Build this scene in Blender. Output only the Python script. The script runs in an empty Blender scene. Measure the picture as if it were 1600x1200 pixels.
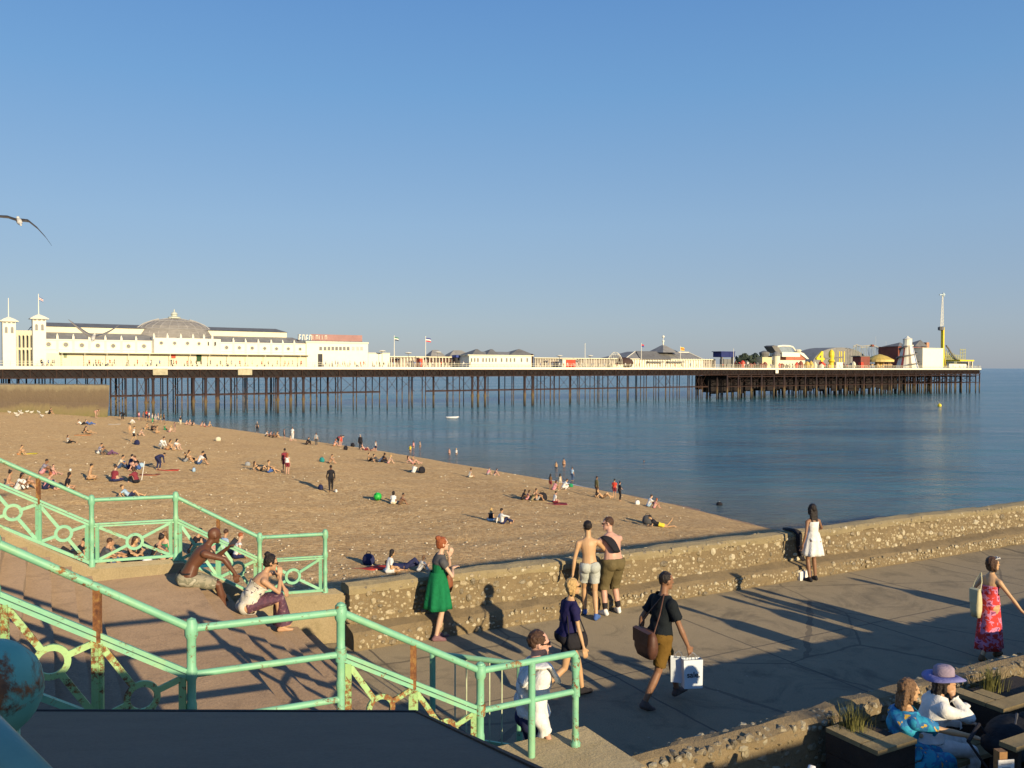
import bpy, bmesh, math, random
import numpy as np
from mathutils import Vector, Matrix, Euler, noise
random.seed(7)
rng = np.random.default_rng(7)
R = math.radians
SC = bpy.context.scene
COL = SC.collection

# ---------------------------------------------------------------- camera
FPX = 1350.0
CAMZ = 4.5
cd = bpy.data.cameras.new('camera')
cam = bpy.data.objects.new('camera', cd); COL.objects.link(cam)
cd.sensor_width = 36.0
cd.lens = FPX/1600*36
cd.clip_start = 0.05
cd.clip_end = 60000
PITCH = math.atan(26.4/FPX)
CAMROT = (Euler((math.pi/2-PITCH, 0, 0)).to_matrix() @ Matrix.Rotation(R(0.14), 3, 'Z'))
cam.matrix_world = Matrix.Translation((0, 0, CAMZ)) @ CAMROT.to_4x4()
SC.camera = cam

# ---------------------------------------------------------------- light
SUN_EL = R(14.0)
SUN_D = Vector((0.56, -0.828, 0)).normalized()          # horizontal direction towards the sun
w = bpy.data.worlds.new('World'); SC.world = w; w.use_nodes = True
wn = w.node_tree.nodes; wl = w.node_tree.links
bg = wn['Background']
sky = wn.new('ShaderNodeTexSky'); sky.sky_type = 'NISHITA'; sky.sun_disc = False
sky.sun_elevation = SUN_EL
sky.sun_rotation = math.atan2(SUN_D.x, SUN_D.y)
sky.air_density = 1.0; sky.dust_density = 0.35; sky.ozone_density = 2.2; sky.altitude = 0
tc = wn.new('ShaderNodeTexCoord')
hs = wn.new('ShaderNodeHueSaturation'); hs.inputs['Saturation'].default_value = 1.1
hs.inputs['Hue'].default_value = 0.503
wl.new(sky.outputs[0], hs.inputs['Color']); 
# even out the yellow low-sun band: blend the sky with a clear blue gradient by elevation
sz_ = wn.new('ShaderNodeSeparateXYZ'); wl.new(tc.outputs['Generated'], sz_.inputs[0])
gr = wn.new('ShaderNodeValToRGB'); wl.new(sz_.outputs[2], gr.inputs[0])
GR = [(0.0, (2.15, 2.6, 3.45)), (0.05, (2.35, 2.95, 4.0)), (0.16, (2.05, 3.15, 4.7)), (0.30, (1.25, 2.7, 4.9)), (0.45, (.75, 2.0, 4.6)), (1.0, (.6, 1.4, 3.6))]
while len(gr.color_ramp.elements) < len(GR): gr.color_ramp.elements.new(.5)
for e_, (p_, c_) in zip(gr.color_ramp.elements, GR): e_.position = p_; e_.color = (c_[0], c_[1], c_[2], 1)
mx = wn.new('ShaderNodeMix'); mx.data_type = 'RGBA'; mx.inputs[0].default_value = 0.78
wl.new(hs.outputs[0], mx.inputs[6]); wl.new(gr.outputs[0], mx.inputs[7]); wl.new(mx.outputs[2], bg.inputs[0])
bg.inputs[1].default_value = 0.105
sd = bpy.data.lights.new('sun', 'SUN'); sun = bpy.data.objects.new('sun', sd); COL.objects.link(sun)
sd.energy = 5.0; sd.angle = R(0.5); sd.color = (1.0, 0.81, 0.52)
sv = Vector((SUN_D.x*math.cos(SUN_EL), SUN_D.y*math.cos(SUN_EL), math.sin(SUN_EL)))
sun.rotation_euler = sv.to_track_quat('Z', 'Y').to_euler()
SC.view_settings.view_transform = 'Standard'; SC.view_settings.look = 'None'
SC.view_settings.gamma = 1; SC.view_settings.exposure = 0.35
SC.render.resolution_x = 1024; SC.render.resolution_y = 768
SC.cycles.max_bounces = 5; SC.cycles.diffuse_bounces = 2; SC.cycles.glossy_bounces = 3
SC.cycles.transparent_max_bounces = 6; SC.cycles.transmission_bounces = 2

# ---------------------------------------------------------------- pixel helpers (photo is 1600 x 1200)
CP = Vector((0, 0, CAMZ))
def ray(u, v):
    return (CAMROT @ Vector(((u-800)/FPX, -(v-600)/FPX, -1.0)))
def at(u, v, z):
    d = ray(u, v); k = (z-CAMZ)/d.z
    return CP + d*k
def at_y(u, v, y):
    d = ray(u, v); return CP + d*(y/d.y)
# promenade frame: s along the sea wall, t towards the sea
DS = Vector((0.878, 0.478, 0)); DT = Vector((-0.478, 0.878, 0))
PA = math.atan2(0.478, 0.878)
def S(s, t, z=0.0):
    p = DS*s + DT*t; return Vector((p.x, p.y, z))
def ST(p): return (p.x*DS.x+p.y*DS.y, p.x*DT.x+p.y*DT.y)
def at_t(u, v, t):            # ray hits vertical plane t = const
    d = ray(u, v); k = t/(d.x*DT.x+d.y*DT.y)
    return CP + d*k
SEA = -7.3

# ---------------------------------------------------------------- objects
def tag(o, label=None, cat=None, group=None, kind=None):
    if label: o['label'] = label
    if cat: o['category'] = cat
    if group: o['group'] = group
    if kind: o['kind'] = kind
    return o
def thing(name, label, cat, loc=(0, 0, 0), rz=0.0, group=None):
    o = bpy.data.objects.new(name, None); COL.objects.link(o)
    o.empty_display_size = 0.1
    o.location = loc; o.rotation_euler = (0, 0, rz)
    return tag(o, label, cat, group)
def copy_tree(o, parent=None):
    c = o.copy(); COL.objects.link(c); c.parent = parent
    for ch in list(o.children): copy_tree(ch, c)
    return c

class MB:
    def __init__(self):
        self.v = []; self.f = []; self.m = []; self.n = 0
    def add(self, vs, fs, mi=0):
        b = self.n
        self.v.extend([tuple(p) for p in vs]); self.n += len(vs)
        for f in fs: self.f.append(tuple(i+b for i in f)); self.m.append(mi)
    def box(self, c, s, rz=0.0, mi=0, M=None):
        hx, hy, hz = s[0]/2, s[1]/2, s[2]/2
        vs = [Vector((x, y, z)) for x in (-hx, hx) for y in (-hy, hy) for z in (-hz, hz)]
        if rz: 
            Q = Matrix.Rotation(rz, 3, 'Z'); vs = [Q @ p for p in vs]
        if M is not None: vs = [M @ p for p in vs]
        c = Vector(c); vs = [p+c for p in vs]
        self.add(vs, [(0,1,3,2),(4,6,7,5),(0,4,5,1),(2,3,7,6),(0,2,6,4),(1,5,7,3)], mi)
    def bar(self, a, b, wdt, dpt, mi=0, up=Vector((0, 0, 1))):
        a = Vector(a); b = Vector(b); d = (b-a)
        L = d.length
        if L < 1e-6: return
        d.normalize(); x = d.cross(up)
        if x.length < 1e-4: x = d.cross(Vector((0, 1, 0)))
        x.normalize(); y = x.cross(d)
        vs = []
        for p in (a, b):
            for sx, sy in ((-1,-1),(1,-1),(1,1),(-1,1)):
                vs.append(p + x*sx*wdt/2 + y*sy*dpt/2)
        self.add(vs, [(0,1,2,3),(7,6,5,4),(0,4,5,1),(1,5,6,2),(2,6,7,3),(3,7,4,0)], mi)
    def tube(self, pts, r, n=8, mi=0, caps=True, closed=False):
        pts = [Vector(p) for p in pts]
        rs = r if isinstance(r, (list, tuple)) else [r]*len(pts)
        N = len(pts); rings = []
        prev = None
        for i, p in enumerate(pts):
            if closed: d = pts[(i+1) % N]-pts[i-1]
            else: d = pts[min(i+1, N-1)]-pts[max(i-1, 0)]
            d.normalize()
            if prev is None:
                x = d.cross(Vector((0, 0, 1)))
                if x.length < 1e-3: x = Vector((1, 0, 0))
            else: x = prev - d*prev.dot(d)
            x.normalize(); prev = x; y = d.cross(x)
            rings.append([p + (x*math.cos(2*math.pi*k/n)+y*math.sin(2*math.pi*k/n))*rs[i] for k in range(n)])
        vs = [q for rg in rings for q in rg]; fs = []
        M_ = N if closed else N-1
        for i in range(M_):
            j = (i+1) % N
            for k in range(n): fs.append((i*n+k, i*n+(k+1) % n, j*n+(k+1) % n, j*n+k))
        if caps and not closed:
            fs.append(tuple(range(n-1, -1, -1))); fs.append(tuple((N-1)*n+k for k in range(n)))
        self.add(vs, fs, mi)
    def loft(self, rings, mi=0, cap=True, closed=True):
        n = len(rings[0]); vs = [q for rg in rings for q in rg]; fs = []
        for i in range(len(rings)-1):
            for k in range(n if closed else n-1):
                fs.append((i*n+k, i*n+(k+1) % n, (i+1)*n+(k+1) % n, (i+1)*n+k))
        if cap:
            fs.append(tuple(range(n-1, -1, -1))); fs.append(tuple((len(rings)-1)*n+k for k in range(n)))
        self.add(vs, fs, mi)
    def lathe(self, prof, c=(0, 0, 0), n=16, mi=0, cap=True):
        c = Vector(c)
        rings = [[c+Vector((r*math.cos(2*math.pi*k/n), r*math.sin(2*math.pi*k/n), z)) for k in range(n)] for r, z in prof]
        self.loft(rings, mi, cap)
    def prism(self, poly, z0, z1, mi=0):
        n = len(poly)
        vs = [(p[0], p[1], z0) for p in poly]+[(p[0], p[1], z1) for p in poly]
        fs = [tuple(range(n-1, -1, -1)), tuple(range(n, 2*n))]+[(i, (i+1) % n, n+(i+1) % n, n+i) for i in range(n)]
        self.add(vs, fs, mi)
    def extr(self, prof, a, b, mi=0):
        """profile [(offset, z)] swept from a to b (horizontal); offset to the left of the direction"""
        a = Vector(a); b = Vector(b); d = (b-a); d.z = 0; d.normalize(); nrm = Vector((-d.y, d.x, 0))
        r0 = [a+nrm*o+Vector((0, 0, z)) for o, z in prof]; r1 = [b+nrm*o+Vector((0, 0, z)) for o, z in prof]
        self.loft([r0, r1], mi)
    def ball(self, c, r, n=10, mi=0, sc=(1, 1, 1)):
        c = Vector(c); m = max(4, n//2+1); rings = []
        for i in range(1, m):
            th = math.pi*i/m
            rings.append([c+Vector((r*sc[0]*math.sin(th)*math.cos(2*math.pi*k/n), r*sc[1]*math.sin(th)*math.sin(2*math.pi*k/n), -r*sc[2]*math.cos(th))) for k in range(n)])
        b = self.n; self.loft(rings, mi, False)
        k0 = b; k1 = b+(m-2)*n
        self.v.append(tuple(c-Vector((0, 0, r*sc[2])))); self.v.append(tuple(c+Vector((0, 0, r*sc[2])))); self.n += 2
        for k in range(n):
            self.f.append((k0+(k+1) % n, k0+k, self.n-2)); self.m.append(mi)
            self.f.append((k1+k, k1+(k+1) % n, self.n-1)); self.m.append(mi)
    def ring(self, c, x, y, r0, r1, th, n=20, mi=0):
        """flat annulus, thickness th, in plane x,y"""
        c = Vector(c); x = Vector(x).normalized(); y = Vector(y).normalized(); z = x.cross(y).normalized()
        vs = []
        for k in range(n):
            a = 2*math.pi*k/n; d = x*math.cos(a)+y*math.sin(a)
            for rr, o in ((r0, -th/2), (r1, -th/2), (r1, th/2), (r0, th/2)): vs.append(c+d*rr+z*o)
        fs = []
        for k in range(n):
            j = (k+1) % n
            for q in range(4): fs.append((k*4+q, k*4+(q+1) % 4, j*4+(q+1) % 4, j*4+q))
        self.add(vs, fs, mi)
    def build(self, name, mats, parent=None, smooth=False, loc=None, fix=True):
        me = bpy.data.meshes.new(name)
        me.from_pydata(self.v, [], self.f)
        if not isinstance(mats, (list, tuple)): mats = [mats]
        for m in mats: me.materials.append(m)
        if len(mats) > 1: me.polygons.foreach_set('material_index', self.m)
        if fix:
            bm = bmesh.new(); bm.from_mesh(me); bmesh.ops.recalc_face_normals(bm, faces=bm.faces); bm.to_mesh(me); bm.free()
        if smooth: me.polygons.foreach_set('use_smooth', [True]*len(me.polygons))
        me.update()
        o = bpy.data.objects.new(name, me); COL.objects.link(o)
        if parent is not None: o.parent = parent
        if loc is not None: o.location = loc
        return o
def smooth_angle(o, deg=40):
    me = o.data
    me.polygons.foreach_set('use_smooth', [True]*len(me.polygons))
    bm = bmesh.new(); bm.from_mesh(me)
    for e in bm.edges:
        if len(e.link_faces) == 2 and e.calc_face_angle(0) > R(deg): e.smooth = False
    bm.to_mesh(me); bm.free(); return o
def worldlocal(parent, vs):
    """convert MB built in world coordinates into the frame of an unrotated/rotated root"""
    pass
def base_at(mb, origin, rz=0.0):
    """shift MB world vertices into the local frame of a thing at origin, rz"""
    Q = Matrix.Rotation(-rz, 3, 'Z'); o = Vector(origin)
    mb.v = [tuple(Q @ (Vector(p)-o)) for p in mb.v]; return mb

# ---------------------------------------------------------------- materials
def newmat(name):
    m = bpy.data.materials.new(name); m.use_nodes = True
    return m, m.node_tree.nodes, m.node_tree.links, m.node_tree.nodes['Principled BSDF']
def c4(c): return (c[0], c[1], c[2], 1)
def nz(N, L, vec, scale, detail=4, rough=0.6, dist=0.0):
    n = N.new('ShaderNodeTexNoise'); n.inputs['Scale'].default_value = scale
    n.inputs['Detail'].default_value = detail; n.inputs['Roughness'].default_value = rough; n.inputs['Distortion'].default_value = dist
    if vec is not None: L.new(vec, n.inputs['Vector'])
    return n.outputs['Fac']
def ramp(N, L, fac, stops, interp='LINEAR'):
    r = N.new('ShaderNodeValToRGB'); r.color_ramp.interpolation = interp
    while len(r.color_ramp.elements) < len(stops): r.color_ramp.elements.new(0.5)
    for e, (p, c) in zip(r.color_ramp.elements, stops):
        e.position = p; e.color = c4(c) if len(c) == 3 else c
    L.new(fac, r.inputs[0]); return r.outputs[0]
def mixc(N, L, fac, a, b, mode='MIX'):
    m = N.new('ShaderNodeMix'); m.data_type = 'RGBA'; m.blend_type = mode
    for s, val in ((m.inputs[0], fac), (m.inputs[6], a), (m.inputs[7], b)):
        if hasattr(val, 'is_linked') or hasattr(val, 'links'): L.new(val, s)
        elif isinstance(val, (int, float)): s.default_value = val
        else: s.default_value = c4(val)
    return m.outputs[2]
def math_(N, L, op, a, b=0.0, clamp=False):
    m = N.new('ShaderNodeMath'); m.operation = op; m.use_clamp = clamp
    for s, val in ((m.inputs[0], a), (m.inputs[1], b)):
        if isinstance(val, (int, float)): s.default_value = val
        else: L.new(val, s)
    return m.outputs[0]
def bump(N, L, bsdf, h, strength=0.4, dist=0.02, prev=None):
    b = N.new('ShaderNodeBump'); b.inputs['Strength'].default_value = strength; b.inputs['Distance'].default_value = dist
    L.new(h, b.inputs['Height'])
    if prev is not None: L.new(prev, b.inputs['Normal'])
    L.new(b.outputs[0], bsdf.inputs['Normal']); return b.outputs[0]
def coords(N, kind='Object'):
    t = N.new('ShaderNodeTexCoord'); return t.outputs[kind]
_mc = {}
def vmat(name, c, var=0.15, scale=6.0, rough=0.7, bs=0.15, bscale=None, metal=0.0, spec=0.3, bdist=0.01):
    """colour with blotchy procedural variation and a fine bump"""
    key = (name,)
    if key in _mc: return _mc[key]
    m, N, L, P = newmat(name)
    co = coords(N)
    f = nz(N, L, co, scale, 5, 0.65)
    lo = tuple(max(0, x*(1-var)) for x in c); hi = tuple(min(1, x*(1+var)) for x in c)
    col = ramp(N, L, f, [(0.3, lo), (0.7, hi)])
    L.new(col, P.inputs['Base Color'])
    P.inputs['Roughness'].default_value = rough; P.inputs['Metallic'].default_value = metal
    P.inputs['Specular IOR Level'].default_value = spec
    if bs > 0: bump(N, L, P, nz(N, L, co, bscale or scale*5, 4), bs, bdist)
    _mc[key] = m; return m
# ================================================================ SETTING
# ---- materials of the ground
def N_color(N, L, vec, scale):
    n = N.new('ShaderNodeTexNoise'); n.inputs['Scale'].default_value = scale; n.inputs['Detail'].default_value = 5; L.new(vec, n.inputs['Vector']); return n.outputs['Color']
def m_tarmac():
    m, N, L, P = newmat('promenade_tarmac')
    co = coords(N)
    big = nz(N, L, co, 0.35, 5, 0.6); fine = nz(N, L, co, 55, 3, 0.7); mid = nz(N, L, co, 4, 5, 0.7)
    c = ramp(N, L, big, [(0.3, (.20, .158, .092)), (0.7, (.255, .205, .12))])
    c = mixc(N, L, 0.35, c, ramp(N, L, mid, [(0.35, (.15, .12, .08)), (0.65, (.265, .215, .14))]))
    c = mixc(N, L, 0.5, c, ramp(N, L, fine, [(0.3, (.125, .10, .068)), (0.7, (.31, .25, .165))]))
    # joints between the cast bays and tar repair lines
    sp = N.new('ShaderNodeSeparateXYZ'); L.new(co, sp.inputs[0])
    wob = math_(N, L, 'MULTIPLY', nz(N, L, co, 3.0, 2), 0.05)
    x = math_(N, L, 'ADD', sp.outputs[0], wob)
    fx = math_(N, L, 'FRACT', math_(N, L, 'DIVIDE', math_(N, L, 'ADD', x, 20-7.32+2.75*0), 2.75))
    fx = math_(N, L, 'ABSOLUTE', math_(N, L, 'SUBTRACT', math_(N, L, 'FRACT', math_(N, L, 'DIVIDE', math_(N, L, 'SUBTRACT', x, 7.32-27.5-1.375), 2.75)), 0.5))
    y = math_(N, L, 'ADD', sp.outputs[1], wob)
    fy = math_(N, L, 'ABSOLUTE', math_(N, L, 'SUBTRACT', math_(N, L, 'FRACT', math_(N, L, 'DIVIDE', math_(N, L, 'SUBTRACT', y, 10.3-34-1.7), 3.4)), 0.5))
    jx = math_(N, L, 'LESS_THAN', fx, 0.0065); jy = math_(N, L, 'LESS_THAN', fy, 0.0045)
    j = math_(N, L, 'MAXIMUM', jx, jy)
    c = mixc(N, L, math_(N, L, 'MULTIPLY', j, 0.75), c, (.045, .04, .035))
    vo = N.new('ShaderNodeTexVoronoi'); vo.inputs['Scale'].default_value = 2.0; L.new(co, vo.inputs['Vector'])
    c = mixc(N, L, ramp(N, L, nz(N, L, co, .9, 6, .75, 1.0), [(.50, (0, 0, 0)), (.66, (.75, .75, .75))]), c, (.10, .083, .055))
    ck = N.new('ShaderNodeTexVoronoi'); ck.feature = 'DISTANCE_TO_EDGE'; ck.inputs['Scale'].default_value = .33; L.new(mixc(N, L, .12, co, N_color(N, L, co, 2.2)), ck.inputs['Vector'])
    c = mixc(N, L, math_(N, L, 'MULTIPLY', math_(N, L, 'LESS_THAN', ck.outputs['Distance'], .006), .55), c, (.05, .042, .033))
    spot = math_(N, L, 'LESS_THAN', vo.outputs['Distance'], 0.035)
    c = mixc(N, L, math_(N, L, 'MULTIPLY', spot, 0.6), c, (.35, .32, .27))
    L.new(c, P.inputs['Base Color']); P.inputs['Roughness'].default_value = 0.85; P.inputs['Diffuse Roughness'].default_value = 1.0
    h = math_(N, L, 'SUBTRACT', math_(N, L, 'ADD', fine, math_(N, L, 'MULTIPLY', mid, 0.8)), math_(N, L, 'MULTIPLY', j, 1.0))
    bump(N, L, P, h, 0.5, 0.012)
    return m
def m_concrete(name, c0, c1, stain=(.16, .13, .08), sc=1.0, bs=0.5):
    m, N, L, P = newmat(name)
    co = coords(N)
    c = ramp(N, L, nz(N, L, co, 1.3*sc, 6, 0.65), [(0.3, c0), (0.7, c1)])
    c = mixc(N, L, ramp(N, L, nz(N, L, co, 3.5*sc, 6, 0.7, 0.6), [(0.52, (0, 0, 0)), (0.68, (.7, .7, .7))]), c, stain)
    c = mixc(N, L, 0.35, c, ramp(N, L, nz(N, L, co, 38*sc, 3, 0.7), [(0.3, tuple(x*.6 for x in c0)), (0.7, tuple(min(1, x*1.25) for x in c1))]))
    L.new(c, P.inputs['Base Color']); P.inputs['Roughness'].default_value = 0.88; P.inputs['Diffuse Roughness'].default_value = 1.0
    bump(N, L, P, math_(N, L, 'ADD', nz(N, L, co, 30*sc, 5, 0.7), nz(N, L, co, 6*sc, 4)), bs, 0.02)
    return m
M_TARMAC = m_tarmac()
M_STEP = m_concrete('worn_step_concrete', (.215, .145, .09), (.30, .21, .135), (.14, .095, .06), 1.0, 0.4)
M_KERB = m_concrete('kerb_concrete', (.30, .235, .135), (.42, .34, .20), (.24, .19, .09), 1.2, 0.5)
M_MORTAR = m_concrete('flint_mortar', (.185, .137, .075), (.28, .21, .115), (.10, .073, .042), 2.2, 1.0)
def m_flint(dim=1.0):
    m, N, L, P = newmat('flint_stone' if dim == 1 else 'shaded_flint_stone')
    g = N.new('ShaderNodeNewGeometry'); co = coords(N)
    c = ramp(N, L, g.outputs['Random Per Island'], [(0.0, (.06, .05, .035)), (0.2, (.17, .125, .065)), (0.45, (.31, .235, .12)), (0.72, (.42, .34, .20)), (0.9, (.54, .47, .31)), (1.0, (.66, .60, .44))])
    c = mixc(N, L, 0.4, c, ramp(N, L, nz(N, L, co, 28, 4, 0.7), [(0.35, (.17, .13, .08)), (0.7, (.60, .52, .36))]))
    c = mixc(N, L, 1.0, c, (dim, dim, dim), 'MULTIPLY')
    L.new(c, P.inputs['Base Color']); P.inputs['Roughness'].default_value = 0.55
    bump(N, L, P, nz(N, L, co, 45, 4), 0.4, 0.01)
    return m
M_FLINT = m_flint(); M_FLINT_SHADE = m_flint(.62)  # second copy darker: the near wall's partial shade put into its colour

# ---- beach height
WL = [(-175, 225), (-58, 166), (-40, 145), (-13.3, 112.5), (4, 89), (14.2, 73.5), (19.5, 62), (27, 50), (40, 34), (70, 5)]   # waterline
WLv = [Vector((a, b)) for a, b in WL]
WLa = np.array(WL, float)
def water_dist(x, y):
    best = np.full(np.shape(x), 1e9); sgn = np.zeros(np.shape(x))
    for i in range(len(WL)-1):
        a = WLa[i]; b = WLa[i+1]; d = b-a; L2 = d@d
        px = x-a[0]; py = y-a[1]
        k = np.clip((px*d[0]+py*d[1])/L2, 0, 1)
        dx = px-k*d[0]; dy = py-k*d[1]; q = np.sqrt(dx*dx+dy*dy)
        side = d[0]*py-d[1]*px
        upd = q < best
        best = np.where(upd, q, best); sgn = np.where(upd, np.sign(side), sgn)
    return -sgn*best           # positive on the land side
def beach_z(x, y):
    x = np.asarray(x, float); y = np.asarray(y, float)
    d = water_dist(x, y)
    z = np.where(d > 0, 4.3*(1-np.exp(-np.clip(d, 0, None)/16.0)), d*0.12)
    r2 = (x+5)**2+(y-14)**2
    z = z+1.3*np.exp(-r2/(15.0**2))
    # shingle ridges left by the tide and footprints
    rid = 0.16*np.sin(d*0.55+0.8*np.sin(x*0.11)+0.5*np.sin(y*0.17))*np.exp(-((d-26)/18.0)**2)
    z = z+rid+0.05*np.sin(x*0.9+1.3*np.sin(y*0.7))*np.sin(y*0.8)
    return SEA+z
_YS = 17*np.exp(np.linspace(0, math.log(260/17), 1500))
def on_beach(u, v):
    """march the pixel's ray to the beach surface"""
    d = ray(u, v); d = d/d.y
    zb = np.maximum(beach_z(d.x*_YS, _YS), SEA); hit = np.nonzero(CAMZ+d.z*_YS <= zb)[0]
    i = int(hit[0]) if len(hit) else len(_YS)-1
    return Vector((d.x*_YS[i], _YS[i], zb[i]))
def m_shingle():
    m, N, L, P = newmat('beach_shingle')
    co = coords(N)
    c = ramp(N, L, nz(N, L, co, 0.09, 6, 0.65, 0.4), [(0.3, (.27, .17, .078)), (0.52, (.37, .25, .118)), (0.75, (.43, .30, .148))])
    c = mixc(N, L, 0.45, c, ramp(N, L, nz(N, L, co, 1.2, 6, 0.75), [(0.35, (.20, .125, .06)), (0.65, (.42, .305, .155))]))
    vo = N.new('ShaderNodeTexVoronoi'); vo.inputs['Scale'].default_value = 17; L.new(co, vo.inputs['Vector'])
    vo2 = N.new('ShaderNodeTexVoronoi'); vo2.inputs['Scale'].default_value = 4.5; L.new(co, vo2.inputs['Vector'])
    sp = N.new('ShaderNodeSeparateColor'); L.new(vo.outputs['Color'], sp.inputs[0])
    c = mixc(N, L, 0.33, c, ramp(N, L, sp.outputs[0], [(0.0, (.10, .055, .03)), (0.35, (.31, .20, .10)), (0.7, (.48, .34, .17)), (0.93, (.66, .52, .30)), (1.0, (.78, .68, .48))]))
    sp2 = N.new('ShaderNodeSeparateColor'); L.new(vo2.outputs['Color'], sp2.inputs[0])
    c = mixc(N, L, 0.22, c, ramp(N, L, sp2.outputs[1], [(0.0, (.14, .08, .045)), (0.6, (.42, .29, .16)), (1.0, (.66, .52, .34))]))
    # wet band at the water's edge: attribute painted by height above the sea
    g = N.new('ShaderNodeNewGeometry'); sz = N.new('ShaderNodeSeparateXYZ'); L.new(g.outputs['Position'], sz.inputs[0])
    hgt = math_(N, L, 'ADD', sz.outputs[2], -SEA)
    wet = ramp(N, L, math_(N, L, 'ADD', hgt, math_(N, L, 'MULTIPLY', nz(N, L, co, 0.5, 3), 0.25)), [(0.45, (1, 1, 1)), (1.0, (0, 0, 0))])
    c = mixc(N, L, math_(N, L, 'MULTIPLY', wet, .85), c, (.13, .07, .04))
    L.new(c, P.inputs['Base Color'])
    L.new(ramp(N, L, wet, [(0, (.9, .9, .9)), (1, (.4, .4, .4))]), P.inputs['Roughness'])
    P.inputs['Specular IOR Level'].default_value = 0.2; P.inputs['Diffuse Roughness'].default_value = 1.0
    h = math_(N, L, 'ADD', math_(N, L, 'MULTIPLY', vo.outputs['Distance'], -0.7), math_(N, L, 'MULTIPLY', nz(N, L, co, 2.5, 7, 0.8), 0.9))
    h = math_(N, L, 'ADD', h, math_(N, L, 'MULTIPLY', vo2.outputs['Distance'], -0.7))
    bump(N, L, P, h, 0.5, 0.12)
    return m
M_SHINGLE = m_shingle()
def build_beach():
    # polar-ish grid: fine near, coarse far
    ys = [9.0]
    while ys[-1] < 232: ys.append(ys[-1]+max(0.22, ys[-1]*0.008))
    ys = np.array(ys)
    a = np.linspace(-1.0, 1.0, 240)
    Y, A = np.meshgrid(ys, a, indexing='ij')
    X = A*(Y*0.95+14)-4
    # keep on the seaward side of the promenade wall (t > 13.7)
    t = -0.478*X+0.878*Y
    s = 0.878*X+0.478*Y
    Z = beach_z(X, Y)
    fbm = np.zeros_like(Z)
    for i in range(Z.shape[0]):
        for j in range(Z.shape[1]):
            x, y = X[i, j], Y[i, j]
            if y < 75: fbm[i, j] = noise.fractal(Vector((x*0.9, y*0.9, 0)), 0.6, 2.0, 5)*0.05
    Z = Z+fbm
    Z = np.where(Z < SEA-3, SEA-3, Z)
    ok = (t > 13.72)
    idx = np.arange(X.size).reshape(X.shape)
    vs = np.stack([X, Y, Z], -1).reshape(-1, 3)
    fs = []
    for i in range(X.shape[0]-1):
        for j in range(X.shape[1]-1):
            if ok[i, j] and ok[i+1, j] and ok[i, j+1] and ok[i+1, j+1] and Z[i, j] > SEA-2.9:
                fs.append((idx[i, j], idx[i, j+1], idx[i+1, j+1], idx[i+1, j]))
    me = bpy.data.meshes.new('beach'); me.from_pydata(vs.tolist(), [], fs); me.materials.append(M_SHINGLE)
    me.polygons.foreach_set('use_smooth', [True]*len(me.polygons))
    bm = bmesh.new(); bm.from_mesh(me)
    bmesh.ops.delete(bm, geom=[v for v in bm.verts if not v.link_faces], context='VERTS'); bm.to_mesh(me); bm.free()
    o = bpy.data.objects.new('beach', me); COL.objects.link(o); tag(o, kind='structure')
build_beach()

# ---- sea
def m_sea():
    m, N, L, P = newmat('sea_water')
    co = coords(N)
    def stretch(sx, sy, rot=0.0):
        mp = N.new('ShaderNodeMapping'); mp.inputs['Scale'].default_value = (sx, sy, 1); mp.inputs['Rotation'].default_value = (0, 0, rot)
        L.new(co, mp.inputs['Vector']); return mp.outputs[0]
    att = N.new('ShaderNodeAttribute'); att.attribute_name = 'shallow'; sh = att.outputs['Fac']
    patch = nz(N, L, stretch(.010, .03, 0.15), 1.0, 5, 0.6, 0.5)
    deep = ramp(N, L, patch, [(0.35, (.026, .125, .195)), (0.65, (.055, .175, .215))])
    c = mixc(N, L, sh, deep, (.13, .115, .075))
    L.new(c, P.inputs['Base Color'])
    P.inputs['IOR'].default_value = 1.33
    L.new(ramp(N, L, patch, [(0.35, (.10, .10, .10)), (0.65, (.20, .20, .20))]), P.inputs['Roughness'])
    P.inputs['Specular IOR Level'].default_value = 0.5
    h1 = nz(N, L, stretch(.16, .42, 0.35), 1.0, 6, 0.62, 0.3)
    h2 = nz(N, L, stretch(.9, 2.0, 0.2), 1.0, 4, 0.65, 0.2)
    h3 = nz(N, L, stretch(.03, .10, 0.3), 1.0, 3, 0.5, 0.2)
    b1 = bump(N, L, P, h3, 0.9, 3.0)
    b2 = bump(N, L, P, h1, 0.9, 1.3, b1)
    bump(N, L, P, h2, 0.8, 0.3, b2)
    return m
def build_sea():
    ys = [20.0]
    while ys[-1] < 420: ys.append(ys[-1]*1.02+0.3)
    while ys[-1] < 45000: ys.append(ys[-1]*1.25)
    ys = np.array(ys); a = np.linspace(-1, 1, 121)
    Y, A = np.meshgrid(ys, a, indexing='ij'); X = A*(Y*1.3+90)
    D = water_dist(X, Y)
    sh = np.clip(1-(-D)/26.0, 0, 1)**1.6*0.75
    idx = np.arange(X.size).reshape(X.shape); vs = np.stack([X, Y, np.full(X.shape, SEA)], -1).reshape(-1, 3)
    fs = [(idx[i, j], idx[i, j+1], idx[i+1, j+1], idx[i+1, j]) for i in range(X.shape[0]-1) for j in range(X.shape[1]-1)]
    me = bpy.data.meshes.new('sea'); me.from_pydata(vs.tolist(), [], fs); me.materials.append(m_sea())
    at_ = me.attributes.new('shallow', 'FLOAT', 'POINT'); at_.data.foreach_set('value', sh.reshape(-1).astype(np.float32))
    o = bpy.data.objects.new('sea', me); COL.objects.link(o); tag(o, kind='structure')
build_sea()

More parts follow.
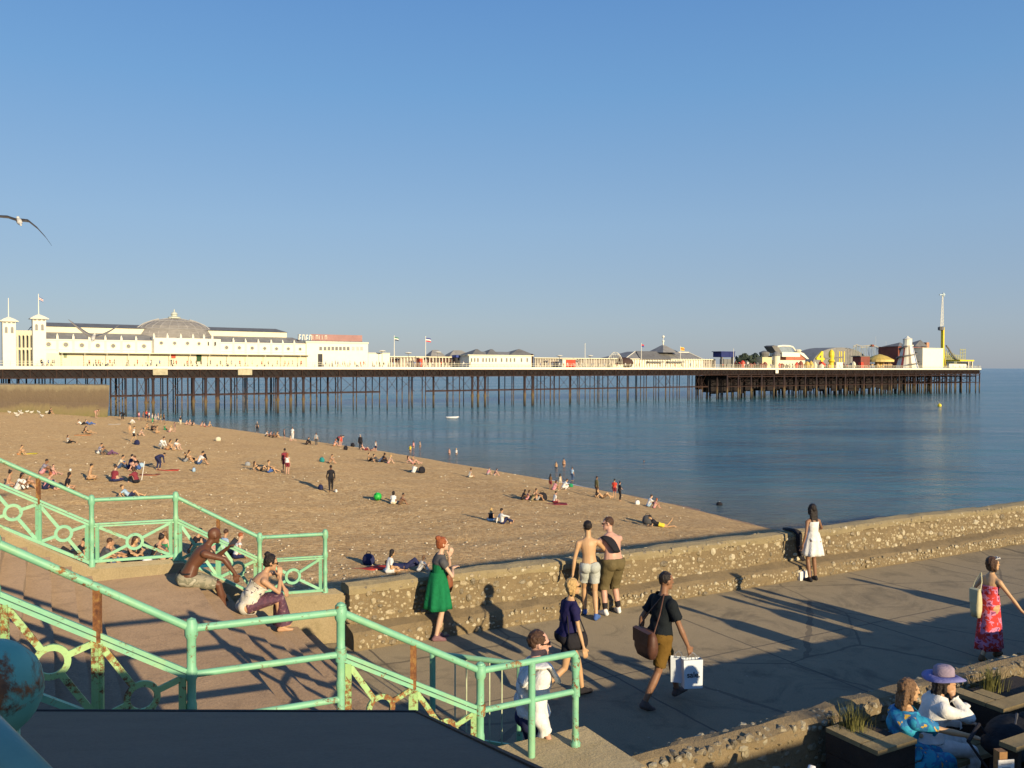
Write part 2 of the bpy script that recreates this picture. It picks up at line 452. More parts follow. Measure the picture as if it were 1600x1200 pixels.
# ---- thin foam line along the shore
def build_foam():
    mb = MB(); m = vmat('sea_foam', (.72, .72, .68), 0.1, 3, 0.6, 0.2)
    rows = []
    for i in range(len(WL)-1):
        a = Vector((*WL[i], 0)); b = Vector((*WL[i+1], 0)); L_ = (b-a).length
        if a.y > 175 or a.y < 45: continue
        n = int(L_/0.8)
        for k in range(n):
            p = a.lerp(b, k/n); d = (b-a).normalized(); nn = Vector((-d.y, d.x, 0))
            q = noise.noise(Vector((p.x*0.12, p.y*0.12, 3)))
            if q < 0.12: continue
            wd = (q-0.12)*0.9; off = 0.25+0.5*noise.noise(Vector((p.x*0.3, p.y*0.3, 0)))
            p = p+nn*(0.45-off*0.3); p2 = p+d*0.83
            z = SEA+0.015
            mb.add([p+Vector((0,0,z)), p2+Vector((0,0,z)), p2+nn*wd+Vector((0,0,z)), p+nn*wd+Vector((0,0,z))], [(0,1,2,3)])
    tag(mb.build('sea_foam', m), kind='stuff', label='thin broken line of white foam along the water edge', cat='foam')
build_foam()

# ---- promenade floor (object frame = s,t)
mb = MB()
mb.box((25, 4.5, -0.25), (78, 18.4, 0.5))
o = mb.build('promenade', M_TARMAC); o.rotation_euler = (0, 0, PA); tag(o, kind='structure')

# ---- flint stones on a vertical face
def stones(mb, p0, du, dv, nrm, Lu, Lv, dens, mi, rmin=.025, rmax=.062, seed=1, keep=None, emb=(.1, .45)):
    """half-embedded flints over a Lu x Lv face"""
    rr = random.Random(seed)
    n = int(Lu*Lv*dens); placed = {}
    cell = rmax*2
    for _ in range(n*3):
        if n <= 0: break
        a = rr.random()*Lu; b = rr.random()*Lv; r = rmin+(rmax-rmin)*rr.random()**1.8
        if keep and not keep(a, b, r): continue
        k = (int(a/cell), int(b/cell)); bad = False
        for i in (-1, 0, 1):
            for j in (-1, 0, 1):
                for (a2, b2, r2) in placed.get((k[0]+i, k[1]+j), ()):
                    if (a-a2)**2+(b-b2)**2 < ((r+r2)*0.86)**2: bad = True
        if bad: continue
        placed.setdefault(k, []).append((a, b, r)); n -= 1
        c = p0+du*a+dv*b-nrm*r*rr.uniform(*emb)
        ax = rr.uniform(.8, 1.35); th = rr.uniform(0, 6.28)
        nseg = 6
        rings = []
        for q, (pr, pz) in enumerate(((1.0, 0.0), (0.86, 0.5), (0.45, rr.uniform(.72, .9)))):
            ring = []
            for s_ in range(nseg):
                an = th+2*math.pi*s_/nseg; j = rr.uniform(.8, 1.2)
                ring.append(c+(du*math.cos(an)*ax+dv*math.sin(an)/ax)*r*pr*j+nrm*r*pz*rr.uniform(.75, 1.15))
            rings.append(ring)
        b0 = mb.n; mb.loft(rings, mi, False)
        mb.f.append(tuple(b0+2*nseg+s_ for s_ in range(nseg))); mb.m.append(mi)

def rough_loft(mb, prof, s0, s1, step, mi=0, amp=0.02, tfun=None, seed=0):
    """sweep a (t, z) profile along s with an uneven surface"""
    rings = []; s = s0; sl = []
    while s < s1: sl.append(s); s += step
    sl.append(s1)
    for s in sl:
        ring = []
        for k, (t, z) in enumerate(prof):
            n1 = noise.noise(Vector((s*1.7, k*3.1+seed, 0.3)))*amp; n2 = noise.noise(Vector((s*1.9, k*2.3+seed, 7.3)))*amp
            n3 = noise.noise(Vector((s*.25, seed, 1.3)))*amp*1.2
            ring.append(S(s, t+n1, z+n2+n3))
        rings.append(ring)
    mb.loft(rings, mi)

# ---- far flint wall between promenade and beach
def build_far_wall():
    root = thing('flint_wall', 'long low flint wall with pale concrete coping and a ledge along the beach edge of the promenade', 'wall', S(4.35, 13.45), PA)
    s0, s1 = 4.35, 62
    mb = MB()
    rough_loft(mb, [(13.48, 0.0), (13.46, .4), (13.45, .80), (13.84, .80), (13.86, -4.2), (13.48, -4.2)], s0, s1, 0.25, 0, 0.015, seed=2)
    stones(mb, S(s0, 13.462, .30), DS, Vector((0, 0, 1)), -DT, 30, .50, 230, 1, .022, .095, 3)
    o = base_at(mb, S(4.35, 13.45), PA).build('wall_face', [M_MORTAR, M_FLINT], root)
    mb = MB()
    rough_loft(mb, [(13.43, .795), (13.42, .88), (13.46, .925), (13.66, .945), (13.84, .92), (13.89, .87), (13.88, .795)], s0-.02, s1, 0.13, 0, 0.028, seed=5)
    stones(mb, S(s0, 13.44, .915), DS, DT, Vector((0, 0, 1)), 30, .40, 45, 1, .02, .05, 6, emb=(.5, .8))
    stones(mb, S(s0, 13.425, .80), DS, Vector((0, 0, 1)), -DT, 30, .10, 90, 1, .02, .05, 7, emb=(.3, .6))
    base_at(mb, S(4.35, 13.45), PA).build('coping', [M_COPING, M_FLINT], root, smooth=False)
    mb = MB()
    rough_loft(mb, [(13.10, -.02), (13.09, .15), (13.12, .25), (13.17, .285), (13.50, .345), (13.50, -.02)], s0-.05, s1, 0.18, 0, 0.035, seed=8)
    stones(mb, S(s0, 13.098, .03), DS, Vector((0, 0, 1)), -DT, 30, .20, 170, 1, .022, .06, 9)
    base_at(mb, S(4.35, 13.45), PA).build('ledge', [M_MORTAR, M_FLINT], root)
M_COPING = m_concrete('coping_concrete', (.26, .205, .11), (.37, .30, .17), (.17, .13, .065), 2.5, 1.0)
build_far_wall()

# ---- near flint wall between promenade and cafe terrace
def build_near_wall():
    org = S(4.2, 6.24)
    root = thing('flint_wall', 'low flint wall in front of the cafe terrace, lit in patches at the bottom right', 'wall', org, PA)
    s0, s1 = 2.6, 40
    mb = MB()
    rough_loft(mb, [(6.36, 0.0), (6.33, .4), (6.33, .74), (6.62, .74), (6.64, .0)], s0, s1, 0.25, 0, 0.025, seed=21)
    stones(mb, S(4.0, 6.34, .02), DS, Vector((0, 0, 1)), -DT, 14, .74, 210, 1, .025, .10, 23)
    base_at(mb, org, PA).build('wall_face', [M_MORTAR, M_FLINT_SHADE], root)
    mb = MB()
    rough_loft(mb, [(6.30, .735), (6.30, .80), (6.36, .845), (6.46, .865), (6.56, .85), (6.64, .80), (6.64, .735)], 4.75, s1, 0.10, 0, 0.035, seed=25)
    stones(mb, S(4.9, 6.33, .848), DS, DT, Vector((0, 0, 1)), 10, .25, 190, 1, .03, .08, 29, emb=(.5, .75))
    stones(mb, S(4.9, 6.30, .74), DS, Vector((0, 0, 1)), -DT, 10, .10, 150, 1, .03, .06, 31, emb=(.3, .6))
    base_at(mb, org, PA).build('coping', [M_MORTAR, M_FLINT_SHADE], root)
    mb = MB()
    rough_loft(mb, [(6.20, .745), (6.20, .90), (7.20, .90), (7.20, .745)], s0, 4.76, 0.3, 0, 0.006, seed=28)
    base_at(mb, org, PA).build('end_slab', M_KERB, root)
build_near_wall()

# ---- stairs
SL = [(-9.0, None)]
FL = 1.32; TR = .27; RS = .165
def stair_z(s):
    if s >= 3.86: return 0.0
    if s >= 1.96: return FL-RS*(1+int((s-1.96)/TR))
    if s >= .62: return FL
    return FL+RS*(1+int((.62-s)/TR))
def build_stairs():
    org = S(1.3, 10.5)
    root = thing('stone_steps', 'wide worn brown concrete steps with a landing going down to the promenade', 'steps', org, PA)
    mb = MB()
    t0, t1 = 6.95, 13.75
    edges = []
    s = .62; z = FL; 
    prof = []
    for k in range(24, 0, -1):
        prof.append((.62-TR*(k), FL+RS*k)); prof.append((.62-TR*(k-1), FL+RS*k))
    prof.append((.62, FL)); prof.append((1.96, FL))
    for k in range(1, 8):
        prof.append((1.96+TR*(k-1), FL-RS*k)); prof.append((1.96+TR*k, FL-RS*k))
    prof.append((1.96+TR*7, 0.004)); 
    n = 24
    rings = []
    for i in range(n+1):
        t = t0+(t1-t0)*i/n; ring = []
        for (s_, z_) in prof: 
            w1 = noise.noise(Vector((s_*2, t*1.3, 0)))*.018; w2 = noise.noise(Vector((s_*2+9, t*1.3, 4)))*.008
            ring.append(S(s_+w1, t, z_+w2))
        ring.append(S(3.85, t, -.3)); ring.append(S(-6, t, -.3)); rings.append(ring)
    mb.loft(rings)
    base_at(mb, org, PA).build('steps', M_STEP, root)
    # beach-side stringer kerb with flat and sloping top
    def kerb(tl, tw, pts, zb, name):
        mb = MB(); 
        top = pts
        for i in range(len(top)-1):
            (sa, za), (sb, zb_) = top[i], top[i+1]
            ta = tl(sa); tb = tl(sb)
            vs = [S(sa, ta, zb), S(sb, tb, zb), S(sb, tb, zb_), S(sa, ta, za), S(sa, ta+tw, zb), S(sb, tb+tw, zb), S(sb, tb+tw, zb_), S(sa, ta+tw, za)]
            mb.add(vs, [(0,1,2,3),(5,4,7,6),(3,2,6,7),(0,4,5,1),(0,3,7,4),(1,5,6,2)])
        # rounded nosing strip
        return base_at(mb, org, PA).build(name, M_KERB, root)
    tA = lambda s: 14.12 if s < 1.9 else 14.12-(s-1.9)*(.45/2.3)
    kerb(tA, .36, [(-5.6, 1.46+6.3*.6), (.62, 1.50), (1.90, 1.46), (3.05, .80), (4.36, .80)], -4, 'beach_side_kerb')
    kerb(lambda s: 6.62, .36, [(-5.6, 1.46+6.3*.6), (.90, 1.48), (2.12, 1.46), (2.6, 1.16)], 0, 'near_side_kerb')
    # fill between steps and kerb
    mb = MB()
    mb.prism([tuple(S(-5.6, 13.7))[:2], tuple(S(.62, 13.7))[:2], tuple(S(.62, 14.2))[:2], tuple(S(-5.6, 14.2))[:2]], -.3, FL-.02)
    mb.prism([tuple(S(.62, 13.7))[:2], tuple(S(1.96, 13.7))[:2], tuple(S(1.96, 14.2))[:2], tuple(S(.62, 14.2))[:2]], -.3, FL-.005)
    base_at(mb, org, PA).build('infill', M_STEP, root)
build_stairs()

# ---- sloping dark roof edge in front of the camera (upper terrace)
def build_slab():
    m = m_concrete('dark_roofing_felt', (.115, .086, .058), (.145, .110, .076), (.10, .072, .048), 2.0, 0.25)
    org = Vector((-.5, 3.0, 3.0))
    root = thing('felt_roof', 'dark smooth sloping roof edge below the viewer, bottom left of the photo', 'roof', org)
    def zz(x, y): return 2.97+.325*(3.80-y)  # slope added so the top turns off the sun and stays unlit
    A = [(-4.2, 3.80), (-.42, 3.80), (.10, 1.9), (.38, .9), (-4.2, .9)]
    mb = MB(); n = len(A)
    top = [(x, y, zz(x, y)) for x, y in A]; bot = [(x, y, -.0) for x, y in A]
    mb.add(top+bot, [tuple(range(n)), tuple(range(2*n-1, n-1, -1))]+[(i, n+i, n+(i+1) % n, (i+1) % n) for i in range(n)])
    base_at(mb, org).build('roof_deck', m, root)
    mb = MB()
    for a, b in ((0, 1), (1, 2)):
        mb.bar(Vector(top[a])+Vector((0, 0, .002)), Vector(top[b])+Vector((0, 0, .002)), .014, .010)
    base_at(mb, org).build('edge_trim', vmat('dark_edge_trim', (.03, .022, .02), .2, 10), root)
build_slab()

# ---- upper terrace block outside the frame on the right: its long evening shadow lies over the cafe terrace
def build_terrace():
    org = S(22, -7.5); root = thing('terrace_wall', 'flint retaining wall of the upper promenade behind the cafe terrace', 'wall', org, PA)
    mb = MB(); mb.extr([(0, 0), (0, 3.0), (-6, 3.0), (-6, 0)], S(6.2, -3.6), S(44, -3.6)); base_at(mb, org, PA).build('wall_face', M_MORTAR, root)
    mb = MB(); mb.extr([(.06, 3.003), (.06, 3.12), (-.4, 3.12), (-.4, 3.003)], S(6.1, -3.6), S(44.1, -3.6)); base_at(mb, org, PA).build('coping', M_COPING, root)
build_terrace()
# ================================================================ RAILINGS
def m_greenpaint(name, rust=0.0, c=(.22, .52, .33)):
    m, N, L, P = newmat(name)
    co = coords(N)
    base = ramp(N, L, nz(N, L, co, 7, 5, 0.7), [(0.3, tuple(x*.82 for x in c)), (0.7, c)])
    base = mixc(N, L, ramp(N, L, nz(N, L, co, 2.2, 4, 0.7), [(0.5, (0, 0, 0)), (0.75, (.45, .45, .45))]), base, (.42, .55, .22))
    n1 = nz(N, L, co, 3.3, 6, 0.72, 0.4); n2 = nz(N, L, co, 26, 5, 0.75)
    f = math_(N, L, 'ADD', math_(N, L, 'MULTIPLY', n1, .62), math_(N, L, 'MULTIPLY', n2, .50))
    lo = .70-.22*rust
    msk = ramp(N, L, f, [(lo-.02, (0, 0, 0)), (lo+.035, (1, 1, 1))])
    rc = ramp(N, L, nz(N, L, co, 18, 5, 0.7), [(0.3, (.08, .03, .015)), (0.5, (.21, .085, .03)), (0.72, (.40, .25, .07))])
    L.new(mixc(N, L, msk, base, rc), P.inputs['Base Color'])
    L.new(ramp(N, L, msk, [(0, (.5,.5,.5)), (1, (.9,.9,.9))]), P.inputs['Roughness'])
    bump(N, L, P, math_(N, L, 'ADD', math_(N, L, 'MULTIPLY', msk, -1.0), nz(N, L, co, 40, 3)), 0.35, 0.004)
    return m
M_GREEN = m_greenpaint('mint_green_paint', .22)
M_GREEN2 = m_greenpaint('rust_streaked_green_paint', .55, (.34, .56, .24))
M_RUST = m_greenpaint('rusted_iron', 1.6, (.4, .5, .15))
M_GREEN_OLD = m_greenpaint('weathered_green_paint', .6)

def zrail(pts, s):
    for (a, za), (b, zb) in zip(pts[:-1], pts[1:]):
        if s <= b: return za+(zb-za)*(s-a)/(b-a)
    return pts[-1][1]

def railing(label, tf, prof, posts, spans, capped=True):
    """prof: top rail z(s); posts: list of s; spans: (s0, s1, kind) kind 'flight' | 'panel' | 'pipes3' | 'pipes2'"""
    s0 = prof[0][0]; org = S(posts[0], tf(posts[0]), zrail(prof, posts[0])-.95)
    root = thing('railing', label, 'railing', org, PA)
    def P(s, dz=0.0, dt=0.0): return S(s, tf(s)+dt, zrail(prof, s)+dz)
    def fin(mb, name, m, sm=True):
        o = base_at(mb, org, PA).build(name, m, root)
        if sm: smooth_angle(o, 45)
        return o
    # handrail
    for (a, za), (b, zb) in zip(prof[:-1], prof[1:]):
        mb = MB(); mb.tube([P(a+1e-5), P(b-1e-5)], .030, 12); fin(mb, 'handrail', M_GREEN)
    for s in posts:
        mb = MB(); z = zrail(prof, s); t = tf(s)
        b = S(s, t, z-1.0)
        prf = [(.045, 0), (.045, .10), (.030, .12), (.030, .34), (.036, .37), (.036, .42), (.030, .45), (.030, .60), (.042, .63), (.042, .68), (.032, .71), (.032, .92), (.046, .95), (.048, 1.02), (.036, 1.05), (.030, 1.07), (.0, 1.085)] if capped else [(.032, 0), (.032, 1.0), (.0, 1.03)]
        mb.lathe([(r_*1.08, z_) for r_, z_ in prf], b, 12, 0, False)
        fin(mb, 'post', M_GREEN)
    for a, b, kind in spans:
        if kind == 'flight':
            mid = (a+b)/2
            mb = MB()
            for dz in (-.34, -.385): mb.bar(P(a, dz), P(b, dz), .035, .03)
            fin(mb, 'middle_rail', M_GREEN, False)
            mb = MB(); mb.bar(P(a, -.95), P(b, -.95), .05, .045); fin(mb, 'bottom_rail', M_GREEN, False)
            mb = MB(); mb.bar(P(mid), P(mid, -.40), .05, .04); fin(mb, 'rusty_upright', M_RUST, False)
            for q0, q1 in ((a+.05, mid), (mid, b-.05)):
                mb = MB(); c = (q0+q1)/2; cc = P(c, -.675)
                mb.ring(cc, DS, Vector((0, 0, 1)), .082, .126, .025, 26)
                for q, dz in ((q0, -.42), (q0, -.93), (q1, -.42), (q1, -.93)):
                    e = P(q+(.03 if q == q0 else -.03), dz); d = (cc-e); d.normalize(); mb.bar(e, cc-d*.118, .046, .022, up=DT)
                mb.bar(P(q0+.015, -.40), P(q0+.015, -.93), .05, .025); mb.bar(P(q1-.015, -.40), P(q1-.015, -.93), .05, .025)
                fin(mb, 'lattice_panel', M_GREEN2 if tf(0) < 10 else M_GREEN, False)
        elif kind == 'panel':
            mb = MB()
            for dz in (-.36, -.395): mb.bar(P(a, dz), P(b, dz), .035, .024)
            fin(mb, 'middle_rail', M_GREEN, False)
            mb = MB(); mb.bar(P(a, -.92), P(b, -.92), .045, .04); fin(mb, 'bottom_rail', M_GREEN, False)
            mb = MB(); c = (a+b)/2; cc = P(c, -.66)
            mb.ring(cc, DS, Vector((0, 0, 1)), .088, .130, .025, 26)
            for q, dz in ((a+.09, -.41), (a+.09, -.90), (b-.09, -.41), (b-.09, -.90)):
                e = P(q, dz); d = (cc-e); d.normalize(); mb.bar(e, cc-d*.124, .042, .022, up=DT)
            mb.bar(P(a+.075, -.36), P(a+.075, -.93), .05, .025); mb.bar(P(b-.075, -.36), P(b-.075, -.93), .05, .025)
            fin(mb, 'lattice_panel', M_GREEN, False)
        elif kind == 'pipes3':
            for dz in (-.35, -.72):
                mb = MB(); mb.tube([P(a, dz), P(b, dz)], .027, 12); fin(mb, 'pipe_rail', M_GREEN)
        elif kind == 'pipes2':
            mb = MB(); mb.tube([P(a, -.36), P(b, -.36)], .027, 12); fin(mb, 'pipe_rail', M_GREEN)
    return root, P, fin

tA_ = lambda s: 14.30 if s < 1.82 else 14.30-(s-1.82)*(.45/2.22)
slA = .62
railing('mint green iron railing with circle panels on the beach side of the steps', tA_,
        [(-3.4, 2.50+4.04*.56), (.64, 2.50), (1.82, 2.47), (3.05, 1.76), (4.06, 1.76)],
        [-2.15, -.75, .64, 1.82, 3.05, 4.06],
        [(-3.4, -2.15, 'flight'), (-2.15, -.75, 'flight'), (-.75, .64, 'flight'), (.64, 1.82, 'panel'), (1.82, 3.05, 'flight'), (3.05, 4.06, 'panel')])
tB_ = lambda s: 6.86
rB, PB, finB = railing('mint green pipe railing with rusty uprights on the near side of the steps', tB_,
        [(-2.2, 2.52+3.18*.61), (.98, 2.52), (2.14, 2.49), (3.42, 1.79), (4.42, 1.79)],
        [-1.55, -.30, .98, 2.14, 3.42],
        [(-2.2, -1.55, 'flight'), (-1.55, -.30, 'flight'), (-.30, .98, 'flight'), (.98, 2.14, 'pipes3'), (2.14, 3.42, 'flight'), (3.42, 4.42, 'pipes2')])
# extra rail end posts of the near railing
mb = MB(); mb.tube([PB(3.95, 0), PB(3.95, -.89)], .034, 12); finB(mb, 'post', M_GREEN)
mb = MB(); mb.tube([PB(4.40, .0), PB(4.425, -.03), PB(4.43, -.1), PB(4.43, -.34)], .036, 12)
mb.tube([PB(4.43, -.30), PB(4.43, -.87)], .031, 12)
mb.lathe([(.05, 0), (.05, .03), (.034, .05), (.036, .12)], PB(4.43, -.885), 12)
mb.tube([PB(4.43, -.31), PB(4.43, -.41)], .042, 12); mb.tube([PB(4.43, -.045), PB(4.43, -.16)], .043, 12)
finB(mb, 'end_post', M_GREEN_OLD)
# sleeve joints where pipes meet the posts
for s in (2.14, 3.42):
    for dz in (0, -.35):
        mb = MB(); mb.lathe([(.0, -.06), (.046, -.055), (.05, 0), (.046, .055), (0, .06)], PB(s, dz), 10); finB(mb, 'pipe_sleeve', M_GREEN_OLD)

# baluster railing on the promenade behind the foot of the steps
def thin_railing():
    a = at_y(676, 1024, 10.1); b = at_y(812, 1037, 9.75); a.z = 1.13; b.z = 1.13
    d = (b-a); d.z = 0
    org = Vector((a.x, a.y, 0)); rz = math.atan2(d.y, d.x)
    root = thing('baluster_railing', 'short mint green railing with thin widely spaced bars behind the white-shirted man', 'railing', org, rz)
    def fin(mb, n, m): return base_at(mb, org, rz).build(n, m, root)
    mb = MB(); mb.tube([a, b], .03, 10); fin(mb, 'handrail', M_GREEN)
    mb = MB(); lo = Vector((0, 0, -.95)); mb.bar(a+lo, b+lo, .03, .03); fin(mb, 'bottom_rail', M_GREEN)
    for k in (0, 1.0):
        mb = MB(); p = a.lerp(b, k); mb.tube([p, (p.x, p.y, 0)], .035, 10); fin(mb, 'post', M_GREEN)
    for u in (712, 730, 766, 785):
        k = (u-676)/136; p = a.lerp(b, k)
        mb = MB(); mb.tube([p, (p.x, p.y, .18)], .009, 6); fin(mb, 'baluster', vmat('pale_bar_paint', (.5, .55, .36), .2, 9))
thin_railing()

# near post head with ball finial and its handrail, just in front of the viewer
def near_post():
    c = CP+ray(-18, 1078)*1.18
    org = Vector((c.x, c.y, 3.0))
    root = thing('railing_post', 'large rusty green ball-topped railing post cut off at the bottom left corner', 'railing post', org)
    mb = MB(); mb.ball((0, 0, c.z-3.0), .068, 28); fino = mb.build('ball_finial', M_FINIAL, root, smooth=True)
    mb = MB(); mb.lathe([(.05, 0), (.05, c.z-3.0-.12), (.038, c.z-3.0-.10), (.038, c.z-3.0-.05)], (0, 0, 0), 18, 0, True); mb.build('post', M_GREEN_OLD, root, smooth=True)
    mb = MB()
    p0 = CP+ray(-140, 1055)*1.0; p1 = CP+ray(60, 1262)*.93
    mb.tube([p0, p1], .034, 18)
    p0 = CP+ray(-190, 1120)*1.0; p1 = CP+ray(20, 1330)*.93
    mb.tube([p0, p1], .034, 18)
    base_at(mb, org).build('handrail', M_GREEN_SHADE, root, smooth=True)
M_GREEN_SHADE = vmat('shaded_green_paint', (.15, .32, .29), .12, 8, .35, .15)  # green rail paint with its bluish shade put into the colour
def m_finial():
    m, N, L, P = newmat('finial_paint_with_rust')
    co = coords(N)
    base = ramp(N, L, nz(N, L, co, 14, 4, .6), [(.3, (.13, .38, .29)), (.7, (.20, .50, .38))])
    n1 = nz(N, L, co, 13, 6, .7, .5)
    msk = ramp(N, L, n1, [(.47, (0, 0, 0)), (.56, (1, 1, 1))])
    rc = ramp(N, L, nz(N, L, co, 30, 4), [(.3, (.07, .03, .015)), (.6, (.32, .11, .03)), (.8, (.5, .3, .07))])
    L.new(mixc(N, L, msk, base, rc), P.inputs['Base Color']); P.inputs['Roughness'].default_value = .6
    bump(N, L, P, msk, .4, .002); return m
M_FINIAL = m_finial()
near_post()

# pillar added out of view beside the viewer to shade the near post
def shade_pillar():
    c = Vector((-.66, 1.12, 0))+SUN_D*1.5
    root = thing('shade_pillar', 'narrow unseen pillar added behind the viewer to shade the near post', 'pillar', Vector((c.x, c.y, 0)), math.atan2(SUN_D.y, SUN_D.x))
    mb = MB(); mb.box((0, -.02, 2.3), (.3, .50, 4.6)); mb.build('shaft', M_KERB, root)
    mb = MB(); mb.box((0, -.02, 4.65), (.36, .56, .1)); mb.build('cap', M_KERB, root)
shade_pillar()
# ================================================================ PIER
_a = at(450, 645.5, SEA); _b = at(1531, 613.5, SEA)
PE = (_b-_a); PE.z = 0; PE.normalize(); PN = Vector((-PE.y, PE.x, 0))
if PN.y < 0: PN = -PN
PRZ = math.atan2(PE.y, PE.x)
_on = _a.dot(PN)
def pl(u, off=0.0):
    """distance along the pier where pixel column u meets the pier line pushed back by off"""
    d = ray(u, 573); d = Vector((d.x, d.y, 0)); k = (_on+off)/d.dot(PN); return (d*k).dot(PE)
def PP(l, off, z=0.0):
    p = PE*l+PN*(_on+off); return Vector((p.x, p.y, z))
def zp(u, off, v):
    d = ray(u, v); k = (_on+off)/Vector((d.x, d.y, 0)).dot(PN); return CAMZ+d.z*k
L0 = pl(-40); L1 = pl(1533); LH = pl(1138); LW = pl(1222); LT = pl(985)        # start, end, head start
DECK = CAMZ-.10
ORG = PP(L0, 0, 0)
M_WHITE = vmat('cream_white_paint', (.74, .69, .50), .05, .8, .6, .05)
M_WHITE2 = vmat('bright_white_paint', (.80, .76, .62), .04, .8, .6, .05)
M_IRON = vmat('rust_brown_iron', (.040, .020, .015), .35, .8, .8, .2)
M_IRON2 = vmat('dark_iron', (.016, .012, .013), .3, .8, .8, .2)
M_DECK = vmat('deck_planks', (.28, .22, .16), .2, .8, .8, .2)
M_SLATE = vmat('grey_slate_roof', (.23, .225, .215), .22, .5, .7, .3)
M_SLATE_D = vmat('dark_slate_roof', (.17, .165, .155), .22, .5, .7, .3)
M_DARKW = vmat('dark_window', (.05, .05, .055), .2, .8, .25, 0)
M_GREYW = vmat('grey_window', (.20, .20, .19), .2, .8, .25, 0)
M_YEL = vmat('yellow_paint', (.75, .58, .04), .08, .8, .5, 0)
M_OCH = vmat('ochre_canvas', (.60, .42, .10), .12, .5, .6, 0)
M_REDP = vmat('red_paint', (.62, .07, .04), .08, .8, .5, 0)
M_BRK = vmat('red_brown_cladding', (.22, .07, .05), .15, .5, .7, .1)
def m_pile():
    m, N, L, P = newmat('weathered_pile')
    g = N.new('ShaderNodeNewGeometry'); sz = N.new('ShaderNodeSeparateXYZ'); L.new(g.outputs['Position'], sz.inputs[0])
    n = nz(N, L, g.outputs['Position'], .7, 4)
    f = math_(N, L, 'ADD', math_(N, L, 'MULTIPLY', math_(N, L, 'ADD', sz.outputs[2], 7.3), .1), math_(N, L, 'MULTIPLY', n, .12))
    c = ramp(N, L, f, [(.08, (.02, .02, .022)), (.20, (.055, .047, .03)), (.38, (.135, .098, .045)), (.48, (.11, .06, .035)), (.56, (.035, .018, .018)), (.9, (.022, .013, .016))])
    L.new(c, P.inputs['Base Color']); P.inputs['Roughness'].default_value = .85; return m
M_PILE = m_pile()

def fin(mb, name, m, root, org, rz=PRZ, smooth=False):
    return base_at(mb, org, rz).build(name, m, root, smooth)

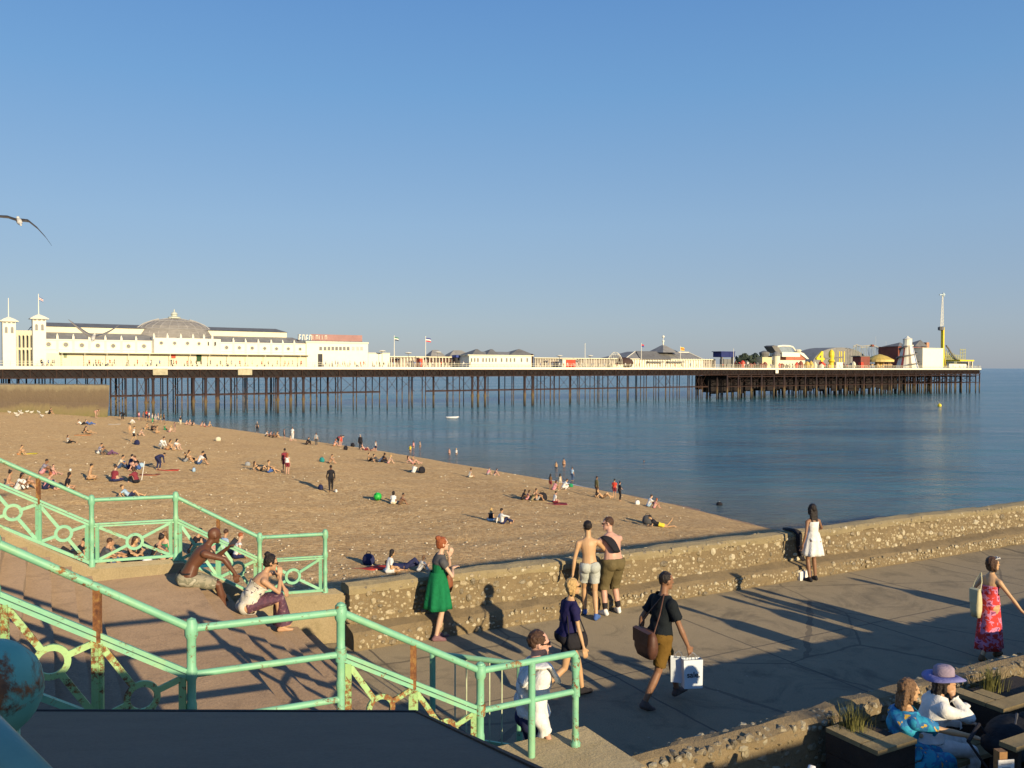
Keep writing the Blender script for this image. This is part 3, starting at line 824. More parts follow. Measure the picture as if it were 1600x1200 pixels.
def build_pier():
    root = thing('pier', 'long white-railed pier on rusty iron piles stretching across the sea', 'pier', ORG, PRZ)
    Dp = Vector((0, 0, 0))
    WN = 17.0; WH = 46.0; WP = 34.0                    # widths: neck, head, hall section
    lpa, lpb = pl(-40), pl(600)
    def strip(l0, l1, o0, o1, z0, z1):
        mb = MB(); mb.add([PP(l0, o0, z0), PP(l1, o0, z0), PP(l1, o1, z0), PP(l0, o1, z0), PP(l0, o0, z1), PP(l1, o0, z1), PP(l1, o1, z1), PP(l0, o1, z1)],
               [(0,3,2,1),(4,5,6,7),(0,1,5,4),(1,2,6,5),(2,3,7,6),(3,0,4,7)]); return mb
    for a, b, w_ in ((lpa, lpb, WP), (lpb+.01, LT, WN), (LT+.01, LW, 27.0), (LW+.01, L1, WH)):
        fin(strip(a, b, .25, w_, DECK-.22, DECK), 'deck', M_DECK, root, ORG)
    # cream edge board along the near side and the end
    mb = strip(L0, L1, 0.0, .24, DECK-.62, DECK+.06); fin(mb, 'edge_board', M_WHITE2, root, ORG)
    mb = strip(L1+.005, L1+.25, 0.0, WH, DECK-.62, DECK+.06); fin(mb, 'edge_board', M_WHITE2, root, ORG)
    # railing: rails and stanchions
    mb = MB()
    for z in (DECK+1.12, DECK+.62): mb.bar(PP(L0, .12, z), PP(L1, .12, z), .07, .07)
    l = L0
    while l < L1:
        mb.bar(PP(l, .12, DECK), PP(l, .12, DECK+1.12), .06, .06); l += 1.3
    l = 0.0
    for q in range(0, int(WH/1.3)): mb.bar(PP(L1, .12+q*1.3, DECK), PP(L1, .12+q*1.3, DECK+1.12), .06, .06)
    mb.bar(PP(L1, .12, DECK+1.12), PP(L1, WH, DECK+1.12), .07, .07)
    fin(mb, 'deck_railing', M_WHITE, root, ORG)
    # crossed mesh infill seen as a pale band
    # truss girder
    zt, zb = DECK-.68, DECK-2.55
    for off, a_, b_ in ((.35, L0, L1), (6, L0, L1), (15.5, L0, L1)):
        mb = MB()
        mb.bar(PP(a_, off, zt), PP(b_, off, zt), .22, .22); mb.bar(PP(a_, off, zb), PP(b_, off, zb), .25, .22)
        l = a_; k = 0
        while l < b_-.5:
            mb.bar(PP(l, off, zb), PP(l+1.7, off, zt), .07, .16, up=PN); mb.bar(PP(l, off, zt), PP(l+1.7, off, zb), .07, .16, up=PN)
            l += 1.7; k += 1
            if k % 3 == 0: mb.bar(PP(l, off, zb), PP(l, off, zt), .16, .2, up=PN)
        fin(mb, 'truss_girder', M_IRON, root, ORG)
    for a, b, w_ in ((L0, L1, 1.1),):
        fin(strip(a, b, .75, .95, zb+.12, zt-.1), 'plate_girder', M_IRON2, root, ORG)
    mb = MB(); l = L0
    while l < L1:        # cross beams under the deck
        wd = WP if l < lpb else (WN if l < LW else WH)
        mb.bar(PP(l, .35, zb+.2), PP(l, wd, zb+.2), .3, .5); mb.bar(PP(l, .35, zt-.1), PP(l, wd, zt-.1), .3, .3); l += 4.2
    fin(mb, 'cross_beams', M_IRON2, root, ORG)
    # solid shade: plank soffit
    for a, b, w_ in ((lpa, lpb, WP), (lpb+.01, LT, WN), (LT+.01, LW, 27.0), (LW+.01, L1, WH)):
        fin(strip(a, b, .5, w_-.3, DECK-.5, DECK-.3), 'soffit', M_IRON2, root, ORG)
    # piles: bents read from the photo (pixel columns of the near row)
    near = [14, 29, 41, 55, 70, 102, 148, 158, 173, 180, 191, 197, 214, 228, 239, 251, 262, 274, 284, 293, 302, 321, 340, 360, 370, 382, 397, 416, 434, 454, 474, 495,
            513, 533, 552, 572, 593, 605, 620, 639, 665, 678, 698, 718, 738, 747, 758, 779, 800, 820, 832, 845, 860, 874, 890, 905, 922, 936, 950, 965, 980, 995, 1010, 1025, 1040, 1058, 1075, 1092, 1106]
    rs_ = random.Random(5); n = 0
    restmb = MB(); bents = []
    thick = (228, 239, 302, 321, 340, 416, 434, 454, 474, 738, 747, 758, 820, 832)
    for u in near:
        r = .34 if u in thick else rs_.choice((.13, .15, .18))
        off = rs_.uniform(.4, 1.0) if u in thick else rs_.choice((.5, .8, 4.5, 8.5, 12, 15))
        l = pl(u, off)
        if l < L0: continue
        zb0 = SEA-1.5
        mb = MB(); mb.tube([PP(l, off, zb0), PP(l, off, zb)], r, 8)
        if r > .3: mb.lathe([(r*1.35, 0), (r*1.35, .5), (r, .7)], PP(l, off, -4.2), 8); mb.lathe([(r, 0), (r*1.4, .3), (r*1.4, .6)], PP(l, off, zb-.6), 8)
        fin(mb, 'pile', M_PILE, root, ORG, smooth=False); n += 1
        bents.append((l, off))
    # rear rows and the forest under the head: near row as parts, the rest as one stuff part
    l = LH; k = 0
    headcols = []
    while l < L1-.5:
        for off in (0.5, 5, 10, 15, 20, 26, 32, 38, 44):
            if off < 17 or l > LW: headcols.append((l+rs_.uniform(-.9, .9)*(off > 1), off))
        l += 7.2 if k % 2 else 6.0; k += 1
    for off in (0.5, 5, 10, 15, 20, 26, 32, 38, 44): headcols.append((L1-.4, off))
    for l, off in headcols:
        r = .30 if off < 1 else .27
        if off < 1 and n < 98:
            mb = MB(); mb.tube([PP(l, off, SEA-1.5), PP(l, off, zb)], r, 8); fin(mb, 'pile', M_PILE, root, ORG); n += 1
        else: restmb.tube([PP(l, off, SEA-1.5), PP(l, off, zb)], r, 6)
    l = L0
    while l < LH:
        for off in (5.5, 11, 16):
            l_ = l+rs_.uniform(-1.5, 1.5)
            if rs_.random() < .85: restmb.tube([PP(l_, off, SEA-1.5), PP(l_, off, zb)], .14, 6)
        if l < lpb:
            for off in (22, 28, 33):
                if rs_.random() < .7: restmb.tube([PP(l, off, SEA-1.5), PP(l, off, zb)], .16, 6)
        l += 7.5
    fin(restmb, 'rear_piles', M_PILE, root, ORG).__setitem__('kind', 'stuff')
    # bracing: horizontal tie at low level and crossed rods
    zt2 = -2.4
    mb = MB()
    for a, b in ((172, 262), (273, 345), (345, 398), (398, 495), (497, 594), (665, 738), (738, 832), (836, 1106)):
        for off in (.5, 8):
            mb.bar(PP(pl(a, off), off, zt2), PP(pl(b, off), off, zt2), .16, .22)
    cols = sorted(l for l, o in bents)
    for a, b in zip(cols[:-1], cols[1:]):
        if 1.8 < b-a < 7.5:
            for off in (1.0,):
                mb.bar(PP(a, off, zt2), PP(b, off, zb), .08, .08, up=PN); mb.bar(PP(a, off, zb), PP(b, off, zt2), .08, .08, up=PN)
    l = LH
    while l < L1-6:
        mb.bar(PP(l, .7, zt2), PP(l+6.6, .7, zb), .07, .08, up=PN); mb.bar(PP(l, .7, zb), PP(l+6.6, .7, zt2), .07, .08, up=PN); l += 6.6
    for off in (.5, 10, 20, 32):
        l_ = LH if off < 17 else LW; mb.bar(PP(l_, off, zt2), PP(L1, off, zt2), .16, .22); mb.bar(PP(l_, off, zt2+3.6), PP(L1, off, zt2+3.6), .16, .3)
    l = LH
    while l < L1:
        we = WH-1 if l > LW else WN-1; mb.bar(PP(l, .5, zt2), PP(l, we, zt2), .2, .3); mb.bar(PP(l, .5, zt2+3.0), PP(l, we, zt2+3.0), .25, .4)
        for o_ in ((1, 11, 21, 33) if l > LW else (1, 6)): mb.bar(PP(l, o_, zt2), PP(l, o_+9, zb), .12, .12); mb.bar(PP(l, o_, zb), PP(l, o_+9, zt2), .12, .12)
        l += 6.6
    fin(mb, 'bracing', M_IRON, root, ORG)
    # dark panels added under the head to fill in its deep shade
    rs2 = random.Random(3)
    l = LH+1
    while l < pl(1440):
        for off in (9, 15, 32):
            if off < 17 or l > LW: mb = MB(); mb.box(tuple(PP(l, off, -1.2+rs2.uniform(-.8, .6))), (rs2.uniform(2.6, 4.6), .4, rs2.uniform(5.0, 8.0)), PRZ); fin(mb, 'shade_panel', M_IRON2, root, ORG)
        l += 4.2
    # pale concrete tanks hung beneath the deck
    for ua, ub, va, vb in ((239, 262, 576, 586), (372, 394, 576, 586)):
        la, lb = pl(ua, -.1), pl(ub, -.1)
        fin(strip(la, lb, -.1, 1.6, zp(ua, -.1, vb), zp(ua, -.1, va)), 'concrete_tank', vmat('stained_concrete', (.45, .40, .27), .3, .6, .8, .3), root, ORG)
    mb = MB(); la = pl(1212, -.08); mb = strip(la, la+1.7, -.1, 0, DECK-2.0, DECK-.75); fin(mb, 'white_sign_plate', M_WHITE2, root, ORG)
    # lamp standards along the deck
    return root
build_pier()

# ---- pier furniture helpers
def pbox(mb, ua, ub, off0, off1, v0, v1, mi=0, uref=None):
    """box on the pier: columns ua..ub, rows v0 (top)..v1 (bottom) read at the front face"""
    la, lb = pl(ua, off0), pl(ub, off0); ur = uref or (ua+ub)/2
    z1, z0 = zp(ur, off0, v0), (DECK if v1 is None else zp(ur, off0, v1))
    mb.add([PP(la, off0, z0), PP(lb, off0, z0), PP(lb, off1, z0), PP(la, off1, z0), PP(la, off0, z1), PP(lb, off0, z1), PP(lb, off1, z1), PP(la, off1, z1)],
           [(0,3,2,1),(4,5,6,7),(0,1,5,4),(1,2,6,5),(2,3,7,6),(3,0,4,7)], mi)
def pthing(name, label, cat, u, off=6, group=None):
    o = PP(pl(u, off), off, DECK); return thing(name, label, cat, o, PRZ, group), o

def build_hall():
    root, o = pthing('pier_pavilion', 'long cream white pavilion with a wide grey dome and round porthole windows on the pier', 'building', 270, 5)
    F = 5.0; B = 27.0
    la, lb = pl(70, F), pl(480, F)
    zw = zp(100, F, 530); zc = zp(100, F, 549.5)
    def blk(l0, l1, o0, o1, z0, z1, name, m, mb=None):
        own = mb is None; mb = mb or MB()
        mb.add([PP(l0, o0, z0), PP(l1, o0, z0), PP(l1, o1, z0), PP(l0, o1, z0), PP(l0, o0, z1), PP(l1, o0, z1), PP(l1, o1, z1), PP(l0, o1, z1)],
               [(0,3,2,1),(4,5,6,7),(0,1,5,4),(1,2,6,5),(2,3,7,6),(3,0,4,7)])
        if own: return fin(mb, name, m, root, o)
    blk(la, lb, F, B, DECK, zw, 'wall', M_WHITE2)
    blk(la+.05, lb-.05, F-.12, F-.005, DECK+.002, zc-.35, 'ground_floor_wall', M_WHITE)
    # canopy running the length above the ground floor
    blk(pl(92, F), lb, F-2.2, F-.13, zc-.30, zc-.12, 'canopy', M_WHITE)
    # roof: lower slate slope, cream clerestory, upper dark ridge
    lr = lb+.5
    z2 = zp(100, F+4, 519.5); z3 = zp(100, F+4, 510.5); z4 = zp(100, F+8, 507)
    mid = (F+B)/2
    mb = MB()
    mb.add([PP(la, F-.15, zw+.005), PP(lr, F-.15, zw+.005), PP(lr-3, F+4, z2), PP(la, F+4, z2), PP(la, B, zw+.005), PP(lr, B, zw+.005), PP(lr-3, B-4, z2), PP(la, B-4, z2)],
           [(0,1,2,3),(5,4,7,6),(3,2,6,7),(0,3,7,4),(1,5,6,2),(0,4,5,1)])
    fin(mb, 'roof', M_SLATE, root, o)
    blk(la+.1, lb-4, F+4.1, B-4.1, z2+.003, z3, 'clerestory', M_WHITE)
    mb = MB()
    mb.add([PP(la, F+3.8, z3+.003), PP(lb-3.8, F+3.8, z3+.003), PP(lb-4.5, mid, z4+.5), PP(la, mid, z4+.5), PP(la, B-3.8, z3+.003), PP(lb-3.8, B-3.8, z3+.003)],
           [(0,1,2,3),(3,2,5,4),(0,3,4),(1,5,2),(0,4,5,1)])
    fin(mb, 'ridge_roof', M_SLATE_D, root, o)
    # dome section: projecting multi-sided bay
    lc = pl(268, mid-6); 
    zb_ = zp(262, F-1.5, 528)
    us = [237, 241, 262, 283, 302, 319, 332, 345]
    offs = [F-.02, F-1.6, F-1.6, F-1.6, F-1.55, F-1.4, F-1.1, F-.02]
    poly = [PP(pl(u, f), f) for u, f in zip(us, offs)]
    mb = MB(); mb.prism([(p.x, p.y) for p in poly][::-1], zc-.1, zb_); fin(mb, 'dome_bay_wall', M_WHITE2, root, o)
    # dome shell
    rad = (pl(335, mid-4.5)-pl(207, mid-4.5))/2; lc = (pl(335, mid-4.5)+pl(207, mid-4.5))/2
    zd0 = zb_-.2; zd1 = zp(268, mid-4.5, 497)
    DP = [(1.0, 0), (.985, .22), (.92, .44), (.79, .64), (.60, .80), (.38, .915), (.18, .975), (.06, 1.0)]
    def dome_pt(q, az): # q 0 rim..1 top
        x_ = q*7/.97; i_ = min(6, int(x_)); f_ = x_-i_; rr = rad*(DP[i_][0]+(DP[i_+1][0]-DP[i_][0])*f_); z = zd0+(zd1-zd0)*(DP[i_][1]+(DP[i_+1][1]-DP[i_][1])*f_)
        return PP(lc+rr*math.cos(az), mid-4.5+rr*.50*math.sin(az), z)
    mb = MB(); nn = 24
    mb.loft([[dome_pt(q, 2*math.pi*k/nn) for k in range(nn)] for q in [.97*i/7 for i in range(8)]])
    fin(mb, 'dome', M_DOME, root, o)
    mb = MB()
    for k in range(nn):
        az = 2*math.pi*k/nn
        mb.tube([dome_pt(q, az)+Vector((0, 0, .05)) for q in (0, .2, .4, .6, .8, .95)], .06, 4)
    for q in (.3, .6): mb.tube([dome_pt(q, 2*math.pi*k/48)+Vector((0, 0, .06)) for k in range(48)], .07, 4, closed=True)
    for az in (0, math.pi): mb.tube([dome_pt(q, az)+Vector((0, 0, .1)) for q in (0, .15, .3, .45, .6, .7)], .22, 6)
    fin(mb, 'dome_ribs', vmat('pale_rib_paint', (.36, .35, .33), .1, 1, .6, 0), root, o)
    ct = PP(lc, mid-4.5, zd1-.1)
    mb = MB(); mb.lathe([(1.5, 0), (1.5, .35), (.7, .6), (.7, .9), (.9, 1.0), (.55, 1.5), (.15, 1.7), (.12, 2.2), (0, 2.4)], ct, 12); fin(mb, 'dome_finial', vmat('pale_green_finial', (.50, .52, .44), .1, 1, .6, 0), root, o)
    # pinnacles
    def pin(u, v, f):
        l = pl(u, f); zt_ = zp(u, f, v); mb = MB(); zz = zt_-1.15
        mb.box(tuple(PP(l, f+.15, zz+.15)), (.42, .42, .9), PRZ); mb.lathe([(.24, 0), (.30, .06), (.16, .2), (.12, .45), (0, .62)], PP(l, f+.15, zz+.6), 8)
        fin(mb, 'pinnacle', M_WHITE2, root, o)
    for u, v in ((90, 521), (115, 522), (140, 523), (165, 524), (190, 524.5), (213, 525), (365, 528), (384, 529), (404, 530), (424, 530.5), (442, 531), (460, 531.5)): pin(u, v, F)
    for (u, f) in list(zip(us, offs))[1:7]: pin(u, 520.5+(u-241)*.02, f)
    # pilaster strips
    for u in (90, 115, 140, 165, 190, 213, 365, 384, 404, 424, 442, 460):
        mb = MB(); l = pl(u, F); mb.box(tuple(PP(l, F-.05, (zc+zw)/2)), (.45, .1, zw-zc-.2), PRZ); fin(mb, 'pilaster', M_WHITE, root, o)
    mb = MB(); mb.bar(PP(la, F-.1, zw-.12), PP(lb, F-.1, zw-.12), .2, .24); mb.bar(PP(la, F-.1, zc+.5), PP(lb, F-.1, zc+.5), .12, .12); fin(mb, 'cornice', M_WHITE2, root, o)
    # porthole windows
    for u, v, f, r in [(76, 538, F, .52), (103, 538.5, F, .55), (128, 539.5, F, .52), (153, 540, F, .52), (177, 540.5, F, .5), (201, 541, F, .5), (225, 541, F, .5),
                 (252, 536, F-1.6, .42), (273, 536.3, F-1.6, .42), (293, 536.5, F-1.6, .42), (311, 537, F-1.5, .40),
                 (354, 543, F, .46), (374, 543.5, F, .46), (394, 544, F, .46), (413.5, 544.5, F, .44), (432, 545, F, .44), (450.5, 545, F, .44), (469, 545.5, F, .42)]:
        l = pl(u, f-.02); z = zp(u, f-.02, v); mb = MB()
        mb.ring(PP(l, f-.04, z), PE, Vector((0, 0, 1)), r*.92, r*1.22, .10, 16); w_ = fin(mb, 'porthole', M_WHITE, root, o)
        mb = MB(); mb.loft([[PP(l, f-.03, z)+PE*math.cos(a)*rr+Vector((0, 0, math.sin(a)*rr)) for a in [2*math.pi*k/14 for k in range(14)]] for rr in (r, .02)], 0, False)
        g_ = base_at(mb, o, PRZ).build('pane', M_GREYW, w_)
    for u in (325.5, 336.5): 
        l = pl(u, F-1.25); mb = MB(); mb.box(tuple(PP(l, F-1.30, zp(u, F-1.3, 537))), (.3, .2, .9), PRZ); fin(mb, 'slot_window', M_DARKW, root, o)
    # ground floor features: red poster, green doorway, dark doorways
    for u, v0, v1, wpx, m, nm in ((271, 552.5, 560, 7, M_REDP, 'red_banner'), (102, 552, 559, 5, vmat('grey_green_panel', (.22, .26, .16), .1, 1), 'green_panel'),
                              (311, 553, 565, 8, vmat('dark_green_door', (.02, .07, .03), .1, 1), 'doorway'), (267, 562, 570, 4, M_DARKW, 'kiosk_hatch'),
                              (500, 553, 566, 7, M_GREYW, 'doorway'), (236, 562, 571, 3, M_GREYW, 'doorway')):
        l0, l1 = pl(u-wpx/2, F-.15), pl(u+wpx/2, F-.15)
        if u == 500: continue
        mb = MB(); mb.box(tuple(PP((l0+l1)/2, F-.16, (zp(u, F-.15, v0)+max(zp(u, F-.15, v1), DECK+.02))/2)), (l1-l0, .08, zp(u, F-.15, v0)-max(zp(u, F-.15, v1), DECK+.02)), PRZ)
        fin(mb, nm, m, root, o)
    # canopy posts
    mb = MB(); l = pl(95, F)
    while l < lb: mb.bar(PP(l, F-2.1, DECK), PP(l, F-2.1, zc-.3), .09, .09); l += 4.6
    fin(mb, 'canopy_posts', M_WHITE, root, o)
def m_dome():
    m, N, L, P = newmat('dome_slates')
    co = coords(N); mp = N.new('ShaderNodeMapping'); mp.inputs['Scale'].default_value = (.5, .5, 2.2); L.new(co, mp.inputs['Vector'])
    c = ramp(N, L, nz(N, L, mp.outputs[0], 1.0, 5, .7), [(.3, (.17, .16, .15)), (.55, (.23, .215, .20)), (.75, (.32, .30, .28))])
    L.new(c, P.inputs['Base Color']); P.inputs['Roughness'].default_value = .7; return m
M_DOME = m_dome()
build_hall()

def flagpole(u, off, vtop, label, flagm=None, vflag=None, fw=6, fh=5, zb=None, group='flagpoles on the pier'):
    l = pl(u, off); z0 = DECK if zb is None else zb; zt_ = zp(u, off, vtop); o = PP(l, off, z0)
    root = thing('flagpole', label, 'flagpole', o, PRZ, group)
    mb = MB(); mb.tube([PP(l, off, z0), PP(l, off, zt_)], [.11, .07], 6); mb.ball(PP(l, off, zt_), .14, 6); fin(mb, 'pole', M_WHITE2, root, o)
    if flagm:
        px = (PP(l, off)-Vector((0, 0, 0))).length/FPX
        wd, ht = fw*px, fh*px; z = zt_-(.3 if vflag is None else 0) if vflag is None else zp(u, off, vflag)
        mb = MB(); nx = 8; nm = len(flagm)
        for i in range(nx):
            for j in range(nm):
                def q(a, b): return PP(l+.08+wd*a, off+.18*math.sin(a*5+1), z-ht*b-ht*.25*a*a)
                th = PN*.012
                A = [q(i/nx, j/nm), q((i+1)/nx, j/nm), q((i+1)/nx, (j+1)/nm), q(i/nx, (j+1)/nm)]
                mb.add([p-th for p in A]+[p+th for p in A], [(0,1,2,3),(7,6,5,4),(0,4,5,1),(1,5,6,2),(2,6,7,3),(3,7,4,0)], j)
        fin(mb, 'flag', flagm, root, o)
    return root
def vf(n, c): return vmat(n, c, .03, 2, .8, 0)
F_R, F_W, F_B, F_G, F_Y, F_K = vf('flag_red', (.55, .05, .06)), vf('flag_white', (.75, .73, .7)), vf('flag_blue', (.05, .07, .25)), vf('flag_green', (.05, .22, .1)), vf('flag_yellow', (.75, .5, .05)), vf('flag_black', (.04, .04, .05))

def tower(u, off, wpx, vtop, vap, vpole, label, flagm):
    root, o = pthing('entrance_tower', label, 'tower', u, off)
    l = pl(u, off); px = PP(l, off).length/FPX; h = wpx*px/2*.94
    zt_ = zp(u, off-h, vtop); mb = MB()
    mb.box(tuple(PP(l, off, (zt_+DECK)/2)), (2*h*.80, 2*h*.80, zt_-DECK), PRZ); fin(mb, 'wall', M_WHITE2, root, o)
    za = zp(u, off, vap); mb = MB()
    sq = lambda r, z: [PP(l+r*a, off+r*b, z) for a, b in ((-1,-1),(0,-1.0),(1,-1),(1,0),(1,1),(0,1),(-1,1),(-1,0))]
    mb.loft([sq(h*1.12, zt_), sq(h*1.15, zt_+.15), sq(h*.62, zt_+.62*(za-zt_)), sq(h*.08, za)]); fin(mb, 'roof', M_WHITE2, root, o)
    for sx in (-.36, .36):
        mb = MB(); mb.box(tuple(PP(l+sx*h, off-h*.8-.02, zt_-1.9)), (.34*h, .1, 1.1), PRZ)
        mb.loft([[PP(l+sx*h+rr*math.cos(a), off-h*.8-.05, zt_-1.35+rr*math.sin(a)) for a in [math.pi*k/8 for k in range(9)]] for rr in (.17*h, .01)], 0, False)
        fin(mb, 'window', M_GREYW, root, o)
    mb = MB()
    for k in range(3): mb.box(tuple(PP(l+(k-1)*h*.55, off-h*.8-.03, zt_-.22)), (.35*h, .1, .22), PRZ)
    fin(mb, 'eaves_vents', M_GREYW, root, o)
    mb = MB(); mb.tube([PP(l, off, za-.2), PP(l, off, zp(u, off, vpole))], [.1, .06], 6); pp = fin(mb, 'flag_mast', M_WHITE2, root, o)
    if flagm:
        zf = zp(u, off, vpole)-.6; mb = MB()
        for i in range(5):
            for j, _ in enumerate(flagm):
                q = lambda a, b: PP(l+.1+.8*a, off+.15*math.sin(a*5), zf-.75*b-.5*a)
                n_ = len(flagm); A = [q(i/5, j/n_), q((i+1)/5, j/n_), q((i+1)/5, (j+1)/n_), q(i/5, (j+1)/n_)]
                mb.add([p-PN*.012 for p in A]+[p+PN*.012 for p in A], [(0,1,2,3),(7,6,5,4),(0,4,5,1),(1,5,6,2),(2,6,7,3),(3,7,4,0)], j)
        base_at(mb, o, PRZ).build('flag', flagm, pp)
tower(61, 3.4, 21, 498.5, 491, 459, 'nearer tall cream entrance tower with a pointed cap and small flag', [F_B, F_W, F_R, F_W, F_B])
tower(14, 6.2, 20.5, 502.5, 495, 465.5, 'farther cream entrance tower with a bare mast at the left edge', None)
def arcade():
    root, o = pthing('entrance_arcade', 'two-tier cream arcade of arches between the entrance towers', 'arcade', 36, 8)
    # runs from the near tower back to the farther one
    A = PP(pl(52, 4.2), 4.2); B_ = PP(pl(21, 6.6), 6.6); d = (B_-A); Ln = d.length; d.normalize(); nr = Vector((-d.y, d.x, 0)); 
    if nr.dot(Vector((0, 1, 0))) > 0: nr = -nr
    z0, z1 = DECK, zp(36, 8, 517); zm = (z0+z1)/2
    n = 5; w_ = Ln/n; mb = MB()
    def P_(a, z, o_): return A+d*a+nr*o_+Vector((0, 0, z))
    for tier in range(2):
        za = z0+.1 if tier == 0 else zm+.15; zb_ = zm-.1 if tier == 0 else z1-.9
        for i in range(n):
            c = w_*(i+.5); r = w_*.34; hh = zb_-r-.15
            # wall around each arch: left pier, right pier, spandrel strips
            for x0, x1 in ((w_*i, c-r), (c+r, w_*(i+1))):
                mb.add([P_(x0, za, 0), P_(x1, za, 0), P_(x1, zb_+.1, 0), P_(x0, zb_+.1, 0), P_(x0, za, -.4), P_(x1, za, -.4), P_(x1, zb_+.1, -.4), P_(x0, zb_+.1, -.4)],
                       [(0,1,2,3),(7,6,5,4),(0,4,5,1),(1,5,6,2),(2,6,7,3),(3,7,4,0)])
            m_ = 8
            for k in range(m_):
                a0, a1 = math.pi*k/m_, math.pi*(k+1)/m_
                q = [(c+r*math.cos(a0), hh+r*math.sin(a0)), (c+r*math.cos(a1), hh+r*math.sin(a1)), (c+r*math.cos(a1), zb_+.1), (c+r*math.cos(a0), zb_+.1)]
                mb.add([P_(x, z, 0) for x, z in q]+[P_(x, z, -.4) for x, z in q], [(0,1,2,3),(7,6,5,4),(0,4,5,1),(1,5,6,2),(2,6,7,3),(3,7,4,0)])
    fin(mb, 'arches', M_WHITE, root, o)
    for za, zb_, nm in ((zm-.02, zm+.16, 'floor_band'), (z1-.82, z1, 'parapet')):
        mb = MB(); mb.add([P_(0, za, .06), P_(Ln, za, .06), P_(Ln, zb_, .06), P_(0, zb_, .06), P_(0, za, -.45), P_(Ln, za, -.45), P_(Ln, zb_, -.45), P_(0, zb_, -.45)],
               [(0,1,2,3),(7,6,5,4),(0,4,5,1),(1,5,6,2),(2,6,7,3),(3,7,4,0)]); fin(mb, nm, M_WHITE, root, o)
    mb = MB(); mb.add([P_(0, z0+.05, -2.4), P_(Ln, z0+.05, -2.4), P_(Ln, z1-.9, -2.4), P_(0, z1-.9, -2.4), P_(0, z0+.05, -2.6), P_(Ln, z0+.05, -2.6), P_(Ln, z1-.9, -2.6), P_(0, z1-.9, -2.6)],
               [(0,1,2,3),(7,6,5,4),(0,4,5,1),(1,5,6,2),(2,6,7,3),(3,7,4,0)]); fin(mb, 'inner_wall', M_GREYW, root, o)
    # glazed lattice gable behind
    mb = MB()
    for k in range(7):
        x = Ln*k/6; mb.tube([P_(x, z1-.5, -5), P_(x*.6+Ln*.2, z1+1.9, -7)], .08, 5)
    for q in (0, .5, 1): mb.tube([P_(Ln*.2*q, z1-.5+2.7*q, -5-2*q), P_(Ln-Ln*.2*q, z1-.5+2.7*q, -5-2*q)], .08, 5)
    fin(mb, 'lattice_gable', M_SLATE, root, o)
arcade()

def sign_block():
    root, o = pthing('pier_building', 'white flat-roofed block with a window strip beside the domed pavilion', 'building', 527, 6)
    mb = MB(); pbox(mb, 479, 575, 4.4, 20, 534.8, None, uref=527); fin(mb, 'wall', M_WHITE2, root, o)
    mb = MB(); pbox(mb, 478, 576, 4.2, 20.2, 533.8, 536.3, uref=527); fin(mb, 'cornice', M_WHITE, root, o)
    for u in [501, 508, 514, 520, 526, 532, 538, 544, 552, 559, 565]:
        mb = MB(); pbox(mb, u-2, u+2.2, 4.32, 4.39, 541.8, 547.5); fin(mb, 'window', M_GREYW if u < 548 else vmat('pale_window', (.5, .45, .42), .1, 1, .4, 0), root, o)
    mb = MB(); pbox(mb, 497, 504, 4.3, 4.39, 553, None); fin(mb, 'doorway', M_DARKW, root, o)
    root, o = pthing('rooftop_sign', 'long red sign with white lettering on the roof of the white pier block', 'sign', 515, 7)
    zb_ = zp(515, 6, 533.2); zt_ = zp(515, 6, 522.8)
    mb = MB(); pbox(mb, 486, 566, 6.0, 6.25, 523, 532.8); fin(mb, 'panel', vmat('faded_red_sign', (.33, .18, .165), .12, .6, .6, .1), root, o)
    # blurred white letters at the left end (illegible in the photo: plain strokes)
    mb = MB()
    for i, u in enumerate([467, 472.5, 478, 483.5]):
        l = pl(u, 6); 
        mb.bar(PP(l, 6, zb_+.2), PP(l+.15, 6, zt_-.2), .12, .2); mb.bar(PP(l, 6, zt_-.25), PP(l+.6, 6, zt_-.3), .12, .2)
        if i % 2: mb.bar(PP(l+.6, 6, zb_+.2), PP(l+.6, 6, zt_-.3), .12, .2)
        else: mb.bar(PP(l+.1, 6, zb_+.7), PP(l+.6, 6, zb_+.7), .12, .2)
    for i, u in enumerate([489, 494, 499, 503.5, 508]):
        l = pl(u, 5.9)
        mb.bar(PP(l, 5.92, zb_+.45), PP(l, 5.92, zt_-.3), .1, .17)
        if i in (1, 4): mb.bar(PP(l, 5.92, zt_-.35), PP(l+.5, 5.92, zt_-.35), .1, .15); mb.bar(PP(l+.5, 5.92, zb_+.5), PP(l+.5, 5.92, zt_-.4), .1, .15)
    fin(mb, 'lettering', M_WHITE2, root, o)
    mb = MB()
    for u in range(466, 566, 9): mb.bar(PP(pl(u, 6.4), 6.4, zb_-.4), PP(pl(u, 6.4), 6.4, zt_-.1), .1, .1)
    mb.bar(PP(pl(464, 6.4), 6.4, zb_+.1), PP(pl(566, 6.4), 6.4, zb_+.1), .1, .1)
    fin(mb, 'frame', M_IRON, root, o)
    root, o = pthing('pier_annexe', 'low cream annexe stepping down from the white pier block', 'building', 592, 6)
    mb = MB(); pbox(mb, 575.3, 609, 4.6, 16, 552.3, None); fin(mb, 'wall', M_WHITE2, root, o)
    mb = MB(); pbox(mb, 575.4, 609.4, 4.4, 16.2, 551.2, 552.3); fin(mb, 'roof', M_WHITE, root, o)
sign_block()

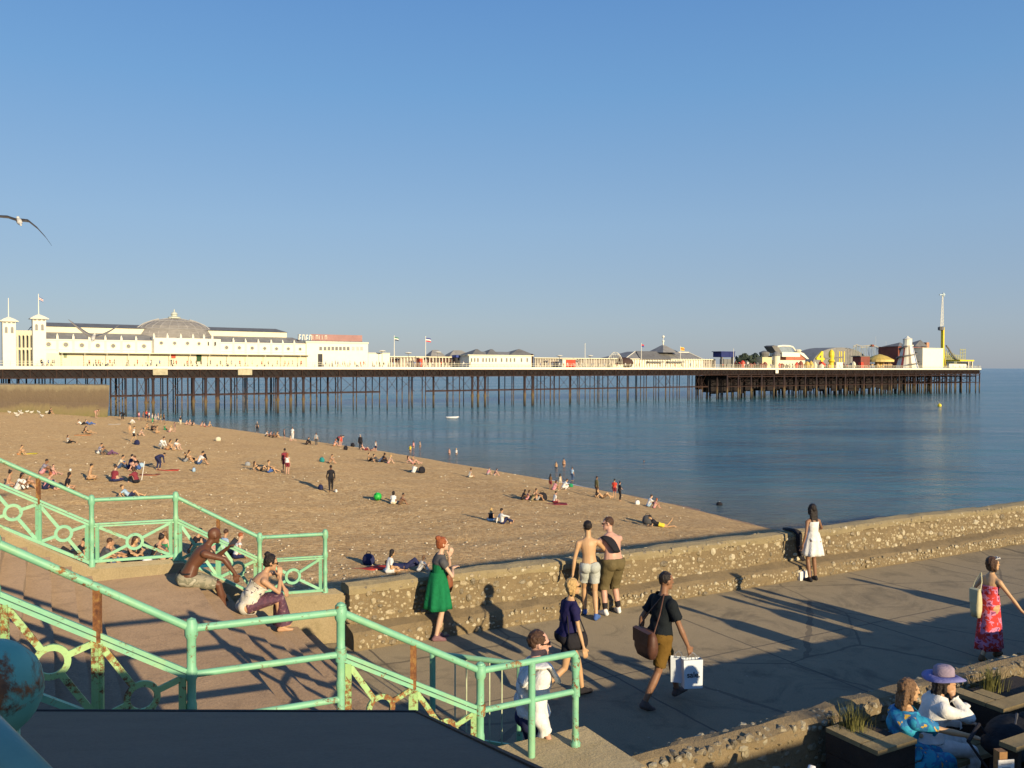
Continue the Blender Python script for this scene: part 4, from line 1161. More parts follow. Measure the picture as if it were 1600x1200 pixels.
def lamp(u, v, label):
    off = 2.5; l = pl(u, off); o = PP(l, off, DECK); zt_ = zp(u, off, v)
    root = thing('pier_lamp', label, 'lamp post', o, PRZ, 'lamp posts on the pier')
    mb = MB(); mb.tube([PP(l, off, DECK), PP(l, off, zt_)], .07, 6); fin(mb, 'post', M_GREYW, root, o)
    mb = MB(); mb.lathe([(.15, -.25), (.5, -.2), (1.0, 0), (.9, .12), (.3, .25), (0, .3)], PP(l, off, zt_), 12); fin(mb, 'lamp_shade', M_WHITE2, root, o)
for u, v, lb in ((597, 548.5, 'white dish lamp post above the low cream pier annexe'), (638, 551.5, 'white dish lamp post between the two central flagpoles'), (684, 550.5, 'white dish lamp post in front of the small grey roofs'),
                 (874, 556, 'dish lamp post on the open pier left of the bare flagpole'), (922, 556, 'dish lamp post just right of the bare pier flagpole')):
    lamp(u, v, lb)

flagpole(616, 3, 525, 'white flagpole with dark drooping flag right of the cream annexe', [F_G, F_W, F_K], None, 7, 5)
flagpole(665, 3, 526, 'white flagpole flying a red white and blue flag mid-pier', [F_B, F_W, F_R], None, 9, 6)
flagpole(914, 3, 537, 'bare white flagpole on the open middle stretch of the pier')
flagpole(1002, 3, 536.5, 'white flagpole with small red flag left of the grey-roofed theatre', [F_R, F_B], None, 5, 4)
flagpole(1063, 9, 541, 'yellow and red striped flag above the grey theatre roof', [F_Y, F_R, F_Y], None, 8, 5)
flagpole(1146, 3, 545, 'plain flagpole beside the dark blue ride cabin')

def shelters():
    root, o = pthing('pier_shelter', 'low white glazed windbreak shelter left of the octagonal kiosk', 'shelter', 670, 8)
    mb = MB(); pbox(mb, 609, 735, 9, 11, 557.0, 558.6); fin(mb, 'roof', M_WHITE, root, o)
    mb = MB(); pbox(mb, 609, 735, 10, 10.3, 558.7, None); fin(mb, 'wall', vmat('pale_shelter_wall', (.50, .44, .38), .35, .5, .6, 0), root, o)
    mb = MB()
    for u in range(611, 735, 5): pbox(mb, u, u+.9, 9.1, 9.4, 558.7, None)
    fin(mb, 'posts', M_WHITE2, root, o)
    for ua, ub in ((609, 624), (664, 676), (679, 710)):
        mb = MB(); pbox(mb, ua, ub, 9.75, 9.95, 560.2, 566); fin(mb, 'dark_opening', vmat('brown_opening', (.13, .07, .06), .4, .6, .7, 0), root, o)
    root, o = pthing('pier_stall', 'stall with blue awning and dark front left of the octagonal kiosk', 'stall', 722, 8)
    mb = MB(); pbox(mb, 713, 731, 6.5, 9, 555, 558.5); fin(mb, 'awning', vmat('blue_awning', (.05, .08, .30), .1, 1), root, o)
    mb = MB(); pbox(mb, 712, 731, 7, 8.8, 559, None); fin(mb, 'front', M_DARKW, root, o)
    root, o = pthing('pier_shelter', 'long low windbreak shelter along the middle of the pier', 'shelter', 905, 8)
    mb = MB(); pbox(mb, 835, 1118, 9, 11, 559.3, 560.5, uref=905); fin(mb, 'roof', M_WHITE, root, o)
    mb = MB(); pbox(mb, 835, 1118, 10, 10.3, 560.6, None, uref=905); fin(mb, 'wall', vmat('pale_shelter_wall2', (.42, .37, .32), .4, .4, .6, 0), root, o)
    mb = MB()
    for u in range(836, 1117, 4): pbox(mb, u, u+.6, 9.1, 9.4, 560.6, None)
    fin(mb, 'posts', M_WHITE2, root, o)
    for ua, ub, va, m, lb, nm in ((879, 884, 562, M_WHITE2, 'small white stall on the middle of the pier', 'stall'), (884.2, 899, 562, M_REDP, 'red and white stall counter on the middle of the pier', 'stall'),
                      (656, 660, 560, M_REDP, 'small red booth between the flagpoles on the pier', 'booth')):
        root, o = pthing('pier_'+nm, lb, nm, ua, 4)
        mb = MB(); pbox(mb, ua, ub, 4, 6, va, None); fin(mb, 'counter', m, root, o)
        mb = MB(); pbox(mb, ua-.6, ub+.6, 3.7, 6.3, va-1, va-.1); fin(mb, 'roof', M_WHITE, root, o)
    # small grey roofs of kiosks
    for ua, ub, v0, v1, lb in ((672, 696, 546.5, 556.5, 'small grey pyramid-roofed kiosk left of the flag'), (701, 737, 547, 556.5, 'wider grey pyramid-roofed kiosk behind the stall')):
        root, o = pthing('pier_kiosk', lb, 'kiosk', (ua+ub)/2, 14)
        mb = MB(); pbox(mb, ua+2, ub-2, 12, 15, v1, None); fin(mb, 'wall', M_WHITE, root, o)
        l0, l1 = pl(ua, 12), pl(ub, 12); za, zb_ = zp(ua, 12, v1), zp(ua, 12, v0); lm = (l0+l1)/2; q = (l1-l0)*.18
        mb = MB(); mb.add([PP(l0, 11.6, za), PP(l1, 11.6, za), PP(l1, 15.5, za), PP(l0, 15.5, za), PP(lm-q, 13.5, zb_), PP(lm+q, 13.5, zb_)], [(0,1,5,4),(1,2,5),(2,3,4,5),(3,0,4),(0,3,2,1)])
        fin(mb, 'roof', M_SLATE, root, o)
    root, o = pthing('pier_kiosk', 'cream octagonal kiosk building with pointed dark roofs at the middle of the pier', 'kiosk', 782, 5)
    mb = MB(); pbox(mb, 733, 832, 1.6, 9, 555.8, None); fin(mb, 'wall', M_WHITE2, root, o)
    mb = MB(); pbox(mb, 731, 834, 1.3, 9.3, 554.6, 555.9); fin(mb, 'eaves', M_WHITE, root, o)
    for ua, ub, up in ((733, 756, 745), (756, 776, 768), (792, 832, 811)):
        l0, l1, lm = pl(ua, 3), pl(ub, 3), pl(up, 5)
        mb = MB(); za, zb_ = zp(ua, 3, 554.7), zp(up, 5, 545.5)
        mb.add([PP(l0, 1.5, za), PP(l1, 1.5, za), PP(l1, 9, za), PP(l0, 9, za), PP(lm-.3, 5, zb_), PP(lm+.3, 5, zb_)], [(0,1,5,4),(1,2,5),(2,3,4,5),(3,0,4),(0,3,2,1)]); fin(mb, 'pointed_roof', M_SLATE_D, root, o)
    mb = MB(); l0, l1 = pl(740, 4), pl(826, 4); za = zp(780, 4, 554.7); zb_ = zp(780, 4, 549.5)
    mb.add([PP(l0, 2, za), PP(l1, 2, za), PP(l1, 9, za), PP(l0, 9, za), PP(l0+2, 5.5, zb_), PP(l1-2, 5.5, zb_)], [(0,1,5,4),(1,2,5),(2,3,4,5),(3,0,4),(0,3,2,1)]); fin(mb, 'roof', M_SLATE, root, o)
    for u in [737, 742, 747, 755, 760, 765, 770, 775, 784, 792, 798, 804, 815, 824]:
        mb = MB(); pbox(mb, u-1.3, u+1.1, 1.52, 1.6, 559.5, 565.5); fin(mb, 'window', M_GREYW, root, o)
    mb = MB(); pbox(mb, 831, 833, 1.4, 2, 553, None); fin(mb, 'corner_post', M_IRON, root, o)
shelters()

def theatre():
    root, o = pthing('pier_theatre', 'grey-roofed pier theatre with a central cupola topped by white balls', 'building', 1035, 10)
    mb = MB(); pbox(mb, 984, 1098, 9.5, 24, 561.5, None, uref=1035); fin(mb, 'wall', M_WHITE2, root, o)
    o0, o1 = 9.0, 25
    la, lb = pl(976, o0), pl(1101, o0); ra, rb = pl(992, 15), pl(1076, 15); z0 = zp(1035, o0, 561.8); z1 = zp(1035, 15, 550)
    mb = MB(); mb.add([PP(la, o0, z0), PP(lb, o0, z0), PP(lb, o1, z0), PP(la, o1, z0), PP(ra, 15, z1), PP(rb, 15, z1), PP(rb, 19, z1), PP(ra, 19, z1)],
                      [(0,1,5,4),(1,2,6,5),(2,3,7,6),(3,0,4,7),(4,5,6,7),(0,3,2,1)]); fin(mb, 'roof', M_SLATE, root, o)
    # a forward gable breaks the slope into two tones
    mb = MB(); mb.add([PP(pl(1000, o0), o0-.2, z0+.01), PP(pl(1048, o0), o0-.2, z0+.01), PP(pl(1042, 14.5), 14.6, z1+.05), PP(pl(994, 14.5), 14.6, z1+.05)], [(0,1,2,3)])
    mb.v += [(p[0], p[1], p[2]+.15) for p in mb.v[-4:]]; mb.n += 4; mb.f += [(7,6,5,4),(0,4,5,1),(1,5,6,2),(2,6,7,3),(3,7,4,0)]; mb.m += [0]*5
    fin(mb, 'front_gable', M_SLATE_D, root, o)
    mb = MB(); mb.bar(PP(ra, 15, z1+.05), PP(rb, 15, z1+.05), .25, .25); mb.bar(PP(rb, 15, z1+.05), PP(lb, o0, z0+.1), .2, .2); mb.bar(PP(ra, 15, z1+.05), PP(la, o0, z0+.1), .2, .2); fin(mb, 'ridge_trim', M_WHITE2, root, o)
    c = PP(pl(1036, 15), 15); zb_ = zp(1036, 15, 551); zm = zp(1036, 15, 539.5); h = (pl(1049, 15)-pl(1023, 15))/2
    sq = lambda r, z: [c+PE*r*a+PN*r*b+Vector((0, 0, z)) for a, b in ((-1,-1),(1,-1),(1,1),(-1,1))]
    mb = MB(); mb.loft([sq(h, zb_), sq(h*.5, zb_+.55*(zm-zb_)), sq(h*.12, zm)]); cu = fin(mb, 'cupola_roof', M_SLATE, root, o)
    mb = MB(); mb.lathe([(.25, 0), (.25, 1.4), (.1, 1.6), (.1, 3.2)], c+Vector((0, 0, zm-.2)), 8); mb.ball(c+Vector((0, 0, zp(1036, 15, 533))), .45, 10); mb.ball(c+Vector((0, 0, zp(1036, 15, 526))), .5, 10)
    fin(mb, 'ball_finial', M_WHITE2, root, o, smooth=True)
    for ua, ub in ((1014, 1038), (1044, 1070)):
        mb = MB(); pbox(mb, ua, ub, 8.0, 9.4, 564.5, 566.5); fin(mb, 'dark_opening', M_GREYW, root, o)
    root, o = pthing('wire_dome', 'airy white wire dome frame left of the grey-roofed theatre', 'wire dome', 961, 9)
    c = PP(pl(961, 9), 9, DECK+1.0); h = (pl(970, 9)-pl(952, 9))/2; zt_ = zp(961, 9, 550)-c.z; mb = MB()
    for k in range(8):
        az = math.pi*k/8; mb.tube([c+Vector((math.cos(az)*h*math.cos(q), math.sin(az)*h*math.cos(q), zt_*math.sin(q))) for q in [math.pi*j/12 for j in range(13)]], .05, 4)
    for q in (.2, .55, .9): mb.tube([c+Vector((math.cos(a)*h*math.cos(q), math.sin(a)*h*math.cos(q), zt_*math.sin(q))) for a in [2*math.pi*j/16 for j in range(16)]], .04, 4, closed=True)
    fin(mb, 'wire_frame', M_WHITE2, root, o)
    mb = MB(); mb.lathe([(h*1.05, -1), (h*1.05, 0)], c, 16); fin(mb, 'base_ring', M_WHITE, root, o)
    root, o = pthing('dark_ride', 'dark brown humped ride next to the grey theatre', 'ride', 975, 8)
    mb = MB(); c = PP(pl(976, 8), 8, DECK); mb.ball(c+Vector((0, 0, 1.6)), 2.2, 10, sc=(1.4, .8, .9)); mb.ball(c+Vector((-1.5, 0, 2.8)), 1.1, 8); fin(mb, 'body', vmat('dark_brown_ride', (.06, .035, .03), .2, 1), root, o, smooth=True)
    root, o = pthing('ride_cabin', 'dark blue boxy ride cabin on the pier right of the theatre', 'ride', 1137, 6)
    mb = MB(); pbox(mb, 1127, 1148, 5, 9, 550, 558); fin(mb, 'cabin', vmat('navy_blue_paint', (.02, .03, .13), .15, 1), root, o)
    mb = MB(); pbox(mb, 1126, 1149, 4.8, 9.2, 549, 550); fin(mb, 'roof', vmat('navy_roof', (.03, .04, .16), .15, 1), root, o)
    mb = MB(); pbox(mb, 1128, 1130, 5.2, 6, 558, None); pbox(mb, 1145, 1147, 5.2, 6, 558, None); pbox(mb, 1131, 1144, 6, 8, 561, None); fin(mb, 'supports', M_GREYW, root, o)
theatre()
# ================================================================ PIER HEAD
def rides():
    # far tree line behind the deck
    root, o = pthing('round_turret', 'cream round turret with flat dark cap on the pier head', 'turret', 1193, 9)
    c = PP(pl(1194, 9), 9, DECK); k = PP(pl(1194, 9), 9).length/FPX
    mb = MB(); mb.lathe([(3.6*k*2, 0), (3.6*k*2, 9*k*1.6)], c, 14); fin(mb, 'wall', M_WHITE, root, o)
    zt_ = zp(1194, 9, 552.5); mb = MB(); mb.lathe([(5.5*k, zt_-c.z-1.4), (7.5*k, zt_-c.z), (7.5*k, zt_-c.z+.5), (3*k, zt_-c.z+1.0), (0, zt_-c.z+1.2)], c, 16); fin(mb, 'cap', M_SLATE_D, root, o)
    mb = MB(); mb.lathe([(5*k, 0), (5*k, zt_-c.z-1.3)], c+Vector((0, 0, 0)), 14); fin(mb, 'upper_wall', M_WHITE2, root, o)
    # white ship-like building
    root, o = pthing('boat_shaped_ride', 'white boat-shaped ride building with glazed bridge on the pier head', 'ride', 1235, 9)
    mb = MB(); pbox(mb, 1222, 1250, 8, 14, 550.5, 557.5); fin(mb, 'upper_deck', M_WHITE2, root, o)
    def poly(pts, off, th, name, m):
        mb = MB(); P0 = [PP(pl(u, off), off, zp(u, off, v)) for u, v in pts]; n = len(P0)
        mb.add(P0+[p+PN*th for p in P0], [tuple(range(n)), tuple(range(2*n-1, n-1, -1))]+[(i, n+i, n+(i+1) % n, (i+1) % n) for i in range(n)])
        return fin(mb, name, m, root, o)
    poly([(1250, 550), (1256, 552), (1264, 561), (1261, 561), (1250, 553)], 7.8, 5, 'slide', M_WHITE2)
    poly([(1228, 558), (1250, 554), (1259, 562), (1228, 563)], 8.2, 4, 'lower_side', vmat('rust_red_side', (.40, .14, .08), .15, 1))
    poly([(1206, 541), (1210, 539.5), (1216, 541.5), (1222, 552), (1213, 551)], 8, 4, 'bow', M_SLATE_D)
    poly([(1216, 542), (1235, 542.5), (1239, 551), (1220, 551)], 8.1, 3.5, 'bridge_glazing', vmat('hazy_glass', (.25, .30, .34), .2, 1, .2, 0))
    mb = MB(); pts = [(1214, 541.5), (1222, 540.2), (1232, 540.5), (1238, 542), (1241, 545.5), (1242, 548)]
    mb.tube([PP(pl(u, 8), 8, zp(u, 8, v)) for u, v in pts], .35, 6); fin(mb, 'roof_arch', M_WHITE2, root, o)
    mb = MB(); c = PP(pl(1246, 9), 9, zp(1246, 9, 550)); mb.lathe([(1.2, 0), (1.6, .6), (1.2, 1.0), (0, 1.2)], c, 12); fin(mb, 'funnel', M_WHITE, root, o)
    mb = MB(); pbox(mb, 1206, 1258, 7, 13, 562.8, None, uref=1235); fin(mb, 'base', M_WHITE, root, o)
    for u, r, lb in ((1213, 6, 'small grey domed pavilion just left of the white boat-shaped ride'),):
        root, o = pthing('domed_pavilion', lb, 'pavilion', u, 5)
        c = PP(pl(u, 5), 5, DECK); k = c.length/FPX; z1 = zp(u, 5, 556)-DECK
        mb = MB(); mb.lathe([(r*k*.9, 0), (r*k*.9, z1)], c, 14); fin(mb, 'wall', M_WHITE, root, o)
        mb = MB(); mb.lathe([(r*k*1.1, z1), (r*k, z1+.7), (r*k*.6, z1+1.4), (.1, z1+1.7)], c, 14); fin(mb, 'dome', M_SLATE, root, o)
    root, o = pthing('ticket_block', 'pale yellow block under the round turret', 'building', 1197, 6)
    mb = MB(); pbox(mb, 1191, 1206, 5, 9, 558, None); fin(mb, 'wall', vmat('pale_yellow_wall', (.62, .53, .30), .1, 1), root, o)
    root, o = pthing('arched_hall', 'wide low grey arched roof behind the yellow rides', 'hall', 1310, 30)
    la, lb = pl(1263, 30), pl(1352, 30); zt_ = zp(1310, 30, 543); n = 20
    mb = MB(); prof = []
    for k in range(n+1):
        a = math.pi*k/n; prof.append((la+(lb-la)*(.5-.5*math.cos(a)), DECK+(zt_-DECK)*math.sin(a)**.8))
    mb.loft([[PP(l, o_, z) for l, z in prof] for o_ in (28, 40)], 0, True); fin(mb, 'arched_roof', M_SLATE, root, o)
    # yellow rides
    root, o = pthing('yellow_arm_ride', 'yellow angular ride arm shaped like a figure four', 'ride', 1281, 6)
    q = lambda u, v, f=6: PP(pl(u, f), f, zp(u, f, v))
    mb = MB(); mb.bar(q(1284, 549), q(1284, 572), .9, .9); mb.bar(q(1284, 549.5), q(1275, 561), .7, .7); mb.bar(q(1275, 560.5), q(1287, 561), .8, .8); fin(mb, 'arm', M_YEL, root, o)
    mb = MB(); mb.bar(q(1282, 567), q(1287, 571), 1.6, 1.2); fin(mb, 'base', M_REDP, root, o)
    root, o = pthing('yellow_rocket_ride', 'fat yellow rocket-like ride column between the two yellow frames', 'ride', 1299, 6)
    c = q(1299, 572); hh = q(1299, 546.5).z-DECK
    mb = MB(); mb.lathe([(1.0, 0), (.9, hh*.3), (1.5, hh*.38), (.9, hh*.5), (1.2, hh*.7), (1.1, hh*.88), (.4, hh)], Vector((c.x, c.y, DECK)), 10); fin(mb, 'column', M_YEL, root, o)
    mb = MB(); mb.bar(q(1288, 560.5), q(1318, 558), .5, .6); fin(mb, 'cross_arm', M_SLATE_D, root, o)
    root, o = pthing('yellow_post_ride', 'group of four thin yellow ride posts', 'ride', 1315, 6)
    for u in (1311.5, 1314.5, 1319):
        mb = MB(); mb.bar(q(u, 549), q(u, 566), .35, .35); fin(mb, 'post', M_YEL, root, o)
    mb = MB(); pbox(mb, 1307, 1317, 5, 6.5, 566, None); fin(mb, 'base', M_WHITE2, root, o)
    root, o = pthing('ride_cars', 'jumble of dark low ride cars behind the pier rail', 'ride', 1290, 4)
    rr = random.Random(8); cols = [M_GREYW, M_SLATE_D, M_WHITE, M_REDP, M_BRK, M_OCH]
    for k in range(34):
        u = 1150+k*5.6+rr.uniform(-1, 1); f = rr.uniform(3, 9); v = rr.uniform(563, 569.5)
        c = PP(pl(u, f), f, 0); mb = MB(); hh = zp(u, f, v)-DECK
        mb.lathe([(rr.uniform(.5, 1.1), 0), (rr.uniform(.7, 1.3), hh*.5), (rr.uniform(.3, .9), hh*.8), (.15, hh)], Vector((c.x, c.y, DECK)), 7); fin(mb, 'ride_car', rr.choice(cols), root, o)
    # coaster
    root, o = pthing('roller_coaster', 'spindly roller coaster track behind the carousel', 'roller coaster', 1370, 24)
    pts = [(1333, 541), (1338, 538.5), (1346, 541), (1354, 540), (1362, 539), (1370, 541.5), (1378, 546), (1386, 545), (1392, 549), (1400, 557), (1407, 561)]
    for dz, nm in ((0, 'track'), ):
        mb = MB()
        for o_ in (24, 26): mb.tube([q(u, v, o_) for u, v in pts], .16, 5)
        mb.tube([q(u, v+2.2, 25) for u, v in pts], .10, 5); fin(mb, nm, vmat('pale_track', (.45, .40, .28), .2, .5, .6, 0), root, o)
    mb = MB()
    for (u, v) in pts[:-1]:
        for du in (0, 3.5): a = q(u+du, v+.6, 25); mb.tube([a, (a.x, a.y, DECK)], .10, 5)
    for i in range(0, 9): a = q(*pts[i], 25); b = q(*pts[i+1], 25); mb.bar(Vector((a.x, a.y, DECK)), b, .07, .07); mb.bar(Vector((b.x, b.y, DECK)), a, .07, .07)
    fin(mb, 'supports', vmat('grey_green_steel', (.33, .36, .30), .2, .5, .6, 0), root, o)
    a = q(1362, 540, 24); mb = MB(); mb.box(tuple(a), (1.6, 1.2, 1.0), PRZ); fin(mb, 'car', M_BRK, root, o)
    mb = MB(); a = q(1368, 526, 25); mb.tube([q(1368, 541, 25), a], .04, 4); a = q(1384, 534, 25); mb.tube([q(1384, 547, 25), a], .04, 4); fin(mb, 'lamp_masts', M_WHITE2, root, o)
    # carousel
    root, o = pthing('carousel', 'ochre-topped carousel near the striped slide tower', 'carousel', 1374, 9)
    c = PP(pl(1374, 9), 9, DECK); k = c.length/FPX; R_ = 19*k; z1 = zp(1374, 9, 562)-DECK
    mb = MB(); mb.lathe([(R_, z1-.9), (R_*1.02, z1), (R_*.55, z1+1.5), (R_*.2, z1+2.2), (0, z1+2.5)], c, 20); fin(mb, 'canopy', M_OCH, root, o)
    mb = MB(); mb.lathe([(R_*1.03, z1-1.0), (R_*1.04, z1-.1), (R_*1.0, z1-.1), (R_*1.0, z1-1.0)], c, 20, 0, False); fin(mb, 'canopy_rim', vmat('rim_gold', (.66, .52, .2), .1, 1), root, o)
    mb = MB(); mb.lathe([(R_*.95, 0), (R_*.95, .3)], c, 20); fin(mb, 'platform', M_BRK, root, o)
    mb = MB(); mb.lathe([(R_*.3, .3), (R_*.3, z1-.9)], c, 12); fin(mb, 'centre_drum', M_OCH, root, o)
    mb = MB()
    for i in range(12):
        a = 2*math.pi*i/12; p = c+Vector((math.cos(a)*R_*.8, math.sin(a)*R_*.8, 0)); mb.tube([p, p+Vector((0, 0, z1-.9))], .08, 5); mb.ball(p+Vector((0, 0, 1.5)), .5, 6, sc=(1.5, .7, .8))
    fin(mb, 'horses_and_poles', vmat('pale_gold', (.55, .38, .2), .3, 1), root, o)
    root, o = pthing('red_stall', 'dark red stalls left of the carousel', 'stall', 1350, 8)
    mb = MB(); pbox(mb, 1345, 1359, 8, 12, 557, None); fin(mb, 'wall', M_BRK, root, o)
    mb = MB(); pbox(mb, 1345.5, 1349, 6.5, 7.8, 566, None); fin(mb, 'red_counter', M_REDP, root, o)
    mb = MB(); pbox(mb, 1344, 1360, 7.8, 12.4, 556, 557.2); fin(mb, 'roof', M_SLATE_D, root, o)
    # helter skelter
    root, o = pthing('helter_skelter', 'white helter skelter tower with coloured stripes and a dark spiral slide', 'helter skelter', 1418, 6)
    c = PP(pl(1417.5, 6), 6, DECK); k = c.length/FPX; zt_ = zp(1418, 6, 540)-DECK; rb, rt = 15.5*k, 7.0*k
    mb = MB(); n = 24; H_ = zt_
    rings = []
    for q_ in range(9):
        r_ = rb+(rt-rb)*(q_/8)**.9; rings.append([c+Vector((r_*math.cos(2*math.pi*j/n), r_*math.sin(2*math.pi*j/n), H_*q_/8)) for j in range(n)])
    b0 = len(mb.f); mb.loft(rings, 0, True)
    for i in range(8*n):
        j = i % n; mb.m[b0+i] = {2: 1, 8: 2, 14: 1, 20: 2, 5: 3, 17: 3}.get(j, 0)
    o_ = base_at(mb, o, PRZ).build('tower_body', [M_WHITE2, vmat('stripe_red', (.45, .10, .08), .1, 1), vmat('stripe_blue', (.10, .18, .40), .1, 1), vmat('stripe_dull', (.3, .25, .2), .1, 1)], root)
    mb = MB(); mb.lathe([(rt*1.15, H_-.1), (rt*1.15, H_+.25), (rt*.85, H_+.3), (rt*.85, H_+9*k), (rt*1.0, H_+9.3*k), (rt*.5, H_+11*k), (rt*.2, H_+12.5*k), (.05, H_+14*k)], c, 12); fin(mb, 'lantern_top', M_WHITE2, root, o)
    mb = MB(); prev = None; sp_ = []
    for i in range(0, 61):
        q_ = i/60; a = PRZ+math.pi*1.05-q_*4*math.pi*1.0+.4; z = H_*(.93-q_*.80); r_ = rb+(rt-rb)*(z/H_)**.9+.25
        sp_.append([c+Vector((math.cos(a)*(r_+dr), math.sin(a)*(r_+dr), z+dz)) for dr, dz in ((-.2, 0), (.75, 0), (.8, .55), (.68, .55), (.65, .1), (-.2, .12))])
    mb.loft(sp_); fin(mb, 'spiral_slide', M_SLATE_D, root, o)
    # haunted-house like block
    root, o = pthing('brown_ride_house', 'red-brown ride house with pointed dark roofs behind the helter skelter', 'building', 1425, 16)
    mb = MB(); pbox(mb, 1403, 1444, 14, 24, 542, None, uref=1425); fin(mb, 'wall', M_BRK, root, o)
    for ua, ub, up, va, vb in ((1402, 1416, 1409, 541, 535), (1428, 1448, 1441, 541, 531)):
        l0, l1, lm = pl(ua, 14), pl(ub, 14), pl(up, 16); za, zb_ = zp(ua, 14, va), zp(up, 16, vb)
        mb = MB(); mb.add([PP(l0, 13.6, za), PP(l1, 13.6, za), PP(l1, 22, za), PP(l0, 22, za), PP(lm-.2, 17, zb_), PP(lm+.2, 17, zb_)], [(0,1,5,4),(1,2,5),(2,3,4,5),(3,0,4),(0,3,2,1)]); fin(mb, 'pointed_roof', M_SLATE_D, root, o)
    mb = MB(); pbox(mb, 1447.5, 1451.5, 15, 18, 535, 543); fin(mb, 'chimney_block', vmat('orange_brick', (.5, .25, .14), .2, 1), root, o)
    mb = MB(); pbox(mb, 1404, 1408, 13.8, 14, 556, 566); fin(mb, 'poster', vmat('poster_blue', (.12, .16, .35), .4, 2), root, o)
    mb = MB(); pbox(mb, 1406, 1409, 13.8, 14, 543, 548); fin(mb, 'small_window', vmat('poster_pink', (.5, .2, .2), .4, 2), root, o)
    root, o = pthing('white_box_building', 'plain bright white square block near the end of the pier', 'building', 1457, 4)
    mb = MB(); pbox(mb, 1441.5, 1473.5, 3, 13, 544.3, None); fin(mb, 'wall', M_WHITE2, root, o)
    mb = MB(); pbox(mb, 1441, 1474, 2.8, 13.2, 543.6, 544.4); fin(mb, 'coping', M_WHITE, root, o)
    # booster ride: yellow mast with white lattice arm
    root, o = pthing('tower_ride', 'tall yellow mast ride with a thin white lattice arm pointing up', 'ride', 1472, 10)
    q = lambda u, v, f=10: PP(pl(u, f), f, zp(u, f, v))
    mb = MB(); mb.bar(q(1472.5, 573), q(1472.3, 511), 1.15, 1.15, up=PN); fin(mb, 'mast', M_YEL, root, o)
    for du in (-3.5, 5):
        mb = MB(); mb.bar(q(1472.5+du, 573), q(1472.3, 541), .5, .5, up=PN); fin(mb, 'mast_leg', vmat('mast_dark_yellow', (.55, .42, .05), .1, 1), root, o)
    mb = MB(); mb.lathe([(.5, -.9), (1.4, -.7), (1.5, .7), (.8, 1.0)], q(1469.5, 513.5), 8); fin(mb, 'counterweight', M_SLATE_D, root, o)
    mb = MB(); b0_, b1_ = q(1468.4, 511), q(1470.8, 462)
    b2_, b3_ = q(1473.4, 509), q(1472.2, 462)
    for a, b in ((b0_, b1_), (b2_, b3_)): mb.bar(a, b, .16, .16)
    n = 22
    for i in range(n):
        A0 = b0_.lerp(b1_, i/n); A1 = b0_.lerp(b1_, (i+1)/n); B0 = b2_.lerp(b3_, i/n); B1 = b2_.lerp(b3_, (i+1)/n)
        mb.bar(A0, B1, .10, .10, up=PN); mb.bar(B0, A1, .10, .10, up=PN)
    fin(mb, 'lattice_arm', M_WHITE2, root, o)
    mb = MB(); mb.ball(q(1472.5, 460.5), .95, 8, sc=(.8, .8, 1.2)); mb.bar(q(1466.5, 460.5), q(1475, 460), .4, .5); fin(mb, 'passenger_cage', vmat('pale_blue_cage', (.42, .50, .52), .1, 1), root, o)
    # green drop coaster
    root, o = pthing('lattice_coaster', 'yellow-green lattice coaster with a steep dark drop at the end of the pier', 'roller coaster', 1490, 14)
    m_ = vmat('yellow_green_steel', (.40, .38, .12), .2, .6, .6, 0)
    mb = MB(); pts = [(1478, 540), (1482, 545), (1487, 553), (1492, 559), (1497, 563)]
    mb.tube([q(u, v, 14) for u, v in pts], .4, 6); mb.tube([q(u, v, 16) for u, v in pts], .3, 6); fin(mb, 'drop_track', M_SLATE_D, root, o)
    mb = MB()
    for i in range(10):
        u = 1476+i*2.6; v = 545+i*1.3; a = q(u, v, 15); mb.bar((a.x, a.y, DECK), a, .22, .22)
        b = q(u+2.6, v+1.6, 15); mb.bar((a.x, a.y, DECK), b, .14, .14); mb.bar(a, (b.x, b.y, DECK), .14, .14)
    for v in (555, 562): mb.bar(q(1476, v, 15), q(1500, v, 15), .16, .16)
    for u in (1500, 1504, 1508): a = q(u, 545, 18); mb.bar((a.x, a.y, DECK), a, .2, .2)
    for v in (546, 551, 556, 561): mb.bar(q(1500, v, 18), q(1508, v, 18), .16, .16); mb.bar(q(1500, v, 18), q(1508, v+4, 18), .1, .1)
    fin(mb, 'supports', m_, root, o)
    root, o = pthing('ride_platform', 'yellow-roofed ride platform over low white wall at the pier end', 'ride', 1500, 4)
    mb = MB(); pbox(mb, 1483, 1510, 3, 4, 568.5, None); fin(mb, 'low_wall', M_WHITE2, root, o)
    mb = MB(); pbox(mb, 1500, 1522, 5, 12, 562.2, 564.5); fin(mb, 'roof', M_YEL, root, o)
    mb = MB(); pbox(mb, 1511, 1520, 6, 11, 566, 571); fin(mb, 'cars', M_SLATE_D, root, o)
    mb = MB(); pbox(mb, 1513, 1514, 5.4, 5.8, 564.5, None); pbox(mb, 1519, 1520, 5.4, 5.8, 564.5, None); fin(mb, 'posts', M_WHITE, root, o)
    # far hill of trees seen over the deck (distant coast)
rides()

